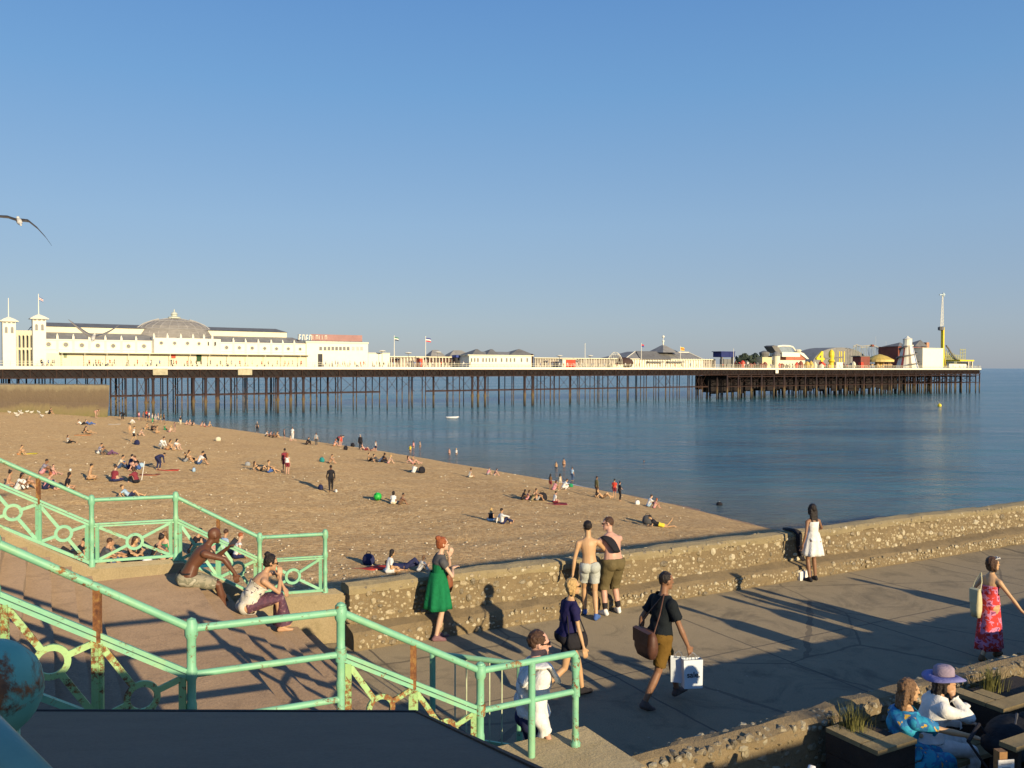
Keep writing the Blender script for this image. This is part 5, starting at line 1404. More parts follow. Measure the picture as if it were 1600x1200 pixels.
# distant wooded rise seen above the deck, left of the turret
def far_trees():
    m, N, L, P = newmat('distant_foliage'); P.inputs['Base Color'].default_value = (.045, .065, .045, 1); P.inputs['Roughness'].default_value = .9
    mb = MB(); rr = random.Random(12)
    for k in range(700):
        u = 1150+rr.random()*55; top = 554+2.2*math.sin(u*.35)+abs(u-1175)*.10; v = top+rr.random()*15; o_ = 8+rr.random()*5
        p = PP(pl(u, o_), o_, zp(u, o_, v)); n_ = Vector((rr.uniform(-1,1), rr.uniform(-1,1), rr.uniform(-1,1))).normalized(); x = n_.orthogonal().normalized(); y = n_.cross(x)
        r = rr.uniform(.4, .9)
        mb.add([p+x*r+y*r*.3, p+y*r, p-x*r*.8, p-y*r*.9], [(0,1,2,3)])
    o = mb.build('shrub_planting', m, fix=False); tag(o, 'dark green bushy mass showing above the pier deck left of the cream turret', 'shrubs', kind='stuff')
far_trees()

# concrete groyne at the far left, ending at the water
def groyne():
    zt_ = 1.15
    b = at(171, 602, zt_); a = at(-60, 600.5, zt_)
    a2 = at(-60, 600.5, zt_)+Vector((0, 9, 0)); b2 = Vector((b.x*1.07, b.y*1.06, b.z))
    m = m_concrete('groyne_concrete', (.25, .20, .12), (.36, .29, .18), (.17, .13, .07), .12, .8)
    mm, N, L, P = newmat('groyne_weed_concrete'); co = coords(N, 'Generated')
    g = N.new('ShaderNodeNewGeometry'); sz = N.new('ShaderNodeSeparateXYZ'); L.new(g.outputs['Position'], sz.inputs[0])
    n = nz(N, L, g.outputs['Position'], .25, 5, .7)
    f = math_(N, L, 'ADD', math_(N, L, 'MULTIPLY', math_(N, L, 'ADD', sz.outputs[2], 7.3), .1), math_(N, L, 'MULTIPLY', math_(N, L, 'ADD', n, -.5), .35))
    c = ramp(N, L, f, [(.02, (.34, .29, .13)), (.16, (.40, .34, .16)), (.27, (.21, .18, .06)), (.42, (.25, .19, .09)), (.5, (.17, .12, .075)), (.74, (.20, .145, .085)), (.82, (.30, .24, .14))])
    L.new(c, P.inputs['Base Color']); P.inputs['Roughness'].default_value = .9; bump(N, L, P, nz(N, L, g.outputs['Position'], 1.2, 6, .7), .8, .2)
    root = thing('groyne', 'massive brown concrete groyne running out to the water at the far left', 'groyne', (a+b)/2)
    org = (a+b)/2; org.z = 0; root.location = org
    mb = MB(); nseg = 40; rings = []
    for i in range(nseg+1):
        k = i/nseg; p = a.lerp(b, k); q = a2.lerp(b2, k); w_ = noise.noise(Vector((i*.7, 0, 0)))*.12
        bot = p+Vector((0, -1.6, 0))
        rings.append([Vector((bot.x, bot.y, -8.5)), Vector((p.x, p.y-.9, -4.4+w_)), Vector((p.x, p.y-.25, -2.0+w_)), Vector((p.x, p.y-.2, -1.9)), Vector((p.x, p.y, zt_+w_)), Vector((q.x, q.y, zt_+w_)), Vector((q.x, q.y, -8.5))])
    mb.loft(rings); base_at(mb, org).build('wall', mm, root)
    # weed-covered sloping toe beyond the end
    mw = vmat('green_weed', (.17, .16, .06), .4, .5, .8, .5, 2)
    mb = MB(); e = b.copy(); pts = []
    prof = [(-1, -4.6), (1, -5.0), (3, -5.8), (5, -6.6), (7, -7.1), (9, -7.7)]
    rings = []
    for x_, z_ in prof: rings.append([Vector((e.x+x_, e.y-3.5-.3*x_, z_-1.2)), Vector((e.x+x_, e.y-1.2, z_)), Vector((e.x+x_, e.y+3, z_+.1)), Vector((e.x+x_, e.y+8, z_-1.5))])
    mb.loft(rings); base_at(mb, org).build('weedy_toe', mw, root, smooth=True)
groyne()
# ================================================================ PEOPLE
DG = bpy.context.evaluated_depsgraph_get
def remesh_data(mb, voxel, name, smooth_it=2):
    me = bpy.data.meshes.new(name+'_raw'); me.from_pydata(mb.v, [], mb.f); me.update()
    o = bpy.data.objects.new(name+'_raw', me); COL.objects.link(o)
    bm = bmesh.new(); bm.from_mesh(me); bmesh.ops.recalc_face_normals(bm, faces=bm.faces); bm.to_mesh(me); bm.free()
    r = o.modifiers.new('r', 'REMESH'); r.mode = 'VOXEL'; r.voxel_size = voxel; r.use_smooth_shade = True
    if smooth_it:
        s = o.modifiers.new('s', 'SMOOTH'); s.factor = .5; s.iterations = smooth_it
    dg = DG(); dg.update(); ev = o.evaluated_get(dg)
    out = bpy.data.meshes.new_from_object(ev, preserve_all_data_layers=False, depsgraph=dg); out.name = name
    bpy.data.objects.remove(o); bpy.data.meshes.remove(me)
    out.materials.clear(); out.materials.append(None)
    out.polygons.foreach_set('use_smooth', [True]*len(out.polygons))
    return out
def capsule(mb, a, b, ra, rb, n=10):
    a = Vector(a); b = Vector(b); d = b-a; L_ = d.length
    if L_ < 1e-5: d = Vector((0, 0, 1))
    d.normalize(); x = d.orthogonal().normalized(); y = d.cross(x); rings = []
    for th in (-90+12, -55, -25): 
        t_ = R(th); rings.append((a+d*ra*math.sin(t_), ra*math.cos(t_)))
    rings.append((a, ra)); rings.append((a.lerp(b, .5), (ra+rb)/2)); rings.append((b, rb))
    for th in (25, 55, 90-12):
        t_ = R(th); rings.append((b+d*rb*math.sin(t_), rb*math.cos(t_)))
    mb.loft([[c+(x*math.cos(2*math.pi*k/n)+y*math.sin(2*math.pi*k/n))*r for k in range(n)] for c, r in rings])
def ellipsoid(mb, c, ax, M=None, n=12):
    t = MB(); t.ball((0, 0, 0), 1, n); M = M or Matrix.Identity(3)
    mb.add([Vector(c)+M @ Vector((p[0]*ax[0], p[1]*ax[1], p[2]*ax[2])) for p in t.v], t.f)
def ik(a, b, l1, l2, hint):
    a = Vector(a); b = Vector(b); d = b-a; L_ = d.length
    if L_ > (l1+l2)*.999: b = a+d.normalized()*(l1+l2)*.999; d = b-a; L_ = d.length
    if L_ < abs(l1-l2)+.02: L_ = abs(l1-l2)+.02
    q = (l1*l1-l2*l2+L_*L_)/(2*L_); h = math.sqrt(max(0, l1*l1-q*q)); dn = d.normalized()
    hv = Vector(hint); hv = hv-dn*hv.dot(dn)
    if hv.length < 1e-4: hv = dn.orthogonal()
    return a+dn*q+hv.normalized()*h, b

class Fig:
    """posed figure 1.75 m tall; +Y is forward, +X its right hand side"""
    def __init__(s, name, pel=(0, 0, .93), lean=(0, 0), side=0, twist=0, head=(0, 0), hipyaw=0,
                 hL=(-.25, .03, .80), hR=(.25, .03, .80), eL=(-.4, -1, 0), eR=(.4, -1, 0),
                 fL=(-.10, 0, .08), fR=(.10, 0, .08), kL=(0, 1, .2), kR=(0, 1, .2), fdL=(-.15, 1, 0), fdR=(.15, 1, 0),
                 sex='m', voxel=.03, fingers=False, fat=1.0, hdL=None, hdR=None, smooth_it=2, curl=.6):
        s.name = name; s.vox = voxel; s.sex = sex; mb = MB(); B = []
        f = sex == 'f'
        P0 = Vector(pel); X = Vector((1, 0, 0))
        def tdir(a): return Vector((math.sin(R(side)), math.sin(R(a))*math.cos(R(side)), math.cos(R(a))*math.cos(R(side))))
        d1, d2 = tdir(lean[0]), tdir(lean[1])
        mid = P0+d1*.22; ch = mid+d2*.24; nk = ch+d2*.07
        tw = Matrix.Rotation(R(-twist), 3, d2)
        hx = Matrix.Rotation(R(-hipyaw), 3, 'Z') @ X; sx = tw @ (X-d2*X.dot(d2)).normalized()
        def fr(d, x): x = (x-d*x.dot(d)).normalized(); return x, d.cross(x).normalized()*1.0
        prof = [(-.07, .10, .085), (-.02, .155 if not f else .165, .112), (.05, .165 if not f else .178, .12), (.13, .145 if not f else .145, .10), (.21, .132 if not f else .118, .092),
                (.30, .148 if not f else .128, .102), (.39, .168 if not f else .142, .108), (.455, .165 if not f else .140, .092), (.50, .115 if not f else .10, .07), (.54, .06, .058)]
        rings = []
        for h, a, b in prof:
            if h < .22: c = P0+d1*h; d = d1.lerp(d2, max(0, h/.22*.5)).normalized()
            else: c = mid+d2*(h-.22); d = d2
            k = max(0, min(1, h/.42)); xx = hx.lerp(sx, k); xx, yy = fr(d, xx)
            if yy.dot(Vector((0, 1, 0)) if abs(d.y) < .8 else Vector((0, 0, -1 if d.y > 0 else 1))) < 0: yy = -yy
            rings.append([c+xx*math.cos(q)*a*fat+yy*math.sin(q)*b*fat for q in [2*math.pi*i/16 for i in range(16)]])
        mb.loft(rings)
        s.fwd = yy
        if f:
            for q in (-1, 1): ellipsoid(mb, mid+d2*.15+sx*.065*q+yy*.075, (.062, .055, .06))
        for q in (-1, 1): ellipsoid(mb, P0+hx*.075*q-Vector((0, 1, 0))*.055 if lean[0] < 60 else P0, (.085, .085, .09))
        B.append(('torso', P0-d1*.05, mid, .13*fat)); B.append(('chest', mid, ch+d2*.02, .135*fat))
        sw = .178 if not f else .155
        sh = {q: ch+sx*sw*q-d2*.035 for q in (-1, 1)}
        hp = {q: P0+hx*.088*q-d1*.01 for q in (-1, 1)}
        ar = (1.0 if not f else .82)*(.5+.5*fat)
        s.J = {}
        for q, hand, eh, hd in ((-1, hL, eL, hdL), (1, hR, eR, hdR)):
            el, ha = ik(sh[q], hand, .285, .26, eh); S_ = 'L' if q < 0 else 'R'
            capsule(mb, sh[q], sh[q].lerp(el, .25), .058*ar, .052*ar); capsule(mb, sh[q].lerp(el, .1), el, .052*ar, .036*ar)
            capsule(mb, el, el.lerp(ha, .3), .037*ar, .041*ar); capsule(mb, el.lerp(ha, .3), ha, .041*ar, .026*ar)
            capsule(mb, ch+d2*.02, sh[q], .05, .05)
            B.append(('uarm'+S_, sh[q], el, .045*ar)); B.append(('farm'+S_, el, ha, .032*ar))
            fa = (ha-el).normalized(); hd_ = (Vector(hd).normalized() if hd else fa)
            tip = ha+hd_*.17; s.J['hand'+S_] = ha+hd_*.08; s.J['wrist'+S_] = ha
            B.append(('hand'+S_, ha+hd_*.015, tip, .03)); s.J['elbow'+S_] = el
            side_ = hd_.cross(Vector((0, 0, 1)) if abs(hd_.z) < .8 else Vector((1, 0, 0))*1.0).normalized()
            nrm_ = side_.cross(hd_).normalized()
            if fingers:
                capsule(mb, ha, ha+hd_*.03, .026, .026)
                for i in range(4):
                    o_ = side_*(i-1.5)*.021
                    capsule(mb, ha+hd_*.03+o_*.7, ha+hd_*.09+o_, .015, .0125, 8)
                    L3 = (.068, .078, .072, .056)[i]; cu = -nrm_*curl
                    k1 = ha+hd_*.09+o_; k2 = k1+(hd_+cu*.45).normalized()*L3*.5; k3 = k2+(hd_*.8+cu*1.3).normalized()*L3*.5
                    capsule(mb, k1, k2, .0115, .0105, 8); capsule(mb, k2, k3, .0105, .0092, 8)
                th0 = ha+hd_*.03-side_*.025*(-q if False else 1); th1 = th0+(hd_*.6-side_*.8-nrm_*.3).normalized()*.045
                capsule(mb, th0, th1, .0135, .012, 8); capsule(mb, th1, th1+(hd_*.9-side_*.2-nrm_*.4).normalized()*.035, .012, .010, 8)
            else:
                capsule(mb, ha, ha+hd_*.08, .026, .032, 8); capsule(mb, ha+hd_*.08, ha+(hd_*1-nrm_*.25*curl).normalized()*.165, .03, .018, 8)
                capsule(mb, ha+hd_*.03, ha+hd_*.08-side_*.05, .015, .012, 6)
        for q, foot, kh, fd in ((-1, fL, kL, fdL), (1, fR, kR, fdR)):
            kn, an = ik(hp[q], foot, .43, .425, kh); S_ = 'L' if q < 0 else 'R'
            lr = (1.0 if not f else .95)*(.6+.4*fat)
            capsule(mb, hp[q], hp[q].lerp(kn, .45), .086*lr*(1.06 if f else 1), .072*lr, 12); capsule(mb, hp[q].lerp(kn, .45), kn, .072*lr, .052*lr, 12)
            capsule(mb, kn, kn.lerp(an, .35), .050*lr, .054*lr, 12); capsule(mb, kn.lerp(an, .35), an, .054*lr, .034*lr, 12)
            fdv = Vector(fd).normalized(); heel = an-fdv*.035+Vector((0, 0, -.045)) if fdv.z > -.6 else an-Vector((0, 0, .03))
            toe = an+fdv*.155+Vector((0, 0, -.055 if abs(fdv.z) < .5 else 0))
            capsule(mb, an, heel, .036, .032, 8); capsule(mb, heel, toe, .034, .026, 8); capsule(mb, an, toe.lerp(heel, .3), .034, .032, 8)
            B.append(('thigh'+S_, hp[q], kn, .066)); B.append(('shin'+S_, kn, an.lerp(kn, .06), .046)); B.append(('foot'+S_, heel, toe, .036))
            s.J['knee'+S_] = kn; s.J['ankle'+S_] = an; s.J['toe'+S_] = toe
        # head
        yaw, pit = head
        yy2 = s.fwd; upn = (d2*.55+Vector((0, 0, 1))*.45).normalized() if d2.z > -.3 else d2
        hb = nk+(upn*.6+yy2*.12).normalized()*.05
        cN = nk-d2*.03; cH = hb+upn*.125+yy2*.02
        base = Matrix((sx, s.fwd, d2)).transposed()
        # upright frame for the head
        z_ = upn; x_ = (sx-z_*sx.dot(z_)).normalized(); y_ = z_.cross(x_)
        HM = Matrix((x_, y_, z_)).transposed() @ Matrix.Rotation(R(-yaw), 3, 'Z') @ Matrix.Rotation(R(pit), 3, 'X')
        s.HM = HM; s.HC = cH
        capsule(mb, cN, cH+HM @ Vector((0, -.02, -.05)), .056 if not f else .047, .05 if not f else .043, 12)
        ellipsoid(mb, cH+HM @ Vector((0, -.008, .022)), (.077, .096, .098), HM, 16)
        ellipsoid(mb, cH+HM @ Vector((0, .030, -.045)), (.055, .058, .070), HM, 12)
        capsule(mb, cH+HM @ Vector((0, .088, .005)), cH+HM @ Vector((0, .106, -.028)), .010, .014, 8)
        capsule(mb, cH+HM @ Vector((-.022, .085, -.065)), cH+HM @ Vector((.022, .085, -.065)), .009, .009, 8)
        capsule(mb, cH+HM @ Vector((-.035, .082, .026)), cH+HM @ Vector((.035, .082, .026)), .012, .012, 8)
        ellipsoid(mb, cH+HM @ Vector((0, .07, -.098)), (.024, .022, .018), HM, 8)
        for q in (-1, 1): ellipsoid(mb, cH+HM @ Vector((.078*q, -.005, -.008)), (.011, .018, .030), HM, 8)
        B.append(('neck', cN, cH-upn*.08, .05)); B.append(('head', cH-HM @ Vector((0, 0, .05)), cH+HM @ Vector((0, 0, .03)), .085))
        s.B = B; s.d2 = d2; s.sx = sx; s.sh = sh; s.nk = nk; s.P0 = P0; s.ch = ch; s.hx = hx
        s.body = remesh_data(mb, voxel, name+'_body', smooth_it)
        n = len(s.body.vertices); co = np.empty(n*3); s.body.vertices.foreach_get('co', co); s.co = co.reshape(-1, 3)
        no = np.empty(n*3); s.body.vertices.foreach_get('normal', no); s.no = no.reshape(-1, 3)
        best = np.full(n, 1e9); s.bi = np.zeros(n, int); s.bt = np.zeros(n)
        for i, (nm, a, b, r) in enumerate(B):
            a = np.array(a); b = np.array(b); d = b-a; L2 = d@d
            tt = ((s.co-a)@d)/L2; tc_ = np.clip(tt, 0, 1); q = np.linalg.norm(s.co-(a+tc_[:, None]*d), axis=1)-r
            m_ = q < best; best[m_] = q[m_]; s.bi[m_] = i; s.bt[m_] = tt[m_]
        s.names = np.array([b[0] for b in B])[s.bi]
        s.cache = {}
    def cover(s, name, rules, off=.012, wav=0.0):
        """garment: rules {bone: (tmin, tmax)}; returns mesh data a little outside the body"""
        key = (name, str(rules), off)
        if key in s.cache: return s.cache[key]
        keep = np.zeros(len(s.co), bool)
        for k, (lo, hi) in rules.items():
            for nm in ([k] if k in ('torso', 'chest', 'neck', 'head', 'handL', 'handR', 'uarmL', 'uarmR', 'farmL', 'farmR', 'thighL', 'thighR', 'shinL', 'shinR', 'footL', 'footR') else [k+'L', k+'R']):
                keep |= (s.names == nm) & (s.bt >= lo) & (s.bt <= hi)
        offs = np.full(len(s.co), off)
        if wav:
            offs = offs+wav*(np.sin(s.co[:, 2]*38+s.co[:, 0]*25)*.5+.5)*(np.sin(s.co[:, 1]*31+s.co[:, 2]*9)*.5+.5)
        nc = s.co+s.no*offs[:, None]
        vmap = -np.ones(len(s.co), int); fs = []; vs = []
        for p in s.body.polygons:
            vv = p.vertices
            if all(keep[i] for i in vv):
                for i in vv:
                    if vmap[i] < 0: vmap[i] = len(vs); vs.append(nc[i])
                fs.append([int(vmap[i]) for i in vv])
        me = bpy.data.meshes.new(s.name+'_'+name); me.from_pydata([tuple(v) for v in vs], [], fs); me.materials.append(None)
        if off > .014 or wav > .01:
            bm = bmesh.new(); bm.from_mesh(me); inner = [v for v in bm.verts if not v.is_boundary]
            for _ in range(int(14*(off/.03)) if s.vox < .02 else 2): bmesh.ops.smooth_vert(bm, verts=inner, factor=.5, use_axis_x=True, use_axis_y=True, use_axis_z=True)
            bm.to_mesh(me); bm.free()
        # give the hem a thickness by closing it inward
        bm = bmesh.new(); bm.from_mesh(me)
        be = [e for e in bm.edges if e.is_boundary]
        if be:
            ex = bmesh.ops.extrude_edge_only(bm, edges=be)
            for v in [g for g in ex['geom'] if isinstance(g, bmesh.types.BMVert)]:
                v.co -= v.normal*off*.9 if v.normal.length > 0 else Vector()
            bmesh.ops.recalc_face_normals(bm, faces=bm.faces)
        bm.to_mesh(me); bm.free()
        me.polygons.foreach_set('use_smooth', [True]*len(me.polygons)); me.update()
        s.cache[key] = me; return me
    def top(s, kind='tee', off=.012):
        r = {'torso': (-1, 2), 'chest': (-1, .93)}
        if kind == 'tee': r = {'torso': (.15, 2), 'chest': (-1, 1.15), 'uarm': (-1, .62)}
        if kind == 'long': r = {'torso': (.0, 2), 'chest': (-1, 1.2), 'uarm': (-1, 2), 'farm': (-1, .93)}
        if kind == 'tank': r = {'torso': (.15, 2), 'chest': (-1, .86), 'uarm': (-1, .08)}
        if kind == 'bikini': r = {'chest': (.25, .66)}
        return s.cover('top_'+kind, r, off, off*.8)
    def bottom(s, kind='shorts', off=.016):
        r = {'shorts': {'torso': (-1, .42), 'thigh': (-1, .72)}, 'trousers': {'torso': (-1, .42), 'thigh': (-1, 2), 'shin': (-1, .97)},
             'briefs': {'torso': (-1, .22), 'thigh': (-1, .10)}, 'skirt': {'torso': (-1, .5), 'thigh': (-1, .62)}, 'long': {'torso': (-1, .45), 'thigh': (-1, .95)}}[kind]
        return s.cover('bottom_'+kind, r, off, off*.6)
    def shoes(s): return s.cover('shoes', {'foot': (-2, 3), 'shin': (.99, 2)}, .008)
    def hair(s, kind='short'):
        if ('hair', kind) in s.cache: return s.cache[('hair', kind)]
        mb = MB(); H = s.HM; C = s.HC; q = lambda x, y, z: C+H @ Vector((x, y, z))
        if kind == 'short':
            ellipsoid(mb, q(0, -.020, .034), (.083, .096, .098), H, 14)
        elif kind == 'crop':
            ellipsoid(mb, q(0, -.018, .030), (.0805, .094, .098), H, 14)
        else:
            ellipsoid(mb, q(0, -.022, .028), (.090, .100, .108), H, 14)
            if kind in ('long', 'bob', 'verylong'):
                ln = {'bob': .10, 'long': .30, 'verylong': .46}[kind]
                dn = (Vector((0, 0, -1)) if s.d2.z > .4 else -s.d2)
                back = q(0, -.06, -.01)
                for x in (-.055, -.02, .02, .055):
                    a = q(x, -.055, 0); b = a+dn*ln*(1-.2*abs(x)/.055)-s.fwd*(.055 if ln > .2 else .0)
                    capsule(mb, a, a.lerp(b, .4), .042, .040, 8); capsule(mb, a.lerp(b, .4), b, .040, .024, 8)
                for x in (-.078, .078):
                    capsule(mb, q(x, -.01, .03), q(x*1.05, -.02, -.10), .026, .024, 8)
            if kind == 'bun':
                ellipsoid(mb, q(0, -.075, .115), (.05, .05, .045), H, 10); ellipsoid(mb, q(0, -.05, -.02), (.075, .07, .06), H, 10)
            if kind == 'pony':
                a = q(0, -.10, .02); dn = Vector((0, 0, -1)); capsule(mb, a, a+dn*.12-s.fwd*.04, .04, .035, 8); capsule(mb, a+dn*.12-s.fwd*.04, a+dn*.26-s.fwd*.03, .035, .018, 8)
        me = remesh_data(mb, min(s.vox, .02)*.8, s.name+'_hair', 1)
        for v in me.vertices:
            v.co += v.normal*noise.noise(v.co*38)*.009
        s.cache[('hair', kind)] = me; return me

def skinm(name, c):
    if ('skin', name) in _mc: return _mc[('skin', name)]
    m, N, L, P = newmat('skin_'+name); co = coords(N)
    lo = tuple(x*.86 for x in c); L.new(ramp(N, L, nz(N, L, co, 9, 4), [(.3, lo), (.7, c)]), P.inputs['Base Color'])
    P.inputs['Roughness'].default_value = .48; P.inputs['Specular IOR Level'].default_value = .35
    P.inputs['Subsurface Weight'].default_value = 0.0
    bump(N, L, P, nz(N, L, co, 90, 3), .12, .004)
    _mc[('skin', name)] = m; return m
SK = {'pale': skinm('pale', (.62, .40, .28)), 'tan': skinm('tan', (.50, .29, .17)), 'pink': skinm('pink', (.60, .34, .25)), 'brown': skinm('brown', (.27, .14, .08)), 'dark': skinm('dark', (.135, .055, .03)), 'gold': skinm('gold', (.56, .34, .18))}
def cloth(name, c, var=.12):
    key = ('cl', name)
    if key in _mc: return _mc[key]
    m, N, L, P = newmat('cloth_'+name); co = coords(N)
    f = nz(N, L, co, 14, 5, .6); L.new(ramp(N, L, f, [(.3, tuple(x*(1-var) for x in c)), (.7, tuple(min(1, x*(1+var)) for x in c))]), P.inputs['Base Color'])
    P.inputs['Roughness'].default_value = .85; P.inputs['Specular IOR Level'].default_value = .15
    wv = nz(N, L, co, 9, 4, .6, 1.2); bump(N, L, P, wv, .55, .03)
    _mc[key] = m; return m
CL = {k: cloth(k, v) for k, v in dict(white=(.74, .73, .70), cream=(.66, .58, .42), black=(.022, .021, .026), navy=(.025, .03, .085), blue=(.07, .14, .38), lightblue=(.34, .48, .62), red=(.55, .06, .04),
      maroon=(.22, .035, .05), pink=(.68, .30, .34), green=(.03, .28, .12), teal=(.03, .25, .24), grey=(.30, .31, .32), darkgrey=(.085, .085, .09), brown=(.17, .10, .055), khaki=(.33, .27, .15), yellow=(.75, .60, .06), orange=(.65, .22, .05), purple=(.16, .08, .16), olive=(.14, .125, .06), denim=(.06, .10, .20)).items()}
HR = {'black': vmat('hair_black', (.018, .013, .012), .3, 40, .45, .6, 90, bdist=.02), 'brown': vmat('hair_brown', (.07, .035, .02), .35, 40, .45, .6, 90, bdist=.02), 'ginger': vmat('hair_ginger', (.30, .085, .03), .3, 40, .45, .6, 90, bdist=.02),
      'blonde': vmat('hair_blonde', (.52, .34, .14), .3, 40, .45, .6, 90, bdist=.02), 'grey': vmat('hair_grey', (.3, .28, .26), .3, 40, .45, .6, 90, bdist=.02), 'lbrown': vmat('hair_light_brown', (.18, .10, .05), .35, 40, .45, .6, 90, bdist=.02)}

def link_part(name, me, mat, parent):
    o = bpy.data.objects.new(name, me); COL.objects.link(o); o.parent = parent
    o.material_slots[0].link = 'OBJECT'; o.material_slots[0].material = mat
    return o
def person(label, loc, phi, fig, skin='tan', scale=1.0, hair=None, parts=(), group=None):
    """thing = body mesh; hair and clothing are its children"""
    o = bpy.data.objects.new('person', fig.body); COL.objects.link(o)
    o.location = loc; o.rotation_euler = (0, 0, R(-phi)); o.scale = (scale,)*3
    o.material_slots[0].link = 'OBJECT'; o.material_slots[0].material = SK[skin]
    tag(o, label, 'person', group)
    if hair: link_part('hair', fig.hair(hair[0]), HR[hair[1]], o)
    for nm, me, m in parts: link_part(nm, me, m, o)
    return o
def addpart(o, mb, name, m, smooth=False):
    p = mb.build(name, m, o, smooth); return p
def skirt_mb(F, waist_h, hem, r0, r1, folds=9, amp=.012, fwd=0.0, top_h=None):
    """hanging skirt from the waist at height waist_h down to hem (local coords)"""
    mb = MB(); n = 56; rings = []
    c0 = Vector((F.P0.x, F.P0.y, waist_h)); c1 = Vector((F.P0.x, F.P0.y+fwd, hem))
    for i in range(9):
        k = i/8; c = c0.lerp(c1, k); a = r0[0]+(r1[0]-r0[0])*k**.8; b = r0[1]+(r1[1]-r0[1])*k**.8
        rings.append([c+Vector((math.cos(q)*(a+amp*k*math.sin(folds*q+1.3*k)), math.sin(q)*(b+amp*k*math.sin(folds*q+.7)), .006*k*math.sin(3*q))) for q in [2*math.pi*j/n for j in range(n)]])
    rings2 = [[p*1.0-(p-c0.lerp(c1, i/8))*.05 for p in rg] for i, rg in enumerate(rings)][::-1]
    mb.loft(rings+rings2, 0, False)
    return mb
# ================================================================ NEAR PEOPLE
VN = .0105
def glasses(F, o, m=None, up=0):
    mb = MB(); q = lambda x, y, z: F.HC+F.HM @ Vector((x, y, z+up))
    for s_ in (-1, 1):
        c = q(.034*s_, .097, .006); mb.loft([[c+F.HM @ Vector((.027*math.cos(a)*k, dy, .021*math.sin(a)*k)) for a in [2*math.pi*i/10 for i in range(10)]] for k, dy in ((.2, .006), (1, .004), (1, -.004), (.2, -.004))])
        mb.bar(q(.062*s_, .092, .012), q(.083*s_, .0, .008), .005, .008)
    mb.bar(q(-.012, .104, .010), q(.012, .104, .010), .005, .006)
    return addpart(o, mb, 'sunglasses', m or vmat('dark_lenses', (.012, .010, .012), .1, 5, .15, 0, spec=.6))
def eyes(F, o):
    mb = MB()
    for s_ in (-1, 1): mb.ball(F.HC+F.HM @ Vector((.032*s_, .084, .004)), .012, 8)
    return addpart(o, mb, 'eyes', vmat('eye_dark', (.05, .035, .03), .1, 5, .2, 0), True)

def pixel_ground(u, v, z=0.0): return at(u, v, z)

# -- man in grey shorts at the wall
F = Fig('man_grey', pel=(0, 0, .92), lean=(3, 6), side=-3, head=(-14, -4), hL=(-.30, .02, .80), eL=(-1, -.6, 0), hR=(.20, .42, 1.12), eR=(.8, -.4, -.3),
        fL=(-.06, .18, .09), fR=(.10, -.16, .085), fdL=(.1, 1, 0), fdR=(.5, 1, 0), voxel=VN, fingers=True, fat=.88)
o = person('shirtless slim young man in pale grey shorts and blue trainers standing at the flint wall', S(8.62, 12.90), -2, F, 'gold', 1.0, ('crop', 'black'),
           [('shorts', F.cover('shorts', {'torso': (-1, .45), 'thigh': (-1, .60)}, .026, .012), CL['grey2'] if 'grey2' in CL else cloth('palegrey', (.44, .46, .42)))])
link_part('shoes', F.shoes(), CL['blue'], o)
# -- heavier man in brown shorts leaning on the wall
p0 = S(9.10, 12.86)
F = Fig('man_brown', pel=(0, -.02, .91), lean=(10, 20), head=(-62, 0), hL=(-.24, .50, 1.00), eL=(-1, .2, .1), hR=(.12, .56, 1.00), eR=(1, .2, .1), hdL=(.9, .5, 0), hdR=(-.9, .4, 0),
        fL=(-.15, .0, .085), fR=(.14, .04, .085), fdL=(-.25, 1, 0), fdR=(.2, 1, 0), voxel=VN, fingers=True, fat=1.16)
o = person('shirtless broad man in long brown shorts leaning on the wall, black top over his shoulder', p0, -24, F, 'pink', 1.03, ('short', 'brown'),
           [('shorts', F.cover('shorts', {'torso': (-1, .48), 'thigh': (-1, 2), 'shin': (-1, .12)}, .036, .016), cloth('brown_olive', (.135, .105, .05)))])
link_part('shoes', F.shoes(), CL['white'], o); link_part('socks', F.cover('socks', {'shin': (.72, .99)}, .006), CL['black'], o)
glasses(F, o)
mb = MB(); nn = 10; g = F.sh[-1]+F.d2*.055
ring_ = []
for i in range(9):
    k = i/8; c = F.sh[-1].lerp(F.sh[1], .42)+F.d2*.07-F.sx*.13*(1-k)-F.fwd*(.02+.19*k)-F.d2*(.30*k*k+.02); wd = .05+.045*math.sin(k*2.6)
    ring_.append([c+F.sx*wd*math.cos(a)+F.d2*.02*math.sin(a)-F.fwd*.022*math.sin(a)+F.sx*.01*math.sin(5*k+a) for a in [2*math.pi*j/nn for j in range(nn)]])
mb.loft(ring_); addpart(o, mb, 'shirt_over_shoulder', CL['black'], True)

# -- girl in the white dress
F = Fig('girl_white', pel=(0, 0, .93), lean=(0, 3), head=(10, 3), hL=(-.27, .02, .84), hR=(.17, .30, 1.08), eR=(1, -.3, -.2), fL=(-.10, -.02, .08), fR=(.12, .06, .08), sex='f', voxel=VN, fingers=True, fat=.9)
o = person('girl in a short white sleeveless dress with long dark hair looking over the wall', at(1270, 908, 0), -20, F, 'brown', .93, ('verylong', 'black'),
           [('dress_top', F.cover('dress_top', {'torso': (.2, 2), 'chest': (-1, .80)}, .012), CL['white'])])
addpart(o, skirt_mb(F, 1.12, .60, (.135, .115), (.25, .20), 8, .02), 'skirt', CL['white'], True)
link_part('shoes', F.shoes(), CL['black'], o)

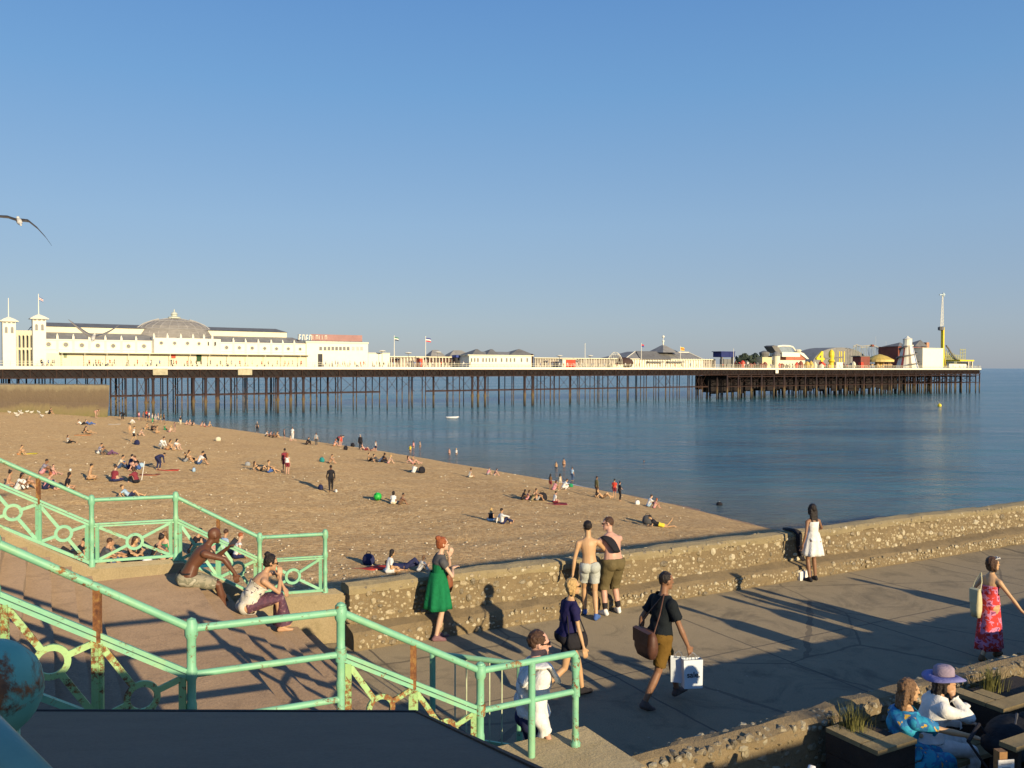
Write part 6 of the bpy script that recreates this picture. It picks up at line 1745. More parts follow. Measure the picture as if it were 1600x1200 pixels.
# -- woman in the green dress
F = Fig('woman_green', pel=(0, 0, .93), lean=(2, 6), side=2, head=(6, 8), hR=(.02, .26, 1.20), eR=(1, -.2, -.6), hdR=(-.4, .8, .2), hL=(.0, .20, 1.40), eL=(-.7, .3, -1), hdL=(.3, .3, .9),
        fL=(-.08, .05, .08), fR=(.08, -.06, .08), fdL=(.0, 1, 0), fdR=(.3, 1, 0), sex='f', voxel=VN, fingers=True, fat=1.0)
DR = cloth('emerald', (.01, .17, .065))
o = person('auburn-haired woman in a green dress standing by the wall with a brown bag', at(684, 999, 0), 66, F, 'pale', .97, ('bun', 'ginger'),
           [('dress_top', F.cover('dress_top', {'torso': (.2, 2), 'chest': (-1, .88)}, .013), DR), ('grey_bolero', F.cover('grey_bolero', {'chest': (.62, 1.2), 'uarm': (-1, .32)}, .020), CL['darkgrey'])])
addpart(o, skirt_mb(F, 1.16, .54, (.15, .13), (.255, .235), 7, .022), 'skirt', DR, True); eyes(F, o)
link_part('shoes', F.shoes(), cloth('mauve_shoe', (.22, .12, .13)), o)
# -- her bag
def handbag(name, label, loc, phi, sz, mat, strap_to=None, rot=0):
    root = thing(name, label, 'bag', loc, R(-phi))
    mb = MB(); w_, d_, h_ = sz; rings = []
    for k, (sw, sdp) in enumerate(((.80, .7), (1.0, 1.0), (1.03, 1.0), (.97, .85), (.86, .35))):
        z = -h_+h_*k/4; rings.append([Vector((w_/2*sw*math.copysign(abs(math.cos(a))**.6, math.cos(a)), d_/2*sdp*math.copysign(abs(math.sin(a))**.6, math.sin(a)), z)) for a in [2*math.pi*j/20 for j in range(20)]])
    mb.loft(rings); mb.build('bag_body', mat, root, smooth=True)
    mb = MB(); mb.add([(-w_*.45, -d_*.5-.003, -.01), (w_*.45, -d_*.5-.003, -.01), (w_*.4, -d_*.55-.003, -h_*.5), (-w_*.4, -d_*.55-.003, -h_*.5), (-w_*.45, -d_*.2, 0.005), (w_*.45, -d_*.2, .005)], [(0,1,2,3),(4,5,1,0)]); mb.build('flap', mat, root)
    if strap_to is not None:
        Q = Matrix.Rotation(R(phi), 3, 'Z'); top_ = Q @ (Vector(strap_to)-Vector(loc))
        mb = MB()
        for sx_ in (-1, 1):
            a = Vector((w_*.42*sx_, 0, -.02)); mb.tube([a, a.lerp(top_, .5)+Vector((.02*sx_, 0, 0)), top_], .009, 6)
        mb.build('strap', mat, root)
    return root
LEA = vmat('tan_leather', (.22, .075, .035), .2, 9, .5, .3); LEA2 = vmat('brown_leather', (.10, .045, .03), .25, 9, .5, .3); CANV = vmat('cream_canvas', (.55, .50, .30), .1, 9, .8, .3)
bp = o.matrix_world.translation
def wp(o, v): return Matrix.Translation(o.location) @ Matrix.Rotation(o.rotation_euler.z, 4, 'Z') @ Matrix.Scale(o.scale[0], 4) @ Vector(v)
handbag('shoulder_bag', 'tan brown leather handbag hanging at the far side of the woman in green', wp(o, (-.16, .22, 1.14)), 66, (.30, .16, .36), LEA, wp(o, (-.14, .10, 1.42)))

# -- navy woman walking
F = Fig('woman_navy', pel=(0, 0, .90), lean=(4, 6), head=(8, 4), hL=(-.24, .22, .90), hR=(.28, .12, .80), eR=(.5, -1, 0), fL=(-.04, .26, .09), fR=(.06, -.42, .22), fdR=(0, .55, -.8), kR=(0, 1, -.3), sex='f', voxel=VN, fingers=True, fat=.93)
o = person('blonde woman in a navy t-shirt and short black skirt walking past the railing end', at(886, 1091, 0), 68, F, 'gold', .95, ('bob', 'blonde'),
           [('tshirt', F.cover('tshirt', {'torso': (.1, 2), 'chest': (-1, 1.12), 'uarm': (-1, .55)}, .018, .012), cloth('navy_deep', (.018, .016, .07))), ('skirt', F.cover('skirt', {'torso': (-1, .3), 'thigh': (-1, .52)}, .03, .01), CL['black'])])
glasses(F, o); link_part('shoes', F.shoes(), CL['black'], o)
handbag('shoulder_bag', 'small black bag at the hip of the walking blonde woman', wp(o, (.20, .06, .99)), 158, (.30, .10, .22), CL['black'], wp(o, (.0, .02, 1.45)))

# -- man with the sale bag
F = Fig('man_bag', pel=(0, 0, .91), lean=(5, 6), head=(6, 0), hR=(.30, .22, .80), eR=(.6, -1, .1), hL=(-.26, -.12, .84), fL=(-.07, .33, .13), fR=(.07, -.30, .11), fdR=(0, .9, -.35), fdL=(0, 1, .25), voxel=VN, fingers=True, fat=.98, curl=1.2)
o = person('man in a dark short-sleeved shirt and mustard shorts walking with shopping bags', at(1031, 1102, 0), 62, F, 'brown', 1.03, ('crop', 'black'),
           [('shirt', F.cover('shirt', {'torso': (.0, 2), 'chest': (-1, 1.15), 'uarm': (-1, .62)}, .024, .016), cloth('black_green_shirt', (.012, .016, .02))), ('shorts', F.cover('shorts', {'torso': (-1, .35), 'thigh': (-1, .80)}, .028, .012), cloth('mustard', (.15, .085, .018)))])
link_part('shoes', F.shoes(), cloth('taupe_shoe', (.12, .09, .08)), o)
handbag('shoulder_bag', 'large dark brown leather satchel slung behind the man in the dark shirt', wp(o, (.10, -.30, 1.06)), 66, (.42, .17, .35), LEA2, wp(o, (.10, -.02, 1.47)))
# paper bags
def paperbag(label, loc, rz, w_, d_, h_, text=None):
    root = thing('paper_bag', label, 'paper bag', loc, rz)
    M = vmat('white_paper', (.62, .68, .74), .05, 5, .7, .15)
    mb = MB(); x, y = w_/2, d_/2
    mb.add([(-x*.94, -y, -h_), (x*.94, -y, -h_), (x*.94, y, -h_), (-x*.94, y, -h_), (-x, -y*.8, 0), (x, -y*.8, 0), (x, y*.8, 0), (-x, y*.8, 0),
            (-x*.9, 0, -h_*.99), (x*.9, 0, -h_*.99)], [(0,3,2,1),(0,1,5,4),(1,2,6,5),(2,3,7,6),(3,0,4,7)])
    mb.build('bag_body', M, root, fix=False)
    mb = MB()
    for s_ in (-1, 1): mb.tube([(-x*.5, y*.75*s_, -.03), (-x*.42, y*.6*s_, .05), (0, y*.3*s_, .085), (x*.42, y*.6*s_, .05), (x*.5, y*.75*s_, -.03)], .004, 5)
    mb.build('handle', vmat('grey_cord', (.25, .27, .3), .1, 5), root)
    if text:
        cu = bpy.data.curves.new('t', 'FONT'); cu.body = text; cu.size = w_*.40; cu.align_x = 'CENTER'; cu.align_y = 'CENTER'; cu.extrude = .0008; cu.offset = .0015
        to = bpy.data.objects.new('t', cu); COL.objects.link(to); dg = DG(); dg.update()
        me = bpy.data.meshes.new_from_object(to.evaluated_get(dg), depsgraph=dg); bpy.data.objects.remove(to)
        me.materials.clear(); me.materials.append(vmat('black_print', (.02, .02, .025), .1, 5, .6, 0))
        t_ = bpy.data.objects.new('printed_word', me); COL.objects.link(t_); t_.parent = root
        t_.location = (0, -y*.90-.004, -h_*.52); t_.rotation_euler = (R(88), 0, 0)
    return root
hp_ = wp(o, F.J['handR'])
paperbag('white paper bag printed sale carried by the man in the dark shirt', hp_+Vector((.02, -.02, -.09)), R(8), .26, .13, .37, 'sale.')
paperbag('plain white paper bag carried just behind the printed one', hp_+Vector((-.14, .07, -.10)), R(-14), .20, .11, .32)

# -- man in the white shirt behind the railing
F = Fig('man_white', pel=(0, 0, .93), lean=(0, 4), head=(12, 2), hR=(.26, .06, .84), hL=(-.25, .0, .82), voxel=VN*.95, fingers=True, fat=1.06, curl=1.0)
pm = at_y(833, 1000, 8.55); pm.z = 0
o = person('man in a loose white shirt and dark jeans with sunglasses standing behind the railing end', pm, 72, F, 'pink', 1.07, ('short', 'brown'),
           [('shirt', F.cover('shirt', {'torso': (.40, 2), 'chest': (-1, 1.2), 'uarm': (-1, 2), 'farm': (-1, .72)}, .026, .03), CL['white']), ('jeans', F.bottom('trousers', .016), CL['navy'])])
glasses(F, o); link_part('shoes', F.shoes(), CL['black'], o)
mb = MB(); sh_ = F.sh[1]; rings = []
for i in range(13):
    k = i/12; a_ = -1.25+2.5*k
    y_ = .24*math.sin(a_); z_ = .07+.05*math.cos(a_)-.38*max(0, abs(k-.5)-.22)**.9; wd = .085+.02*math.sin(i*1.3)
    c = sh_+Vector((-.045, y_*.75, z_)); rings.append([c+Vector((wd*math.cos(q), .018*math.sin(q)*abs(math.sin(a_))+.012*math.cos(3*q), .018*math.sin(q))) for q in [2*math.pi*j/12 for j in range(12)]])
mb.loft(rings); addpart(o, mb, 'sweater_over_shoulders', CL['white'], True)
mb = MB(); mb.tube([F.nk+Vector((.07*math.cos(q), .062*math.sin(q)+.005, -.012+.015*math.sin(q))) for q in [2*math.pi*j/16 for j in range(16)]], .017, 8, closed=True); addpart(o, mb, 'collar', CL['white'], True)

# -- woman in the red dress
F = Fig('woman_red', pel=(0, 0, .91), lean=(3, 4), head=(20, 8), hR=(.42, .22, .90), eR=(1, -.6, 0), hdR=(.5, .4, -.5), hL=(-.24, .02, .9), fL=(-.06, .26, .09), fR=(.07, -.26, .11), fdR=(0, .9, -.3), sex='f', voxel=VN, fingers=True, fat=.98)
def m_floral(name, a, b, c, sc):
    m, N, L, P = newmat(name); co = coords(N)
    f = nz(N, L, co, sc, 3, .5, .6); g = nz(N, L, co, sc*1.7, 2, .5)
    col = ramp(N, L, f, [(.0, a), (.47, a), (.5, b), (.60, b), (.63, c)], 'CONSTANT'); L.new(col, P.inputs['Base Color']); P.inputs['Roughness'].default_value = .8
    bump(N, L, P, nz(N, L, co, 9, 4, .6, 1.0), .5, .03); return m
MRED = m_floral('red_floral_cloth', (.58, .035, .03), (.62, .22, .36), (.20, .03, .12), 12)
o = person('woman in a long red and pink dress walking away at the right edge', at(1545, 1031, 0), 66, F, 'gold', .92, ('bob', 'brown'),
           [('dress_top', F.cover('dress_top', {'torso': (.1, 2), 'chest': (-1, .52)}, .010), MRED)])
addpart(o, skirt_mb(F, 1.12, .20, (.15, .13), (.185, .26), 6, .02), 'skirt', MRED, True)
glasses(F, o, CL['white'], .085); link_part('shoes', F.shoes(), CL['brown'], o)
handbag('shoulder_bag', 'pale cream cloth bag hanging behind the woman in the red dress', wp(o, (-.05, -.26, 1.22)), 66, (.16, .12, .44), CANV, wp(o, (-.14, -.03, 1.44)))

# -- seated man on the steps
zs = FL
F = Fig('man_steps', pel=(0, 0, .11), lean=(22, 40), head=(-14, 10), hR=(.27, .62, .17), eR=(.3, .6, .8), hdR=(.05, .25, -1), hL=(-.12, .56, .46), eL=(-.4, .5, -.6), fL=(-.16, .60, -.41), fR=(.14, .50, -.41), kL=(-.3, 1, 1), kR=(.25, 1, 1.0), voxel=VN, fingers=True, fat=1.05)
ps = S(1.84, 13.22, FL)
o = person('shirtless bald man in camouflage shorts sitting on the edge of the landing by the railing', ps, 64, F, 'dark', 1.0, None,
           [('shorts', F.cover('shorts', {'torso': (-1, .30), 'thigh': (-1, .92)}, .026, .014), m_floral('camouflage_cloth', (.30, .27, .19), (.20, .19, .13), (.40, .37, .28), 9))])
mb = MB(); mb.tube([F.P0+Vector((.155*math.cos(q), .115*math.sin(q)-.01, .085)) for q in [2*math.pi*j/20 for j in range(20)]], .014, 6, closed=True); addpart(o, mb, 'belt', CL['black'])
ph = wp(o, F.J['handL'])
tp = thing('phone', 'dark phone held up by the seated bald man', 'phone', ph+Vector((.05, 0, .05)), .4)
mb = MB(); mb.box((0, 0, .0), (.075, .014, .14), 0, 0, Matrix.Rotation(.7, 3, 'Y')); mb.build('case', CL['black'], tp)
mb = MB(); mb.box((0, -.008, 0), (.064, .003, .12), 0, 0, Matrix.Rotation(.7, 3, 'Y')); mb.build('screen', vmat('phone_screen', (.03, .035, .05), .1, 5, .1, 0), tp)

def seat_skirt(F, o, m, wd=.19, low=.92):
    kn = (F.J['kneeL']+F.J['kneeR'])/2; an = (F.J['ankleL']+F.J['ankleR'])/2
    path = [F.P0+Vector((0, -.05, .0)), F.P0.lerp(kn, .35)+Vector((0, 0, .02)), F.P0.lerp(kn, .75)+Vector((0, 0, .02)), kn+Vector((0, .035, .01)), kn.lerp(an, .35)+Vector((0, .035, 0)), kn.lerp(an, low)+Vector((0, .03, 0))]
    mb = MB(); rings = []
    for i, c in enumerate(path):
        d = (path[min(i+1, 5)]-path[max(i-1, 0)]).normalized(); y = Vector((1, 0, 0)).cross(d).normalized(); w_ = wd*(1, 1.0, .95, .92, .95, 1.1)[i]; h_ = (.13, .105, .09, .085, .10, .14)[i]
        rings.append([c+Vector((w_*math.cos(q)*(1+.04*math.sin(7*q+i)), 0, 0))+y*(h_*math.sin(q)*(1+.07*math.sin(9*q+2*i))) for q in [2*math.pi*j/40 for j in range(40)]])
    mb.loft(rings, 0, False); mb.loft([[p*1.0+(c-p)*.06 for p in rg] for c, rg in zip(path, rings)][::-1], 0, False)
    addpart(o, mb, 'skirt', m, True)
# -- seated woman on the steps
F = Fig('woman_steps', pel=(0, 0, .11), lean=(22, 34), head=(10, 6), hR=(.03, .47, .50), eR=(.4, .6, -1), hdR=(-.15, .0, 1), hL=(-.1, .55, .30), eL=(-.4, .4, .4), fL=(-.09, .50, -.25), fR=(.09, .47, -.25), kL=(0, 1, 1), kR=(0, 1, 1), sex='f', voxel=VN, fingers=True, fat=1.02)
MW = m_floral('white_floral_cloth', (.58, .53, .42), (.62, .58, .50), (.10, .07, .09), 16); MP = m_floral('purple_floral_cloth', (.085, .035, .06), (.12, .045, .07), (.25, .16, .16), 22)
o = person('dark-haired woman in a white floral dress sitting on a lower step with chin on hand', S(2.44, 12.62, .99-.0)+Vector((.14, 0, 0)), 62, F, 'tan', .95, ('bun', 'black'),
           [('dress', F.cover('dress', {'torso': (-1, 2), 'chest': (-1, .55)}, .03, .03), MW), ])
seat_skirt(F, o, MP)
mb = MB()
for q in (-1, 1): mb.tube([F.ch+F.sx*.06*q-F.d2*.14-F.fwd*.11, F.ch+F.sx*.07*q+F.d2*.03, F.ch+F.sx*.07*q-F.d2*.08+F.fwd*.11], .008, 6)
addpart(o, mb, 'straps', CL['black']); glasses(F, o)

# -- two women on the cafe bench
F = Fig('woman_blue', pel=(0, 0, .10), lean=(-4, 4), head=(10, 2), hR=(.36, .52, .42), eR=(1, -.4, -.6), hdR=(.25, .95, -.25), hL=(-.18, .38, .20), fL=(-.12, .45, -.37), fR=(.12, .45, -.37), kL=(0, .6, 1), kR=(0, .6, 1), sex='f', voxel=.008, fingers=True, fat=1.05, curl=.25)
MT = m_floral('turquoise_floral_cloth', (.02, .30, .46), (.02, .16, .36), (.60, .38, .05), 10)
o = person('long-haired woman in a turquoise patterned dress seated at the cafe bench, arm stretched out', S(7.66, 5.72, .46), 78, F, 'gold', .97, ('long', 'lbrown'),
           [('dress', F.cover('dress', {'torso': (-1, 2), 'chest': (-1, 1.1), 'uarm': (-1, .75)}, .030, .035), MT), ('skirt', F.cover('skirt', {'thigh': (-.2, 2), 'shin': (-1, .9)}, .04, .03), MT)])
F = Fig('woman_hat', pel=(0, 0, .10), lean=(8, 16), head=(14, 8), hR=(.04, .24, .62), eR=(.5, .9, -.6), hdR=(-.2, .1, .95), hL=(-.1, .45, .28), fL=(-.12, .45, -.37), fR=(.12, .45, -.37), kL=(0, .6, 1), kR=(0, .6, 1), sex='f', voxel=VN, fingers=True)
o = person('woman in a wide-brimmed violet hat and white jacket seated on the cafe bench', S(8.16, 5.82, .46), 88, F, 'tan', .97, ('long', 'black'),
           [('jacket', F.top('long', .030), CL['white']), ('trousers', F.bottom('trousers', .02), CL['white'])])
mb = MB(); c = F.HC+F.HM @ Vector((0, -.005, .05)); rings = []
for r_, z_ in ((.098, -.01), (.10, .04), (.095, .09), (.07, .115), (.02, .12)): rings.append([c+F.HM @ Vector((r_*math.cos(a), r_*1.1*math.sin(a), z_)) for a in [2*math.pi*j/24 for j in range(24)]])
mb.loft(rings); h1 = addpart(o, mb, 'hat_crown', cloth('mauve_hat', (.30, .24, .30)), True)
mb = MB(); rings = []
for r_, z_ in ((.09, .0), (.15, .005), (.215, -.02), (.22, -.012), (.15, .015), (.09, .012)): rings.append([c+F.HM @ Vector((r_*math.cos(a), r_*math.sin(a), z_+.018*math.sin(2*a+.6)*(r_/.22)**2)) for a in [2*math.pi*j/32 for j in range(32)]])
mb.loft(rings+[rings[0]], 0, False); addpart(o, mb, 'hat_brim', cloth('violet_hat', (.20, .20, .42)), True)
def pouch():
    root = thing('flower_wrap', 'small green and red wrapped bundle on the lap of the woman with the hat', 'bundle', S(8.62, 5.72, .80))
    mb = MB(); mb.ball((0, 0, 0), .085, 10, sc=(1, .7, 1.1)); mb.build('wrap', m_floral('bright_wrap', (.16, .45, .12), (.35, .06, .16), (.2, .35, .5), 14), root, smooth=True)
    mb = MB(); mb.lathe([(.02, .0), (.06, .07), (.03, .09)], (0, 0, .04), 8); mb.build('knot', CL['white'], root, smooth=True)
pouch()

# people on the cafe terrace just outside the frame whose shadows fall across the promenade
Fs_ = Fig('terrace_stander', head=(20, 0), voxel=.03)
for s_, t_, sc_, tp_, sk_, lb in ((5.35, 2.2, 1.0, 'cream', 'tan', 'person in a cream top standing low right outside the frame, nearest the steps'), (6.0, 2.4, .96, 'olive', 'tan', 'person in an olive top standing low right outside the frame'),
                        (7.0, 1.6, 1.0, 'brown', 'tan', 'person in a brown top standing low right outside the frame'), (11.2, 6.0, .97, 'white', 'tan', 'person in a white top standing on the cafe terrace beyond the right edge'), (12.45, 5.9, 1.0, 'navy', 'pale', 'person in a navy top standing on the cafe terrace beyond the right edge'),
                        (13.45, 5.9, 1.02, 'green', 'tan', 'person in a green top standing on the cafe terrace beyond the right edge'), (15.9, 5.5, 1.03, 'grey', 'brown', 'person in a grey top standing on the cafe terrace beyond the right edge')):
    person(lb, S(s_, t_, 0), -60, Fs_, sk_, sc_, ('short', 'brown'), [('tshirt', Fs_.top('tee'), CL[tp_]), ('shorts', Fs_.bottom('shorts'), CL['khaki'])])
# ================================================================ PROPS NEAR
M_SLEEPER = m_concrete('dark_sleeper_wood', (.02, .014, .01), (.04, .027, .018), (.015, .01, .008), 3, .7)
M_PLANK = m_concrete('weathered_plank', (.23, .17, .08), (.33, .25, .12), (.16, .12, .06), 4, .5)
M_GRASS = vmat('dry_green_grass', (.13, .125, .035), .4, 20, .7, 0)
def planter(label, s0, s1, t0, t1, z, seed, nblade):
    org = S((s0+s1)/2, (t0+t1)/2); root = thing('planter_box', label, 'planter', org, PA)
    mb = MB()
    for k in range(4):
        zz = .02+k*(z-.06)/4; hh = (z-.06)/4-.008
        mb.extr([(0, zz), (.0, zz+hh), (t1-t0, zz+hh), (t1-t0, zz)], S(s0, t0), S(s1, t0))
    base_at(mb, org, PA).build('timber_sides', M_SLEEPER, root)
    w_ = (s1-s0)
    for i, (a, b, c, d) in enumerate(((s0, s1-.0, t0-.02, t0+.17), (s0, s0+.17, t0+.18, t1), (s0+.19, s0+.36, t0+.18, t1-.15))):
        mb = MB(); mb.extr([(0, z-.045), (0, z), (d-c, z), (d-c, z-.045)], S(a, c), S(b, c)); base_at(mb, org, PA).build('plank', M_PLANK, root)
    rr = random.Random(seed); gp = thing('grass_tuft', label.split(' with')[0]+', the long dry grass growing from it', 'grass', S(s0+.45*w_, t1-.12, z-.05)) if nblade else None
    if gp:
        gp['label'] = 'long dry grass growing from the planter '+('beside the woman in turquoise' if seed == 1 else 'at the right edge of the photo')
        mb = MB()
        for _ in range(nblade):
            a = rr.uniform(0, 6.28); r_ = rr.random()*.16; b = Vector((math.cos(a)*r_*1.4, math.sin(a)*r_, 0)); ln = rr.uniform(.08, .32); lean = Vector((math.cos(a), math.sin(a), 0))*rr.uniform(.05, .5)*ln
            p1 = b+lean*.3+Vector((0, 0, ln*.6)); p2 = b+lean+Vector((0, 0, ln*.9)); x = Vector((-math.sin(a), math.cos(a), 0))*.004
            mb.add([b-x, b+x, p1+x*.7, p1-x*.7, p2], [(0,1,2,3),(3,2,4)])
        mb.build('blades', M_GRASS, gp, fix=False)['kind'] = 'stuff'
planter('dark timber planter with pale plank edges left of the seated women', 6.95, 7.52, 5.50, 6.10, .86, 1, 170)
planter('dark timber planter with pale plank edges at the right edge of the photo', 8.95, 10.2, 5.52, 6.12, .88, 2, 170)
# bench between the planters
org = S(8.2, 5.8); root = thing('wooden_bench', 'dark timber bench between the two planters carrying the seated women', 'bench', org, PA)
for k in range(3):
    mb = MB(); t0 = 5.52+k*.19; mb.extr([(0, .40), (0, .45), (.17, .45), (.17, .40)], S(7.54, t0), S(8.93, t0)); base_at(mb, org, PA).build('seat_board', M_PLANK, root)
for s_ in (7.62, 8.82):
    mb = MB(); mb.extr([(0, 0), (0, .395), (.5, .395), (.5, 0)], S(s_-.04, 5.54), S(s_+.04, 5.54)); base_at(mb, org, PA).build('leg', M_SLEEPER, root)
# black pushchair / table with bags in front of them
org = S(8.55, 4.95); root = thing('cafe_table', 'dark round cafe table in front of the seated women', 'table', org, PA)
mb = MB(); mb.lathe([(.02, .70), (.42, .70), (.43, .715), (.42, .73), (.02, .73)], (0, 0, 0), 28); mb.build('table_top', CL['black'], root)
mb = MB(); mb.lathe([(.25, 0), (.24, .02), (.04, .05), (.03, .70)], (0, 0, 0), 14); mb.build('pedestal', M_IRON2, root)
org2 = S(8.45, 5.1, .735); root = thing('backpack', 'bulky black backpack lying on the dark cafe table', 'backpack', org2, PA+.3)
mb = MB(); ellipsoid(mb, (0, 0, .13), (.42, .24, .16)); ellipsoid(mb, (.22, -.10, .16), (.22, .17, .15)); ellipsoid(mb, (-.26, .02, .10), (.20, .20, .11)); ellipsoid(mb, (-.05, -.24, .02), (.34, .16, .14))
mb.build('bag_body', cloth('black_nylon', (.018, .018, .020), .3), root, smooth=True)
mb = MB(); mb.tube([(-.2, -.12, .2), (0, -.22, .24), (.2, -.16, .26)], .014, 6); mb.tube([(-.3, .02, .12), (-.1, -.05, .27), (.15, 0, .29)], .014, 6); mb.build('strap', CL['darkgrey'], root)
mb = MB(); mb.box((.13, -.165, .245), (.055, .006, .045), .2, 0, Matrix.Rotation(-.5, 3, 'X')); mb.build('yellow_tag', CL['cream'], root)
org3 = S(9.05, 4.9, .735); root = thing('helmet', 'dark rounded helmet-like bag with pale patch at the right of the backpack', 'bag', org3)
mb = MB(); mb.ball((0, 0, .13), .16, 16, sc=(1, .9, .8)); mb.build('shell', CL['black'], root, smooth=True)
mb = MB(); mb.ball((.03, -.05, .16), .13, 12, sc=(1, .9, .8)); mb.build('patch', cloth('dull_green', (.10, .13, .09)), root, smooth=True)
# post with a paper notice
pp_ = at_y(1563, 1190, 7.4); org = Vector((pp_.x, pp_.y, 0)); root = thing('notice_post', 'short wooden post with a small white paper notice near the bottom right corner', 'post', org, .15)
mb = MB(); mb.box((0, 0, (pp_.z+.10)/2), (.075, .075, pp_.z+.10)); mb.build('post', vmat('orange_brown_wood', (.28, .15, .06), .3, 12, .7, .3), root)
mb = MB(); mb.box((.02, -.045, pp_.z-.06), (.15, .006, .19)); mb.build('paper_notice', CL['white'], root)
mb = MB()
for k in range(5): mb.box((.02, -.0495, pp_.z-.0-.03*k), (.10-.02*(k % 2), .001, .006))
mb.build('faint_lines', CL['grey'], root)
pb = at_y(1600, 1158, 7.9); root = thing('bench_plank', 'pale weathered bench board cut off by the right edge near the notice post', 'bench', Vector((pb.x, pb.y, 0)), PA)
mb = MB(); mb.box((.1, 0, pb.z), (.7, .16, .045)); mb.build('board', M_PLANK, root)
for s_ in (-.15, .35):
    mb = MB(); mb.box((s_, 0, pb.z/2-.015), (.06, .1, pb.z-.05)); mb.build('leg', M_SLEEPER, root)
pb = at_y(1262, 1203, 7.6); root = thing('folded_parasol', 'white folded parasol top just showing at the bottom edge', 'parasol', Vector((pb.x, pb.y, 0)), PA)
mb = MB(); mb.tube([(0, 0, 0), (0, 0, pb.z-.1)], .02, 8); mb.build('pole', M_IRON2, root)
mb = MB(); mb.tube([(-.02, 0, pb.z-.9), (0, 0, pb.z-.5), (.02, 0, pb.z-.15), (.10, .04, pb.z)], [.10, .09, .07, .03], 12); mb.build('folded_canopy', CL['white'], root, smooth=True)
# coat hung over the wall and box by the girl
mb = MB(); rr = []
c0 = at_t(1236, 828, 13.55); 
for k in range(10):
    q = k/9; s_ = ST(c0)[0]+.02*math.sin(q*5)+.26*q*q
    if k < 3: t_, z_ = 13.70-.12*k, .975
    else: t_, z_ = 13.40-.03*math.sin(q*6), .95-(q-.3)*.92
    wd = .11-.05*q
    rr.append([S(s_+wd*math.cos(a), t_+.02*math.sin(a)+.012*math.sin(a*4), z_+.025*math.sin(a)) for a in [2*math.pi*j/12 for j in range(12)]])
mb.loft(rr); org = S(ST(c0)[0], 13.5, .9); root = thing('black_coat', 'black coat hanging over the flint wall left of the girl in white', 'coat', org, PA)
base_at(mb, org, PA).build('cloth', CL['black'], root, smooth=True)
bx = at(1262, 905, 0); org = Vector((bx.x-.10, bx.y+.0, 0)); root = thing('white_bag', 'small white bag on the ground at the feet of the girl in white', 'bag', org, PA)
mb = MB(); mb.loft([[Vector((x*w_, y*w_, z)) for x, y in ((-.17, -.08), (.17, -.08), (.17, .08), (-.17, .08))] for w_, z in ((.95, .0), (1, .04), (1.0, .16), (.9, .19))]); mb.build('bag_body', CL['white'], root)
mb = MB(); mb.tube([(-.12, 0, .19), (-.08, 0, .28), (.08, 0, .28), (.12, 0, .19)], .008, 6); mb.build('handle', CL['black'], root)
# green beach ball
pb = on_beach(590, 782); root = thing('beach_ball', 'green ball with dark patches lying alone on the shingle', 'ball', pb)
m, N, L, P = newmat('green_ball_panels'); co = coords(N); vo = N.new('ShaderNodeTexVoronoi'); vo.inputs['Scale'].default_value = 4.2; L.new(co, vo.inputs['Vector'])
L.new(ramp(N, L, vo.outputs['Distance'], [(.0, (.01, .05, .02)), (.26, (.01, .05, .02)), (.30, (.02, .42, .05)), (1, (.02, .42, .05))], 'LINEAR'), P.inputs['Base Color'])
mb = MB(); mb.ball((0, 0, .24), .25, 24); mb.build('shell', m, root, smooth=True)
mb = MB(); mb.lathe([(.0, 0), (.03, .0), (.03, .012), (0, .014)], (0, 0, .483), 10); mb.build('valve', CL['white'], root)
# gulls
def gull_data():
    mb = MB(); ellipsoid(mb, (0, 0, 0), (.075, .24, .07)); ellipsoid(mb, (0, .24, .03), (.042, .06, .042)); capsule(mb, (0, .29, .025), (0, .345, .015), .014, .006); capsule(mb, (0, -.2, 0), (0, -.36, .0), .04, .02)
    return mb
def gull(label, loc, rz, span, wl, wr, roll, mats, pitch=0):
    root = thing('seagull', label, 'seagull', loc, rz); root.rotation_euler = (pitch, roll, rz); root.scale = (span,)*3
    gull_data().build('body', mats[0], root, smooth=True)
    for s_, pts in ((-1, wl), (1, wr)):
        mb = MB(); rings = []
        for (x, y, z, ch) in pts:
            ch = ch*1.5
            rings.append([Vector((x*s_, y+ch*.45, z)), Vector((x*s_, y+ch*.1, z+.018*ch/.2)), Vector((x*s_, y-ch*.55, z)), Vector((x*s_, y+.0, z-.008))])
        mb.loft(rings); wing = mb.build('wing', mats[1], root, smooth=True)
    return root
GB = vmat('gull_white', (.62, .58, .50), .1, 9, .6, .1); GW = vmat('gull_grey_wing', (.045, .04, .038), .3, 5, .6, .1); GL = vmat('gull_pale_wing', (.20, .19, .19), .3, 5, .6, .1)
flat = [(.05, .05, .03, .20), (.25, .10, .09, .19), (.45, .06, .11, .16), (.62, -.04, .06, .10), (.76, -.14, .0, .02)]
droop = [(.05, .05, .03, .20), (.22, .10, .0, .20), (.42, .07, -.18, .17), (.60, -.02, -.40, .11), (.74, -.10, -.62, .02)]
gull('dark-winged seagull gliding at the left edge high in the sky', CP+ray(30, 346)*21, R(35), .92, flat, droop, R(-4), (GB, GW), R(24))
upw = [(.05, .05, .03, .20), (.24, .10, .10, .20), (.44, .06, .26, .16), (.62, -.03, .44, .10), (.74, -.12, .58, .02)]
gull('pale seagull with raised wings flying in front of the pier pavilion', CP+ray(146, 528)*23, R(20), .82, upw, upw, R(6), (GB, GL), R(22))
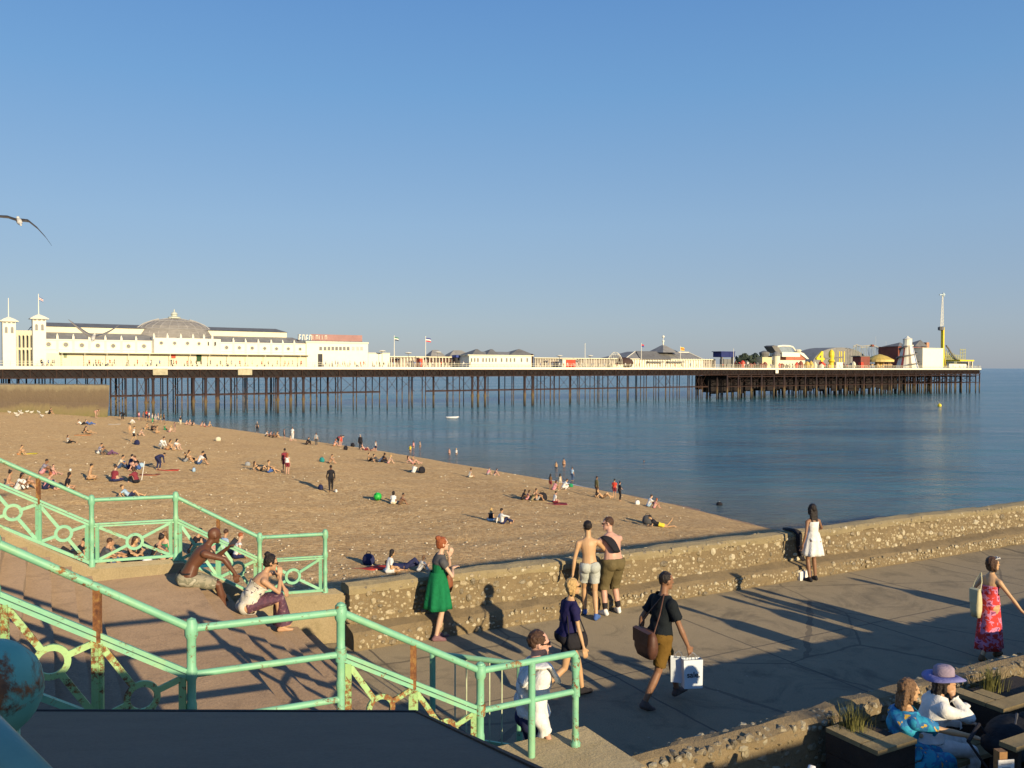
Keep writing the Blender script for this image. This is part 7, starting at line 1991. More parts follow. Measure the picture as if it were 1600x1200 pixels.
# resting gulls near the groyne (specks)
def standing_gull():
    mb = MB(); ellipsoid(mb, (0, 0, .22), (.08, .20, .09)); ellipsoid(mb, (0, .19, .33), (.05, .06, .05)); capsule(mb, (0, .14, .26), (0, .18, .33), .05, .04); capsule(mb, (-.03, 0, .15), (-.03, 0, 0), .008, .008, 6); capsule(mb, (.03, 0, .15), (.03, 0, 0), .008, .008, 6)
    return mb
g0 = None; rr = random.Random(4)
for (u, v) in ((15, 647), (23, 644), (25, 649), (30, 646), (33, 645.5), (34, 648.5), (40, 644.5), (42, 646), (46, 644), (49, 645), (52, 645), (55, 644.5), (60, 646.5), (62, 648), (66, 653), (73, 647), (84, 645), (49, 647), (27, 652), (112, 636)):
    p = on_beach(u, v)
    if g0 is None: g0 = standing_gull().build('resting_seagull', GB, smooth=True); g = g0
    else: g = g0.copy(); COL.objects.link(g)
    g.location = p; g.rotation_euler = (0, 0, rr.uniform(0, 6.28)); g.scale = (1.5,)*3
    tag(g, 'tiny white seagull resting on the shingle near the groyne at the far left', 'seagull', 'seagulls resting on the far left of the beach')
# rubber dinghy, buoy
p = at(706, 653.5, SEA); root = thing('dinghy', 'small white inflatable boat on the sea in front of the pier', 'dinghy', p, .2)
mb = MB(); mb.tube([(-1.3, -.45, .2), (.9, -.45, .2), (1.5, 0, .3), (.9, .45, .2), (-1.3, .45, .2)], .2, 8); mb.build('hull_tube', CL['white'], root, smooth=True)
mb = MB(); mb.box((-.2, 0, .2), (.9, .8, .1)); mb.build('thwart', CL['pink'], root)
p = at(1468, 635, SEA); root = thing('buoy', 'small yellow buoy floating near the end of the pier', 'buoy', p)
mb = MB(); mb.ball((0, 0, .3), .6, 10); mb.build('float', M_YEL, root, smooth=True)
mb = MB(); mb.lathe([(.1, .8), (.1, 1.1), (0, 1.2)], (0, 0, 0), 8); mb.build('top_ring', M_OCH, root)
# folded black pushchair beside the table
org = S(8.05, 4.75); root = thing('pushchair', 'black pushchair partly hidden at the bottom right in front of the seated women', 'pushchair', org, PA+.4)
mb = MB(); rings = []
for i in range(9):
    a = math.pi*i/8; rings.append([Vector((x, -.05+.30*math.cos(a)*k, .62+.30*math.sin(a)*k)) for x, k in ((-.22, .96), (-.2, 1), (.2, 1), (.22, .96), (.2, .93), (-.2, .93))])
mb.loft(rings); mb.build('hood', cloth('black_nylon', (.018, .018, .020), .3), root, smooth=True)
mb = MB(); mb.loft([[Vector((x, y, z)) for x, y in ((-.2, -.3), (.2, -.3), (.2, .3), (-.2, .3))] for z in (.34, .64)]); mb.build('seat', CL['black'], root)
for x in (-.25, .25):
    for y in (-.32, .32):
        mb = MB(); mb.tube([(x+.02*math.copysign(1, x), y+.11*math.cos(q), .12+.11*math.sin(q)) for q in [2*math.pi*j/18 for j in range(18)]], .018, 6, closed=True); mb.build('wheel', CL['darkgrey'], root)
    mb = MB(); mb.tube([(x, -.32, .12), (x, .05, .5), (x, .42, .98)], .012, 6); mb.tube([(x, .32, .12), (x, -.05, .5)], .012, 6); mb.build('frame', M_IRON2, root)
mb = MB(); mb.tube([(-.25, .42, .98), (.25, .42, .98)], .018, 8); mb.build('handle', CL['black'], root)
# ================================================================ BEACH CROWD
VC = .032
POSE = {
 'S': dict(pel=(0, 0, .93), head=(10, 0)),
 'T': dict(pel=(0, 0, .93), head=(-20, 6), hR=(.10, .25, 1.05), eR=(1, -.3, -.5), fL=(-.12, .05, .08)),
 'W': dict(pel=(0, 0, .90), lean=(5, 5), hL=(-.24, .20, .86), hR=(.24, -.18, .86), fL=(-.08, -.30, .12), fR=(.08, .33, .09), fdL=(0, .8, -.4)),
 'K': dict(pel=(0, 0, .11), lean=(14, 26), hL=(-.04, .42, .34), hR=(.05, .42, .32), eL=(-1, .2, 0), eR=(1, .2, 0), fL=(-.12, .52, .07), fR=(.12, .50, .07), kL=(-.15, .3, 1), kR=(.15, .3, 1)),
 'L': dict(pel=(0, 0, .11), lean=(-20, -10), hL=(-.26, -.30, .04), hR=(.26, -.30, .04), eL=(-.4, -1, 0), eR=(.4, -1, 0), fL=(-.12, .84, .07), fR=(.12, .80, .07), kL=(0, .1, 1), kR=(0, .1, 1), fdL=(-.2, .5, 1), fdR=(.2, .5, 1)),
 'J': dict(pel=(0, 0, .11), lean=(-14, -2), hL=(-.26, -.26, .04), hR=(.16, .36, .40), eL=(-.4, -1, 0), eR=(1, 0, .2), fL=(-.12, .80, .07), fR=(.12, .46, .07), kL=(0, .1, 1), kR=(.1, .3, 1), fdL=(-.2, .5, 1)),
 'X': dict(pel=(0, 0, .11), lean=(6, 14), hL=(-.12, .30, .22), hR=(.12, .30, .22), fL=(.08, .26, .07), fR=(-.08, .36, .07), kL=(-1, .3, .2), kR=(1, .3, .2), fdL=(1, .2, 0), fdR=(-1, .2, 0)),
 'R': dict(pel=(0, 0, .12), lean=(-55, -42), head=(0, -18), hL=(-.24, -.38, .05), hR=(.24, -.38, .05), eL=(-.3, -1, -.6), eR=(.3, -1, -.6), fL=(-.12, .82, .07), fR=(.12, .55, .07), kL=(0, .1, 1), kR=(0, .2, 1), fdL=(-.3, .4, 1)),
 'P': dict(pel=(0, 0, .12), lean=(72, 48), head=(0, 10), hL=(-.16, .62, .06), hR=(.16, .62, .06), eL=(-.4, .2, -1), eR=(.4, .2, -1), fL=(-.10, -.84, .10), fR=(.10, -.70, .40), kL=(0, .1, -1), kR=(0, .1, -1), fdL=(0, -1, -.2), fdR=(0, -.5, 1)),
 'D': dict(pel=(0, 0, .12), lean=(-88, -86), head=(15, 0), hL=(-.32, -.05, .06), hR=(.32, -.05, .06), eL=(-1, 0, 0), eR=(1, 0, 0), fL=(-.12, .85, .08), fR=(.12, .60, .08), kL=(0, .1, 1), kR=(0, .1, 1), fdL=(-.4, .4, 1), fdR=(.2, 1, 0)),
 'B': dict(pel=(0, -.10, .88), lean=(62, 92), head=(0, 20), hL=(-.14, .42, .28), hR=(.14, .45, .30), eL=(-.4, -.2, .2), eR=(.4, -.2, .2), fL=(-.14, .0, .08), fR=(.14, .04, .08)),
 'Q': dict(pel=(0, -.12, .30), lean=(22, 40), hL=(-.10, .50, .22), hR=(.10, .50, .22), fL=(-.13, .03, .08), fR=(.13, .0, .08), kL=(-.2, 1, .5), kR=(.2, 1, .5)),
 'H': dict(pel=(0, 0, .48), lean=(2, 6), hL=(-.16, .38, .52), hR=(.16, .38, .52), fL=(-.14, -.44, .05), fR=(.14, -.44, .05), kL=(0, 1, -.4), kR=(0, 1, -.4), fdL=(0, -1, -.2), fdR=(0, -1, -.2)),
}
_figs = {}
def crowd_fig(p, sex):
    if (p, sex) not in _figs: _figs[(p, sex)] = Fig('crowd_'+p+sex, sex=sex, voxel=VC, smooth_it=1, **POSE[p])
    return _figs[(p, sex)]
for k_, _c in dict(striped=(.30, .28, .34), pale=(.52, .50, .46), rust=(.35, .10, .05), mauve=(.30, .20, .32)).items(): CL[k_] = cloth(k_, _c)
def folk(u, v, p, phi, ph, top, bot, skin, hair, label, hk=None, water=0.0, wz=None):
    """u,v feet/seat pixel; ph height in pixels; top/bot (kind, colour) or None"""
    sex = 'f' if hair[0] in 'lvup' and hair[1:2] == ':' else 'm'
    hkind, hcol = hair.split(':')
    hkind = {'s': 'short', 'l': 'long', 'v': 'verylong', 'u': 'bun', 'p': 'pony', 'c': 'crop', 'b': 'bob'}[hkind]
    F = crowd_fig(p, sex)
    loc = on_beach(u, v)
    if water: loc = at(u, v, SEA); loc.z = SEA-water
    D = loc.y; ph = ph*(1.1 if D > 60 and not water else 1)
    hh = max(v_.co.z for v_ in F.body.vertices) if 'hmax' not in F.cache else F.cache['hmax']; F.cache['hmax'] = hh
    if p in ('R', 'P', 'D'): sc = 1.0
    else: sc = ph/(FPX*(hh-water)/D)
    sc = max(.68, min(1.22, sc))
    parts = []
    if top: 
        k, c = top.split(':'); parts.append(('top' if k != 'bikini' else 'bikini_top', F.top(k, .016 if D > 60 else .013), CL[c]))
    if bot: k, c = bot.split(':'); parts.append(({'shorts': 'shorts', 'trousers': 'trousers', 'briefs': 'swimwear', 'skirt': 'skirt', 'long': 'shorts'}[k], F.bottom(k, .020), CL[c]))
    return person(label, loc, phi, F, skin, sc, (hkind, hcol), parts)
f = folk
# far left, by the groyne
f(17, 636, 'L', 85, 10, 'tee:black', 'shorts:navy', 'tan', 's:black', 'sunbather in black leaning back, leftmost of the group under the groyne')
f(24, 635, 'K', 80, 12, 'tee:purple', 'shorts:black', 'pale', 'l:brown', 'woman in a purple top sitting in the dark group under the groyne')
f(29, 636.5, 'J', 100, 11, 'tank:darkgrey', 'shorts:denim', 'brown', 's:black', 'man in a dark grey vest sitting in the middle of the group under the groyne')
f(35, 635, 'K', 60, 11, 'tee:maroon', 'long:black', 'tan', 'l:black', 'woman in a maroon top sitting in the group under the groyne')
f(40, 636, 'R', 95, 9, None, 'shorts:black', 'brown', 's:brown', 'shirtless man reclining at the right end of the group under the groyne')
f(77, 647, 'K', 90, 10, 'tee:black', 'long:black', 'tan', 's:black', 'lone dark figure sitting right of the resting gulls')
f(86, 646, 'R', 80, 8, 'tee:black', 'shorts:black', 'tan', 's:black', 'person in black reclining right of the lone dark figure near the groyne')
f(91, 645.5, 'P', 70, 8, 'tee:grey', 'trousers:grey', 'pale', 's:brown', 'person in grey lying at the foot of the groyne')
f(150, 653, 'B', 110, 14, None, 'briefs:maroon', 'pink', 'l:lbrown', 'bather bending forward close to the groyne foot')
f(192, 656.5, 'B', -60, 12, 'tee:black', 'trousers:black', 'tan', 's:black', 'person in black stooping near the seaward end of the groyne')
f(128, 664, 'R', 75, 9, 'tee:white', 'trousers:black', 'tan', 's:black', 'person in a white top reclining beside the one in blue, below the groyne')
f(140, 664, 'R', 80, 9, 'tee:blue', 'trousers:blue', 'pale', 's:black', 'person in blue clothes reclining below the groyne')
f(131, 677, 'K', 70, 10, 'tank:black', 'briefs:black', 'pink', 'l:black', 'sunbather in a black top sitting left of a reclining friend on an orange towel')
f(139, 678, 'R', 95, 9, 'bikini:black', 'briefs:black', 'gold', 'l:brown', 'reclining sunbather in a black bikini stretched to the right, upper left beach')
f(107, 693, 'J', 82, 12, 'tee:pale', 'trousers:black', 'tan', 'l:brown', 'woman in a pale top sitting alone with legs stretched, upper left beach')
f(30, 711, 'K', 90, 14, None, 'briefs:orange', 'gold', 's:brown', 'tanned boy sitting beside a yellow towel at the left edge')
f(154, 709, 'K', 80, 15, 'tee:striped', 'long:white', 'tan', 's:black', 'person in a pale striped top sitting left of a dark reclining one')
f(170, 711, 'R', 85, 9, 'tee:darkgrey', 'trousers:purple', 'brown', 's:black', 'dark-clothed person reclining right of the striped top')
f(206, 663.5, 'Q', 100, 10, 'long:white', 'trousers:cream', 'tan', 's:black', 'person in white crouching where the beach meets the pier view')
f(203, 678, 'S', 170, 12, None, 'briefs:orange', 'gold', 's:brown', 'small tanned child standing just left of the boy in a white top')
f(209, 690, 'W', 70, 22, 'tank:white', 'shorts:black', 'gold', 's:black', 'boy in a white top and black shorts standing on the upper beach')
f(218, 681, 'K', 80, 10, None, 'briefs:brown', 'pale', 's:lbrown', 'small pale child sitting right of the boy in black shorts')
f(253, 702, 'Q', 120, 25, 'long:white', 'trousers:pale', 'tan', 's:black', 'person all in white crouching over two seated sunbathers')
f(262, 703, 'K', 95, 15, 'bikini:rust', 'briefs:rust', 'gold', 'l:brown', 'tanned sunbather seated between the white-clothed person and the white top')
f(273, 703, 'K', 110, 16, 'tee:white', 'briefs:black', 'pale', 'l:black', 'dark-haired woman in a white top seated at the right of the crouching one')
# shore cluster below the dome
for i, (u, v, p, ph, tp, bt, sk, hr, lb) in enumerate([
 (217, 657, 'S', 13, 'tee:pink', 'shorts:purple', 'pink', 'l:brown', 'bather in pink at the left end of the shore crowd below the dome'),
 (224, 658, 'W', 14, None, 'briefs:maroon', 'brown', 's:black', 'bare-chested bather in maroon trunks in the shore crowd'),
 (229, 656, 'T', 14, 'tee:red', 'shorts:navy', 'tan', 's:black', 'bather in a red top in the shore crowd'),
 (233, 657, 'S', 13, 'tee:white', 'shorts:maroon', 'tan', 's:brown', 'bather in a bright white top in the shore crowd'),
 (238, 661, 'S', 14, 'tee:pale', 'trousers:green', 'pale', 'l:brown', 'bather in green trousers in the middle of the shore crowd'),
 (243, 660, 'S', 12, 'tee:grey', 'shorts:grey', 'pale', 's:grey', 'bather in plain grey in the shore crowd'),
 (247, 658, 'T', 12, None, 'shorts:cream', 'pink', 's:lbrown', 'bare-chested bather in cream shorts in the shore crowd'),
 (251, 661, 'W', 13, 'tee:olive', 'shorts:khaki', 'tan', 's:brown', 'bather in olive near the right of the shore crowd'),
 (256, 660, 'S', 13, 'tee:brown', 'shorts:black', 'brown', 's:black', 'bather in brown at the right end of the shore crowd'),
 (227, 671, 'K', 9, None, 'briefs:cream', 'gold', 's:brown', 'tanned person sitting just below the left end of the shore crowd'),
 (238, 673, 'K', 11, 'long:black', 'trousers:black', 'tan', 's:black', 'person wrapped in black sitting below the shore crowd'),
 (244, 677, 'X', 11, None, 'briefs:brown', 'gold', 's:brown', 'bare-backed tanned person sitting against the one wrapped in black'),
 (258, 672, 'J', 9, 'tee:green', 'shorts:green', 'tan', 's:black', 'person in green sitting right of the shore crowd'),
 (265, 675, 'K', 9, None, 'briefs:pink', 'pale', 'l:blonde', 'pale fair-haired bather sitting right of the person in green'),
 (273, 675, 'S', 14, 'tank:navy', 'briefs:navy', 'pink', 'l:brown', 'bather in navy swimwear standing right of the shore crowd'),
 (282, 664, 'S', 13, 'tee:black', 'trousers:cream', 'tan', 's:black', 'person in black top and cream trousers standing alone by the water'),
 (290, 664, 'K', 7, None, 'briefs:black', 'pink', 's:brown', 'first of the three pale bathers sitting right of the cream trousers'),
 (295, 663.5, 'K', 7, 'bikini:white', 'briefs:white', 'pink', 'l:blonde', 'fair-haired middle one of three bathers right of the cream trousers'),
 (300.5, 665, 'K', 7, 'tank:black', 'briefs:black', 'pale', 'l:black', 'black-topped last of three bathers right of the cream trousers'),
 (314, 666, 'K', 7, 'bikini:red', 'briefs:red', 'pale', 'l:brown', 'bather with pale back, first of three at the narrowing shore'),
 (320, 667, 'L', 6, None, 'shorts:red', 'pink', 's:brown', 'bather in red shorts, middle of three at the narrowing shore'),
 (326, 666.5, 'K', 7, 'bikini:rust', 'briefs:rust', 'gold', 'l:blonde', 'fair bather, last of three at the narrowing shore')]):
    f(u, v, p, (i*47) % 120+20, ph, tp, bt, sk, hr, lb)
# left middle
f(66, 741, 'K', 75, 23, 'tee:striped', 'shorts:pink', 'brown', 's:black', 'curly-haired person in a greyish top sitting behind the left railing')
f(84, 742, 'J', 110, 15, None, 'shorts:pink', 'pink', 's:brown', 'pink-skinned sunbather lying beyond the greyish top')
f(12, 762, 'X', 80, 27, None, 'shorts:grey', 'tan', 'u:black', 'tanned person with tied-up hair at the very left behind the railing')
f(28, 766, 'K', 100, 28, 'tee:white', 'trousers:white', 'brown', 'l:black', 'black-haired woman in white sitting with her back to us, far left')
f(40, 764, 'K', 70, 25, 'tank:black', 'shorts:brown', 'tan', 's:black', 'person in a black vest sitting right of the woman in white, far left')
f(72, 765, 'K', 90, 30, 'tank:pink', 'trousers:navy', 'pink', 'u:ginger', 'sunburnt person in navy trousers sitting beneath the sloping handrail')
f(104, 766, 'X', 70, 29, 'tee:black', 'skirt:white', 'tan', 'v:black', 'black-clothed long-haired woman sitting alone below the left railing slope')
f(139, 750, 'X', 70, 26, None, 'briefs:brown', 'gold', 's:black', 'tanned bare-backed boy sitting alone, middle left beach')
f(186, 732, 'K', 80, 19, 'tee:cream', 'trousers:denim', 'tan', 's:black', 'person in a cream top sitting at the left of the dark chairs')
f(203, 733, 'X', 50, 22, 'long:navy', 'trousers:navy', 'pale', 's:black', 'person in a dark navy jacket sitting in the chairs group')
f(216, 734, 'K', -150, 23, 'tee:black', 'shorts:blue', 'pink', 's:brown', 'person in black facing us in the chairs group')
f(247, 734, 'B', 30, 23, 'long:navy', 'trousers:navy', 'tan', 's:black', 'person in navy bending right over beside a red towel')
f(178, 753, 'X', 20, 28, 'tee:maroon', 'trousers:navy', 'pale', 's:brown', 'broad person in a maroon top with back turned, middle left beach')
f(213, 755, 'K', -60, 25, 'tee:maroon', 'trousers:black', 'pale', 'l:brown', 'woman in maroon facing left beside the leaning white pole')
f(203, 777, 'R', 78, 22, 'tee:lightblue', 'shorts:navy', 'gold', 's:brown', 'man in a light blue shirt and navy shorts reclining above the railing landing')
f(290, 722, 'K', 85, 17, 'tank:black', 'shorts:grey', 'gold', 'l:brown', 'woman in a black vest sitting left of the white t-shirt, middle left')
f(299, 719, 'P', -95, 9, 'tee:maroon', 'shorts:black', 'gold', 's:brown', 'dark-clothed person lying behind the white t-shirt, middle left')
f(311, 726, 'K', 60, 19, 'tee:white', 'shorts:denim', 'tan', 's:black', 'person in a white t-shirt with back to us right of the black vest')
f(321, 719, 'K', -70, 13, 'tee:black', 'shorts:black', 'pink', 's:black', 'black-topped person leaning at the right of the white t-shirt')
f(407, 736, 'R', 80, 12, 'bikini:black', 'briefs:black', 'gold', 'l:brown', 'woman in a black bikini reclining left of the blue shorts')
f(421, 739, 'J', 85, 18, None, 'shorts:blue', 'gold', 's:brown', 'shirtless man in blue shorts sitting with knees raised, mid beach')
f(445, 738, 'S', -30, 34, 'tee:maroon', 'shorts:maroon', 'brown', 's:black', 'standing person in maroon with back turned, mid beach')
f(449, 741, 'S', 10, 30, 'tank:white', 'shorts:maroon', 'pink', 'l:ginger', 'woman in a white top standing close beside the person in maroon')
f(517, 769, 'W', -12, 42, 'long:black', 'trousers:black', 'dark', 's:black', 'man dressed all in black walking alone across the middle of the beach')
f(515, 724, 'K', 90, 13, None, 'briefs:black', 'tan', 's:brown', 'lone tanned sunbather sitting beyond the man in black')
# shoreline middle
f(402, 676, 'S', 0, 16, 'tee:darkgrey', 'trousers:black', 'tan', 's:grey', 'grey-haired person in dark clothes standing at the left of the middle shoreline')
for u, v, ph, tp, sk, hr, lb in ((415, 682, 8, 'tee:white', 'tan', 's:brown', 'white-topped leftmost of the row sitting along the shore'), (421, 683, 8, 'tank:maroon', 'pink', 's:black', 'maroon-topped second of the row sitting along the shore'),
                        (426, 684, 8, None, 'brown', 's:black', 'brown-skinned third of the row sitting along the shore'), (431, 684, 9, 'tank:darkgrey', 'gold', 's:brown', 'dark-grey-topped last of the row sitting along the shore')):
    f(u, v, 'K', 90, ph, tp, 'shorts:black', sk, hr, lb)
f(444, 687, 'S', 60, 15, 'tank:black', 'shorts:black', 'pink', 'l:brown', 'woman in a black vest standing at the shore left of one in white')
f(457, 687, 'S', 20, 18, 'tee:white', 'trousers:white', 'tan', 's:brown', 'person all in white standing at the waterline')
f(455, 689, 'L', 80, 6, None, 'briefs:pink', 'pale', 's:blonde', 'small pale child sitting at the feet of the one in white')
f(479, 695, 'K', 60, 11, 'long:black', 'trousers:black', 'tan', 's:black', 'hunched person in black sitting left of the grey shirt')
f(494, 697, 'S', -10, 19, 'tee:grey', 'trousers:darkgrey', 'tan', 's:brown', 'man in a grey shirt standing at the waterline')
f(522, 697, 'K', 60, 10, 'bikini:rust', 'briefs:orange', 'pink', 'l:ginger', 'crouched sunburnt bather left of the red-topped pair')
f(529, 697, 'B', 60, 15, 'tank:maroon', 'shorts:black', 'pink', 's:black', 'maroon-topped bather leaning over at the waterline')
f(533, 698, 'S', -40, 17, 'tank:red', 'briefs:red', 'pink', 'l:brown', 'bather in red swimwear standing at the waterline')
f(563, 703, 'S', 10, 22, 'long:black', 'trousers:black', 'tan', 's:grey', 'man in a long black coat standing at the water edge')
f(571, 704, 'R', 100, 7, None, 'shorts:maroon', 'pink', 's:brown', 'sunburnt person reclining at the feet of the man in the black coat')
f(580, 705, 'P', 100, 6, 'bikini:maroon', 'briefs:maroon', 'pink', 'l:brown', 'sunbather in maroon lying right of the man in the black coat')
f(587, 706, 'S', 40, 16, 'tank:white', 'shorts:navy', 'tan', 's:black', 'child in a white vest standing near the water right of the black coat')
f(577, 721, 'J', 90, 12, None, 'shorts:black', 'gold', 's:brown', 'shirtless left one of four sitting together below the black coat')
f(592, 722, 'R', 80, 9, 'tee:darkgrey', 'trousers:denim', 'tan', 's:black', 'dark-clothed reclining one of the four below the black coat')
f(597, 722, 'K', 85, 13, 'tee:black', 'shorts:black', 'brown', 'l:black', 'black-topped seated one of the four below the black coat')
f(607, 724, 'K', 80, 12, None, 'briefs:pink', 'pale', 'l:blonde', 'pale fair-haired right one of the four below the black coat')
f(643, 722, 'K', 100, 9, 'tank:black', 'shorts:grey', 'tan', 's:black', 'small black-topped figure sitting just above the waterline, centre')
f(645, 725, 'R', 90, 7, 'bikini:pink', 'briefs:pink', 'pink', 'l:brown', 'sunbather in a pink bikini reclining near the waterline, centre')
f(646, 739, 'K', 30, 13, 'tee:white', 'trousers:white', 'tan', 's:black', 'person in white sitting next to a dark rucksack, centre of the beach')
f(734, 746, 'X', 60, 13, 'skirtx:pale' if False else 'tank:pale', 'shorts:cream', 'tan', 'u:brown', 'pale-clothed person sitting alone on the beach right of centre')
f(762, 742, 'K', 60, 10, 'tee:pink', 'shorts:grey', 'pale', 's:brown', 'person in a pink top sitting by the water, right of centre')
f(773, 743, 'K', 95, 10, 'tank:navy', 'briefs:white', 'pink', 'l:black', 'dark-haired one in a navy top right of the pink top by the water')
f(614, 788, 'X', 10, 20, 'tee:white', 'shorts:cream', 'brown', 'l:black', 'curly black-haired person in white sitting right of the green ball')
f(625, 789, 'K', 80, 18, None, 'shorts:brown', 'brown', 's:black', 'brown-skinned shirtless man sitting with raised knees near the green ball')
f(767, 815, 'X', 5, 21, 'tank:black', 'skirt:lightblue', 'gold', 'l:blonde', 'blonde woman in a black top sitting left of the white shirt')
f(785, 819, 'J', 60, 25, 'long:white', 'trousers:navy', 'tan', 's:black', 'man in a white shirt leaning back on one arm beside the blonde woman')
# right shore groups
for u, v, p, ph, tp, bt, sk, hr, lb in (
 (816, 781, 'K', 16, 'tee:black', 'shorts:black', 'brown', 'l:black', 'black-haired leftmost one of four sitting in a row, right beach'),
 (823, 781, 'K', 15, 'tank:purple', 'shorts:pink', 'tan', 'l:brown', 'purple-topped second one of four sitting in a row, right beach'),
 (831, 782, 'K', 14, 'tee:olive', 'shorts:khaki', 'pale', 's:lbrown', 'olive-topped third one of four sitting in a row, right beach'),
 (839, 782, 'J', 19, None, 'shorts:grey', 'tan', 's:brown', 'bare-chested last one of four sitting in a row, right beach'),
 (866, 786, 'X', 18, 'tee:white', 'shorts:maroon', 'pink', 's:black', 'person in a white t-shirt sitting on a dark red towel'),
 (860, 765, 'S', 19, 'tee:brown', 'shorts:maroon', 'brown', 'l:black', 'brown-skinned child standing left of one in pink at the right shore'),
 (865, 766, 'K', 14, 'tee:pink', 'shorts:pink', 'tan', 'l:brown', 'small child in pink by the right shore'),
 (875, 763, 'S', 21, 'tank:cream', 'skirt:cream', 'tan', 'l:black', 'woman in a cream dress standing at the right shore'),
 (882, 766, 'Q', 16, 'tee:white', 'trousers:white', 'tan', 's:brown', 'person in white crouching right of the cream dress'),
 (894, 752, 'S', 20, 'tee:lightblue', 'trousers:denim', 'tan', 's:brown', 'person in a pale blue shirt standing with feet in the water'),
 (932, 777, 'S', 30, 'long:olive', 'trousers:brown', 'brown', 's:black', 'person in dark olive standing alone at the right waterline'),
 (942, 779, 'R', 8, None, 'shorts:brown', 'gold', 's:brown', 'shirtless man reclining beside the person in olive'),
 (960, 778, 'S', 27, 'tee:red', 'shorts:maroon', 'tan', 's:black', 'man in a bright red t-shirt standing at the right waterline'),
 (968, 783, 'T', 28, 'tee:black', 'trousers:black', 'tan', 's:black', 'man in black standing next to the red t-shirt'),
 (1013, 792, 'K', 17, 'tee:white', 'shorts:lightblue', 'pale', 's:brown', 'person in a white t-shirt sitting at the right end of the beach'),
 (1022, 794, 'K', 14, 'bikini:pink', 'briefs:pink', 'pink', 'l:ginger', 'pink-skinned woman sitting against the white t-shirt, right end of the beach'),
 (1030, 823, 'P', 9, 'tee:black', 'shorts:yellow', 'gold', 's:black', 'person in bright yellow shorts lying face down above the wall')):
    f(u, v, p, {'P': -80}.get(p, 75 if p in 'KJRX' else 20+(u*7) % 60), ph, tp, bt, sk, hr, lb)
# bathers in the water
for u, v, ph, dp, tp, sk, hr, lb in ((641, 707, 13, .35, 'tee:yellow', 'tan', 's:brown', 'child in yellow paddling left of two bathers'), (646, 700, 12, .45, 'tank:pink', 'pink', 'l:brown', 'bather in a pink top standing in shallow water'),
   (656, 699, 11, .45, 'tank:grey', 'tan', 's:black', 'bather in grey standing in shallow water right of the pink one'), (702, 710, 11, .5, None, 'pink', 's:brown', 'bare-chested wader, left of a pair standing in the sea'), (713, 710, 11, .5, 'tee:white', 'pale', 'l:blonde', 'wader in white, right of a pair standing in the sea'),
   (869, 730, 11, .6, None, 'gold', 's:lbrown', 'left one of two tanned children wading off the right shore'), (881, 730, 15, .45, None, 'tan', 's:black', 'taller black-haired one of two children wading off the right shore')):
    f(u, v, 'S', 30, ph, tp, 'briefs:black', sk, hr, lb, water=dp)
f(1006, 722, 'S', 60, 6, None, 'briefs:black', 'brown', 's:black', 'lone swimmer far out with only head and shoulders showing', water=1.15)
# close group beyond the steps railing
f(112, 872, 'R', 250, 26, 'tee:black', 'trousers:black', 'tan', 's:black', 'dark-haired person in black reclining behind the left railing post')
f(158, 886, 'K', 60, 52, 'tee:darkgrey', 'shorts:khaki', 'tan', 's:brown', 'man in a dark shirt and khaki shorts sitting behind the circle railing')
f(176, 884, 'J', 60, 42, 'tank:black', 'shorts:denim', 'tan', 's:black', 'person in a black vest sitting beside the khaki shorts behind the railing')
f(202, 880, 'K', 110, 54, 'tank:darkgrey', 'trousers:black', 'gold', 'l:brown', 'brown-haired woman framed by the railing circle')
f(240, 878, 'K', 70, 58, 'tank:black', 'trousers:darkgrey', 'tan', 'u:black', 'woman with pinned-up black hair leaning forward behind the railing')
f(262, 872, 'X', 200, 50, 'tank:green', 'shorts:grey', 'pale', 'l:lbrown', 'pale woman in a green vest facing us behind the railing post')
f(301, 866, 'K', 90, 42, 'tee:black', 'shorts:black', 'tan', 's:black', 'black-haired person hidden behind the bald man on the steps')
f(326, 872, 'K', 100, 36, 'tee:pink', 'shorts:white', 'pale', 's:brown', 'person in a pink top sitting beyond the descending handrail')
f(348, 868, 'X', 40, 40, 'tee:lightblue', 'trousers:darkgrey', 'tan', 's:brown', 'person in a pale blue and white top beyond the descending handrail')
f(370, 873, 'X', 60, 40, 'tank:white', 'shorts:navy', 'pale', 's:ginger', 'red-haired boy in a white vest and navy shorts sitting beyond the handrail')
f(607, 896, 'X', 70, 37, 'tee:white', 'skirt:white', 'gold', 'l:black', 'dark-haired girl in white sitting on the beach just behind the wall')
f(634, 890, 'D', 80, 15, 'tee:navy', 'trousers:navy', 'tan', 's:brown', 'person in navy lying between the girl in white and the green dress')
f(655, 893, 'K', 85, 24, 'tee:pale', 'trousers:white', 'pale', 'l:lbrown', 'person in a pale patterned top sitting behind the woman in green')

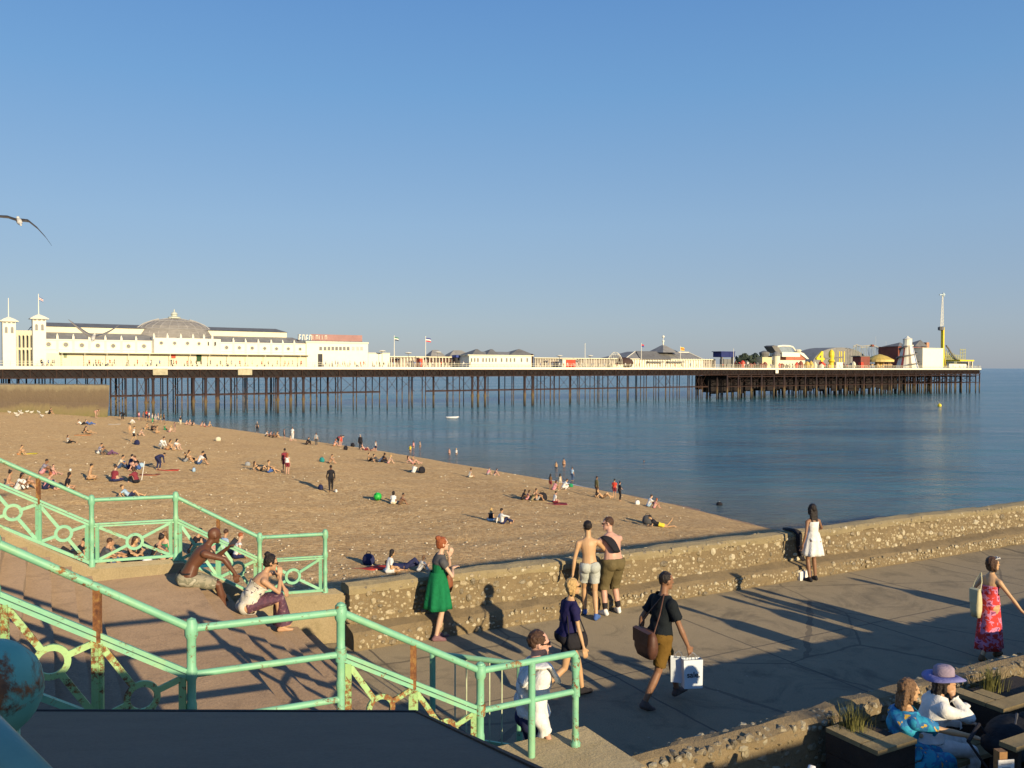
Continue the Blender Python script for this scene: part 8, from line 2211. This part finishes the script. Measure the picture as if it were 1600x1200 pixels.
# ---- things lying on the beach
def towel(u, v, rz, c, label, L_=1.7, W_=.8):
    p = on_beach(u, v); root = thing('towel', label, 'towel', p+Vector((0, 0, .02)), rz)
    mb = MB(); n = 10; rings = []
    for i in range(n+1):
        x = (i/n-.5)*L_; rings.append([Vector((x, (j/6-.5)*W_, .02*math.sin(x*5+j)+float(beach_z(p.x, p.y))*0)) for j in range(7)]+[Vector((x, (.5-j/6)*W_, -.03)) for j in range(7)])
    mb.loft(rings); mb.build('cloth', CL[c], root, smooth=True)
for a in ((41, 709, .3, 'yellow', 'yellow towel beside the tanned boy at the left edge'), (130, 680, .1, 'orange', 'orange towel under two sunbathers, upper left beach'), (262, 735, .2, 'red', 'red towel beside the bending person in navy', 1.6, .7),
          (236, 742, .1, 'rust', 'rust-red towel by the leaning white pole'), (866, 788, .2, 'maroon', 'dark red towel under the white t-shirt'), (579, 889, .4, 'red', 'red towel left of the girl in white near the wall', 1.3, .6),
          (179, 663, .2, 'pale', 'pale abandoned towel on the upper beach', 1.6, .5), (300, 889, .2, 'teal', 'dark teal blanket under the group behind the railing', 2.6, 1.4), (188, 888, .3, 'navy', 'navy blanket under the group behind the circle railing', 2.6, 1.3)): towel(*a)
def bag(u, v, c, label, s_=1.0, name='beach_bag'):
    p = on_beach(u, v); root = thing(name, label, 'bag', p, (u*13 % 628)/100)
    mb = MB(); mb.loft([[Vector((.24*math.cos(a)*k*s_, .15*math.sin(a)*k*s_, z*s_)) for a in [2*math.pi*j/12 for j in range(12)]] for k, z in ((.8, -.02), (1.05, .08), (1, .22), (.75, .33), (.3, .38))]); mb.build('bag_body', CL[c], root, smooth=True)
    mb = MB(); mb.tube([(-.12*s_, 0, .33*s_), (-.06*s_, 0, .46*s_), (.06*s_, 0, .46*s_), (.12*s_, 0, .33*s_)], .012, 5); mb.build('handle', CL['black'], root)
for a in ((501, 765, 'navy', 'dark blue bag left of the man in black', .9), (525, 769, 'white', 'small white bag at the feet of the man in black', .5), (214, 695, 'navy', 'dark rounded bag right of the boy in black shorts', 1.3), (659, 739, 'black', 'dark rucksack next to the person in white, centre beach', 1.4),
          (551, 698, 'black', 'tall black bag at the shoreline left of the black coat', 1.5), (847, 782, 'black', 'black bag right of the four sitting in a row', 1.4), (996, 789, 'white', 'white bag left of the pair at the right end', .9), (1012, 818, 'darkgrey', 'dark bag left of the yellow shorts', 1.3),
          (303, 737, 'lightblue', 'pale blue crumpled bag on the mid-left beach', .8), (387, 728, 'grey', 'small grey bag left of the black bikini', .9), (230, 888, 'white', 'bright white carrier bag behind the circle railing', 1.2), (221, 730, 'lightblue', 'pale carrier bag among the dark chairs', .9),
          (576, 882, 'navy', 'navy rucksack left of the girl in white near the wall', 1.1), (205, 887, 'black', 'black rucksack behind the circle railing', 1.0), (892, 761, 'green', 'green bucket-like bag at the right shore', .8), (110, 736, 'white', 'small white bag near the left railing slope', .5),
          (503, 722, 'teal', 'dark teal bag left of the lone tanned sunbather', 1.1), (341, 689, 'cream', 'cream bag alone on the upper middle beach', 1.2), (540, 703, 'black', 'pile of black clothes near the shoreline', 1.2)): bag(*a)
# leaning pole
p = on_beach(221, 750); root = thing('pole', 'thin white pole stuck at a slant in the shingle, middle left', 'pole', p)
mb = MB(); mb.tube([(0, 0, -.1), (.18, .1, 1.25)], .025, 6); mb.build('shaft', CL['white'], root)
mb = MB(); mb.ball((.18, .1, 1.26), .035, 8); mb.build('knob', CL['cream'], root)
# dark buoy / seal-like float near the right shore
p = at(1124, 789, SEA); root = thing('float', 'small dark float on the water near the right end of the beach', 'float', p)
mb = MB(); mb.ball((0, 0, .08), .28, 10, sc=(1, 1, .7)); mb.build('shell', CL['black'], root, smooth=True)
mb = MB(); mb.lathe([(.04, .2), (.04, .32), (0, .33)], (0, 0, 0), 6); mb.build('ring', CL['grey'], root)
# scattered pale stones and litter
def litter():
    rr = random.Random(31); mb = MB()
    for _ in range(900):
        u = rr.uniform(0, 1150); v = 660+rr.random()**.8*270
        p = on_beach(u, v)
        if p.z < SEA+.5 or ST(p)[1] < 14.3: continue
        r = rr.uniform(.02, .055)*(1 if p.y < 60 else 1.5)
        b = MB(); b.ball((0, 0, 0), r, 6, sc=(rr.uniform(.8, 1.5), rr.uniform(.8, 1.4), rr.uniform(.4, .8)))
        mb.add([Vector(q)+p+Vector((0, 0, r*.4)) for q in b.v], b.f)
    o = mb.build('pale_stones', vmat('pale_chalk', (.62, .54, .40), .25, 3, .8, .2), smooth=True); tag(o, 'scattered pale stones and litter on the shingle', 'stones', kind='stuff')
litter()

# ================================================================ PEOPLE ON THE PIER
def pier_people():
    Fp = Fig('pier_stroller', voxel=.07, smooth_it=1, **POSE['S']); Fw = Fig('pier_walker', voxel=.07, smooth_it=1, **POSE['W'])
    for F in (Fp, Fw):
        me = F.body; me.materials.clear(); [me.materials.append(None) for _ in range(3)]
        for p in me.polygons:
            nm = F.names[p.vertices[0]]; p.material_index = 0 if nm in ('torso', 'chest', 'uarmL', 'uarmR') else (2 if nm.startswith(('thigh', 'shin', 'foot')) else 1)
    rr = random.Random(17)
    seg = [(62, 88, 5, 'beside the entrance tower'), (135, 180, 9, 'before the left half of the pavilion'), (200, 250, 5, 'before the left end of the dome'), (262, 345, 8, 'in front of the dome'), (350, 478, 12, 'before the right half of the pavilion'), (498, 575, 14, 'before the flat-roofed block'),
           (580, 735, 24, 'between white block and cream kiosk'), (836, 980, 26, 'on the open middle stretch'), (984, 1120, 20, 'by the grey theatre'), (1124, 1262, 16, 'by the white boat-shaped ride'), (1265, 1400, 12, 'near the yellow rides'), (1480, 1532, 5, 'at the seaward end')]
    cols = {'dark': ('black', 'navy'), 'white': ('white', 'denim'), 'red': ('red', 'black'), 'blue': ('blue', 'khaki'), 'grey': ('grey', 'darkgrey')}
    for a, b, n, where in seg:
        for i in range(n):
            u = a+(b-a)*(i+rr.random())/n; off = rr.uniform(.6, 2.4) if a > 480 or a < 60 else rr.uniform(.6, 2.3)
            c = rr.choice(['dark', 'dark', 'dark', 'white', 'red', 'blue', 'grey']); F = rr.choice((Fp, Fw))
            o = bpy.data.objects.new('person', F.body); COL.objects.link(o); o.location = PP(pl(u, off), off, DECK); o.rotation_euler = (0, 0, rr.uniform(0, 6.28)); s_ = rr.uniform(.9, 1.05); o.scale = (s_,)*3
            for k, m in enumerate((CL[cols[c][0]], SK[rr.choice(('tan', 'pale', 'brown', 'pink'))], CL[cols[c][1]])): o.material_slots[k].link = 'OBJECT'; o.material_slots[k].material = m
            tag(o, 'tiny person in a %s top on the pier %s' % (c, where), 'person', 'people on the pier deck '+where)
pier_people()
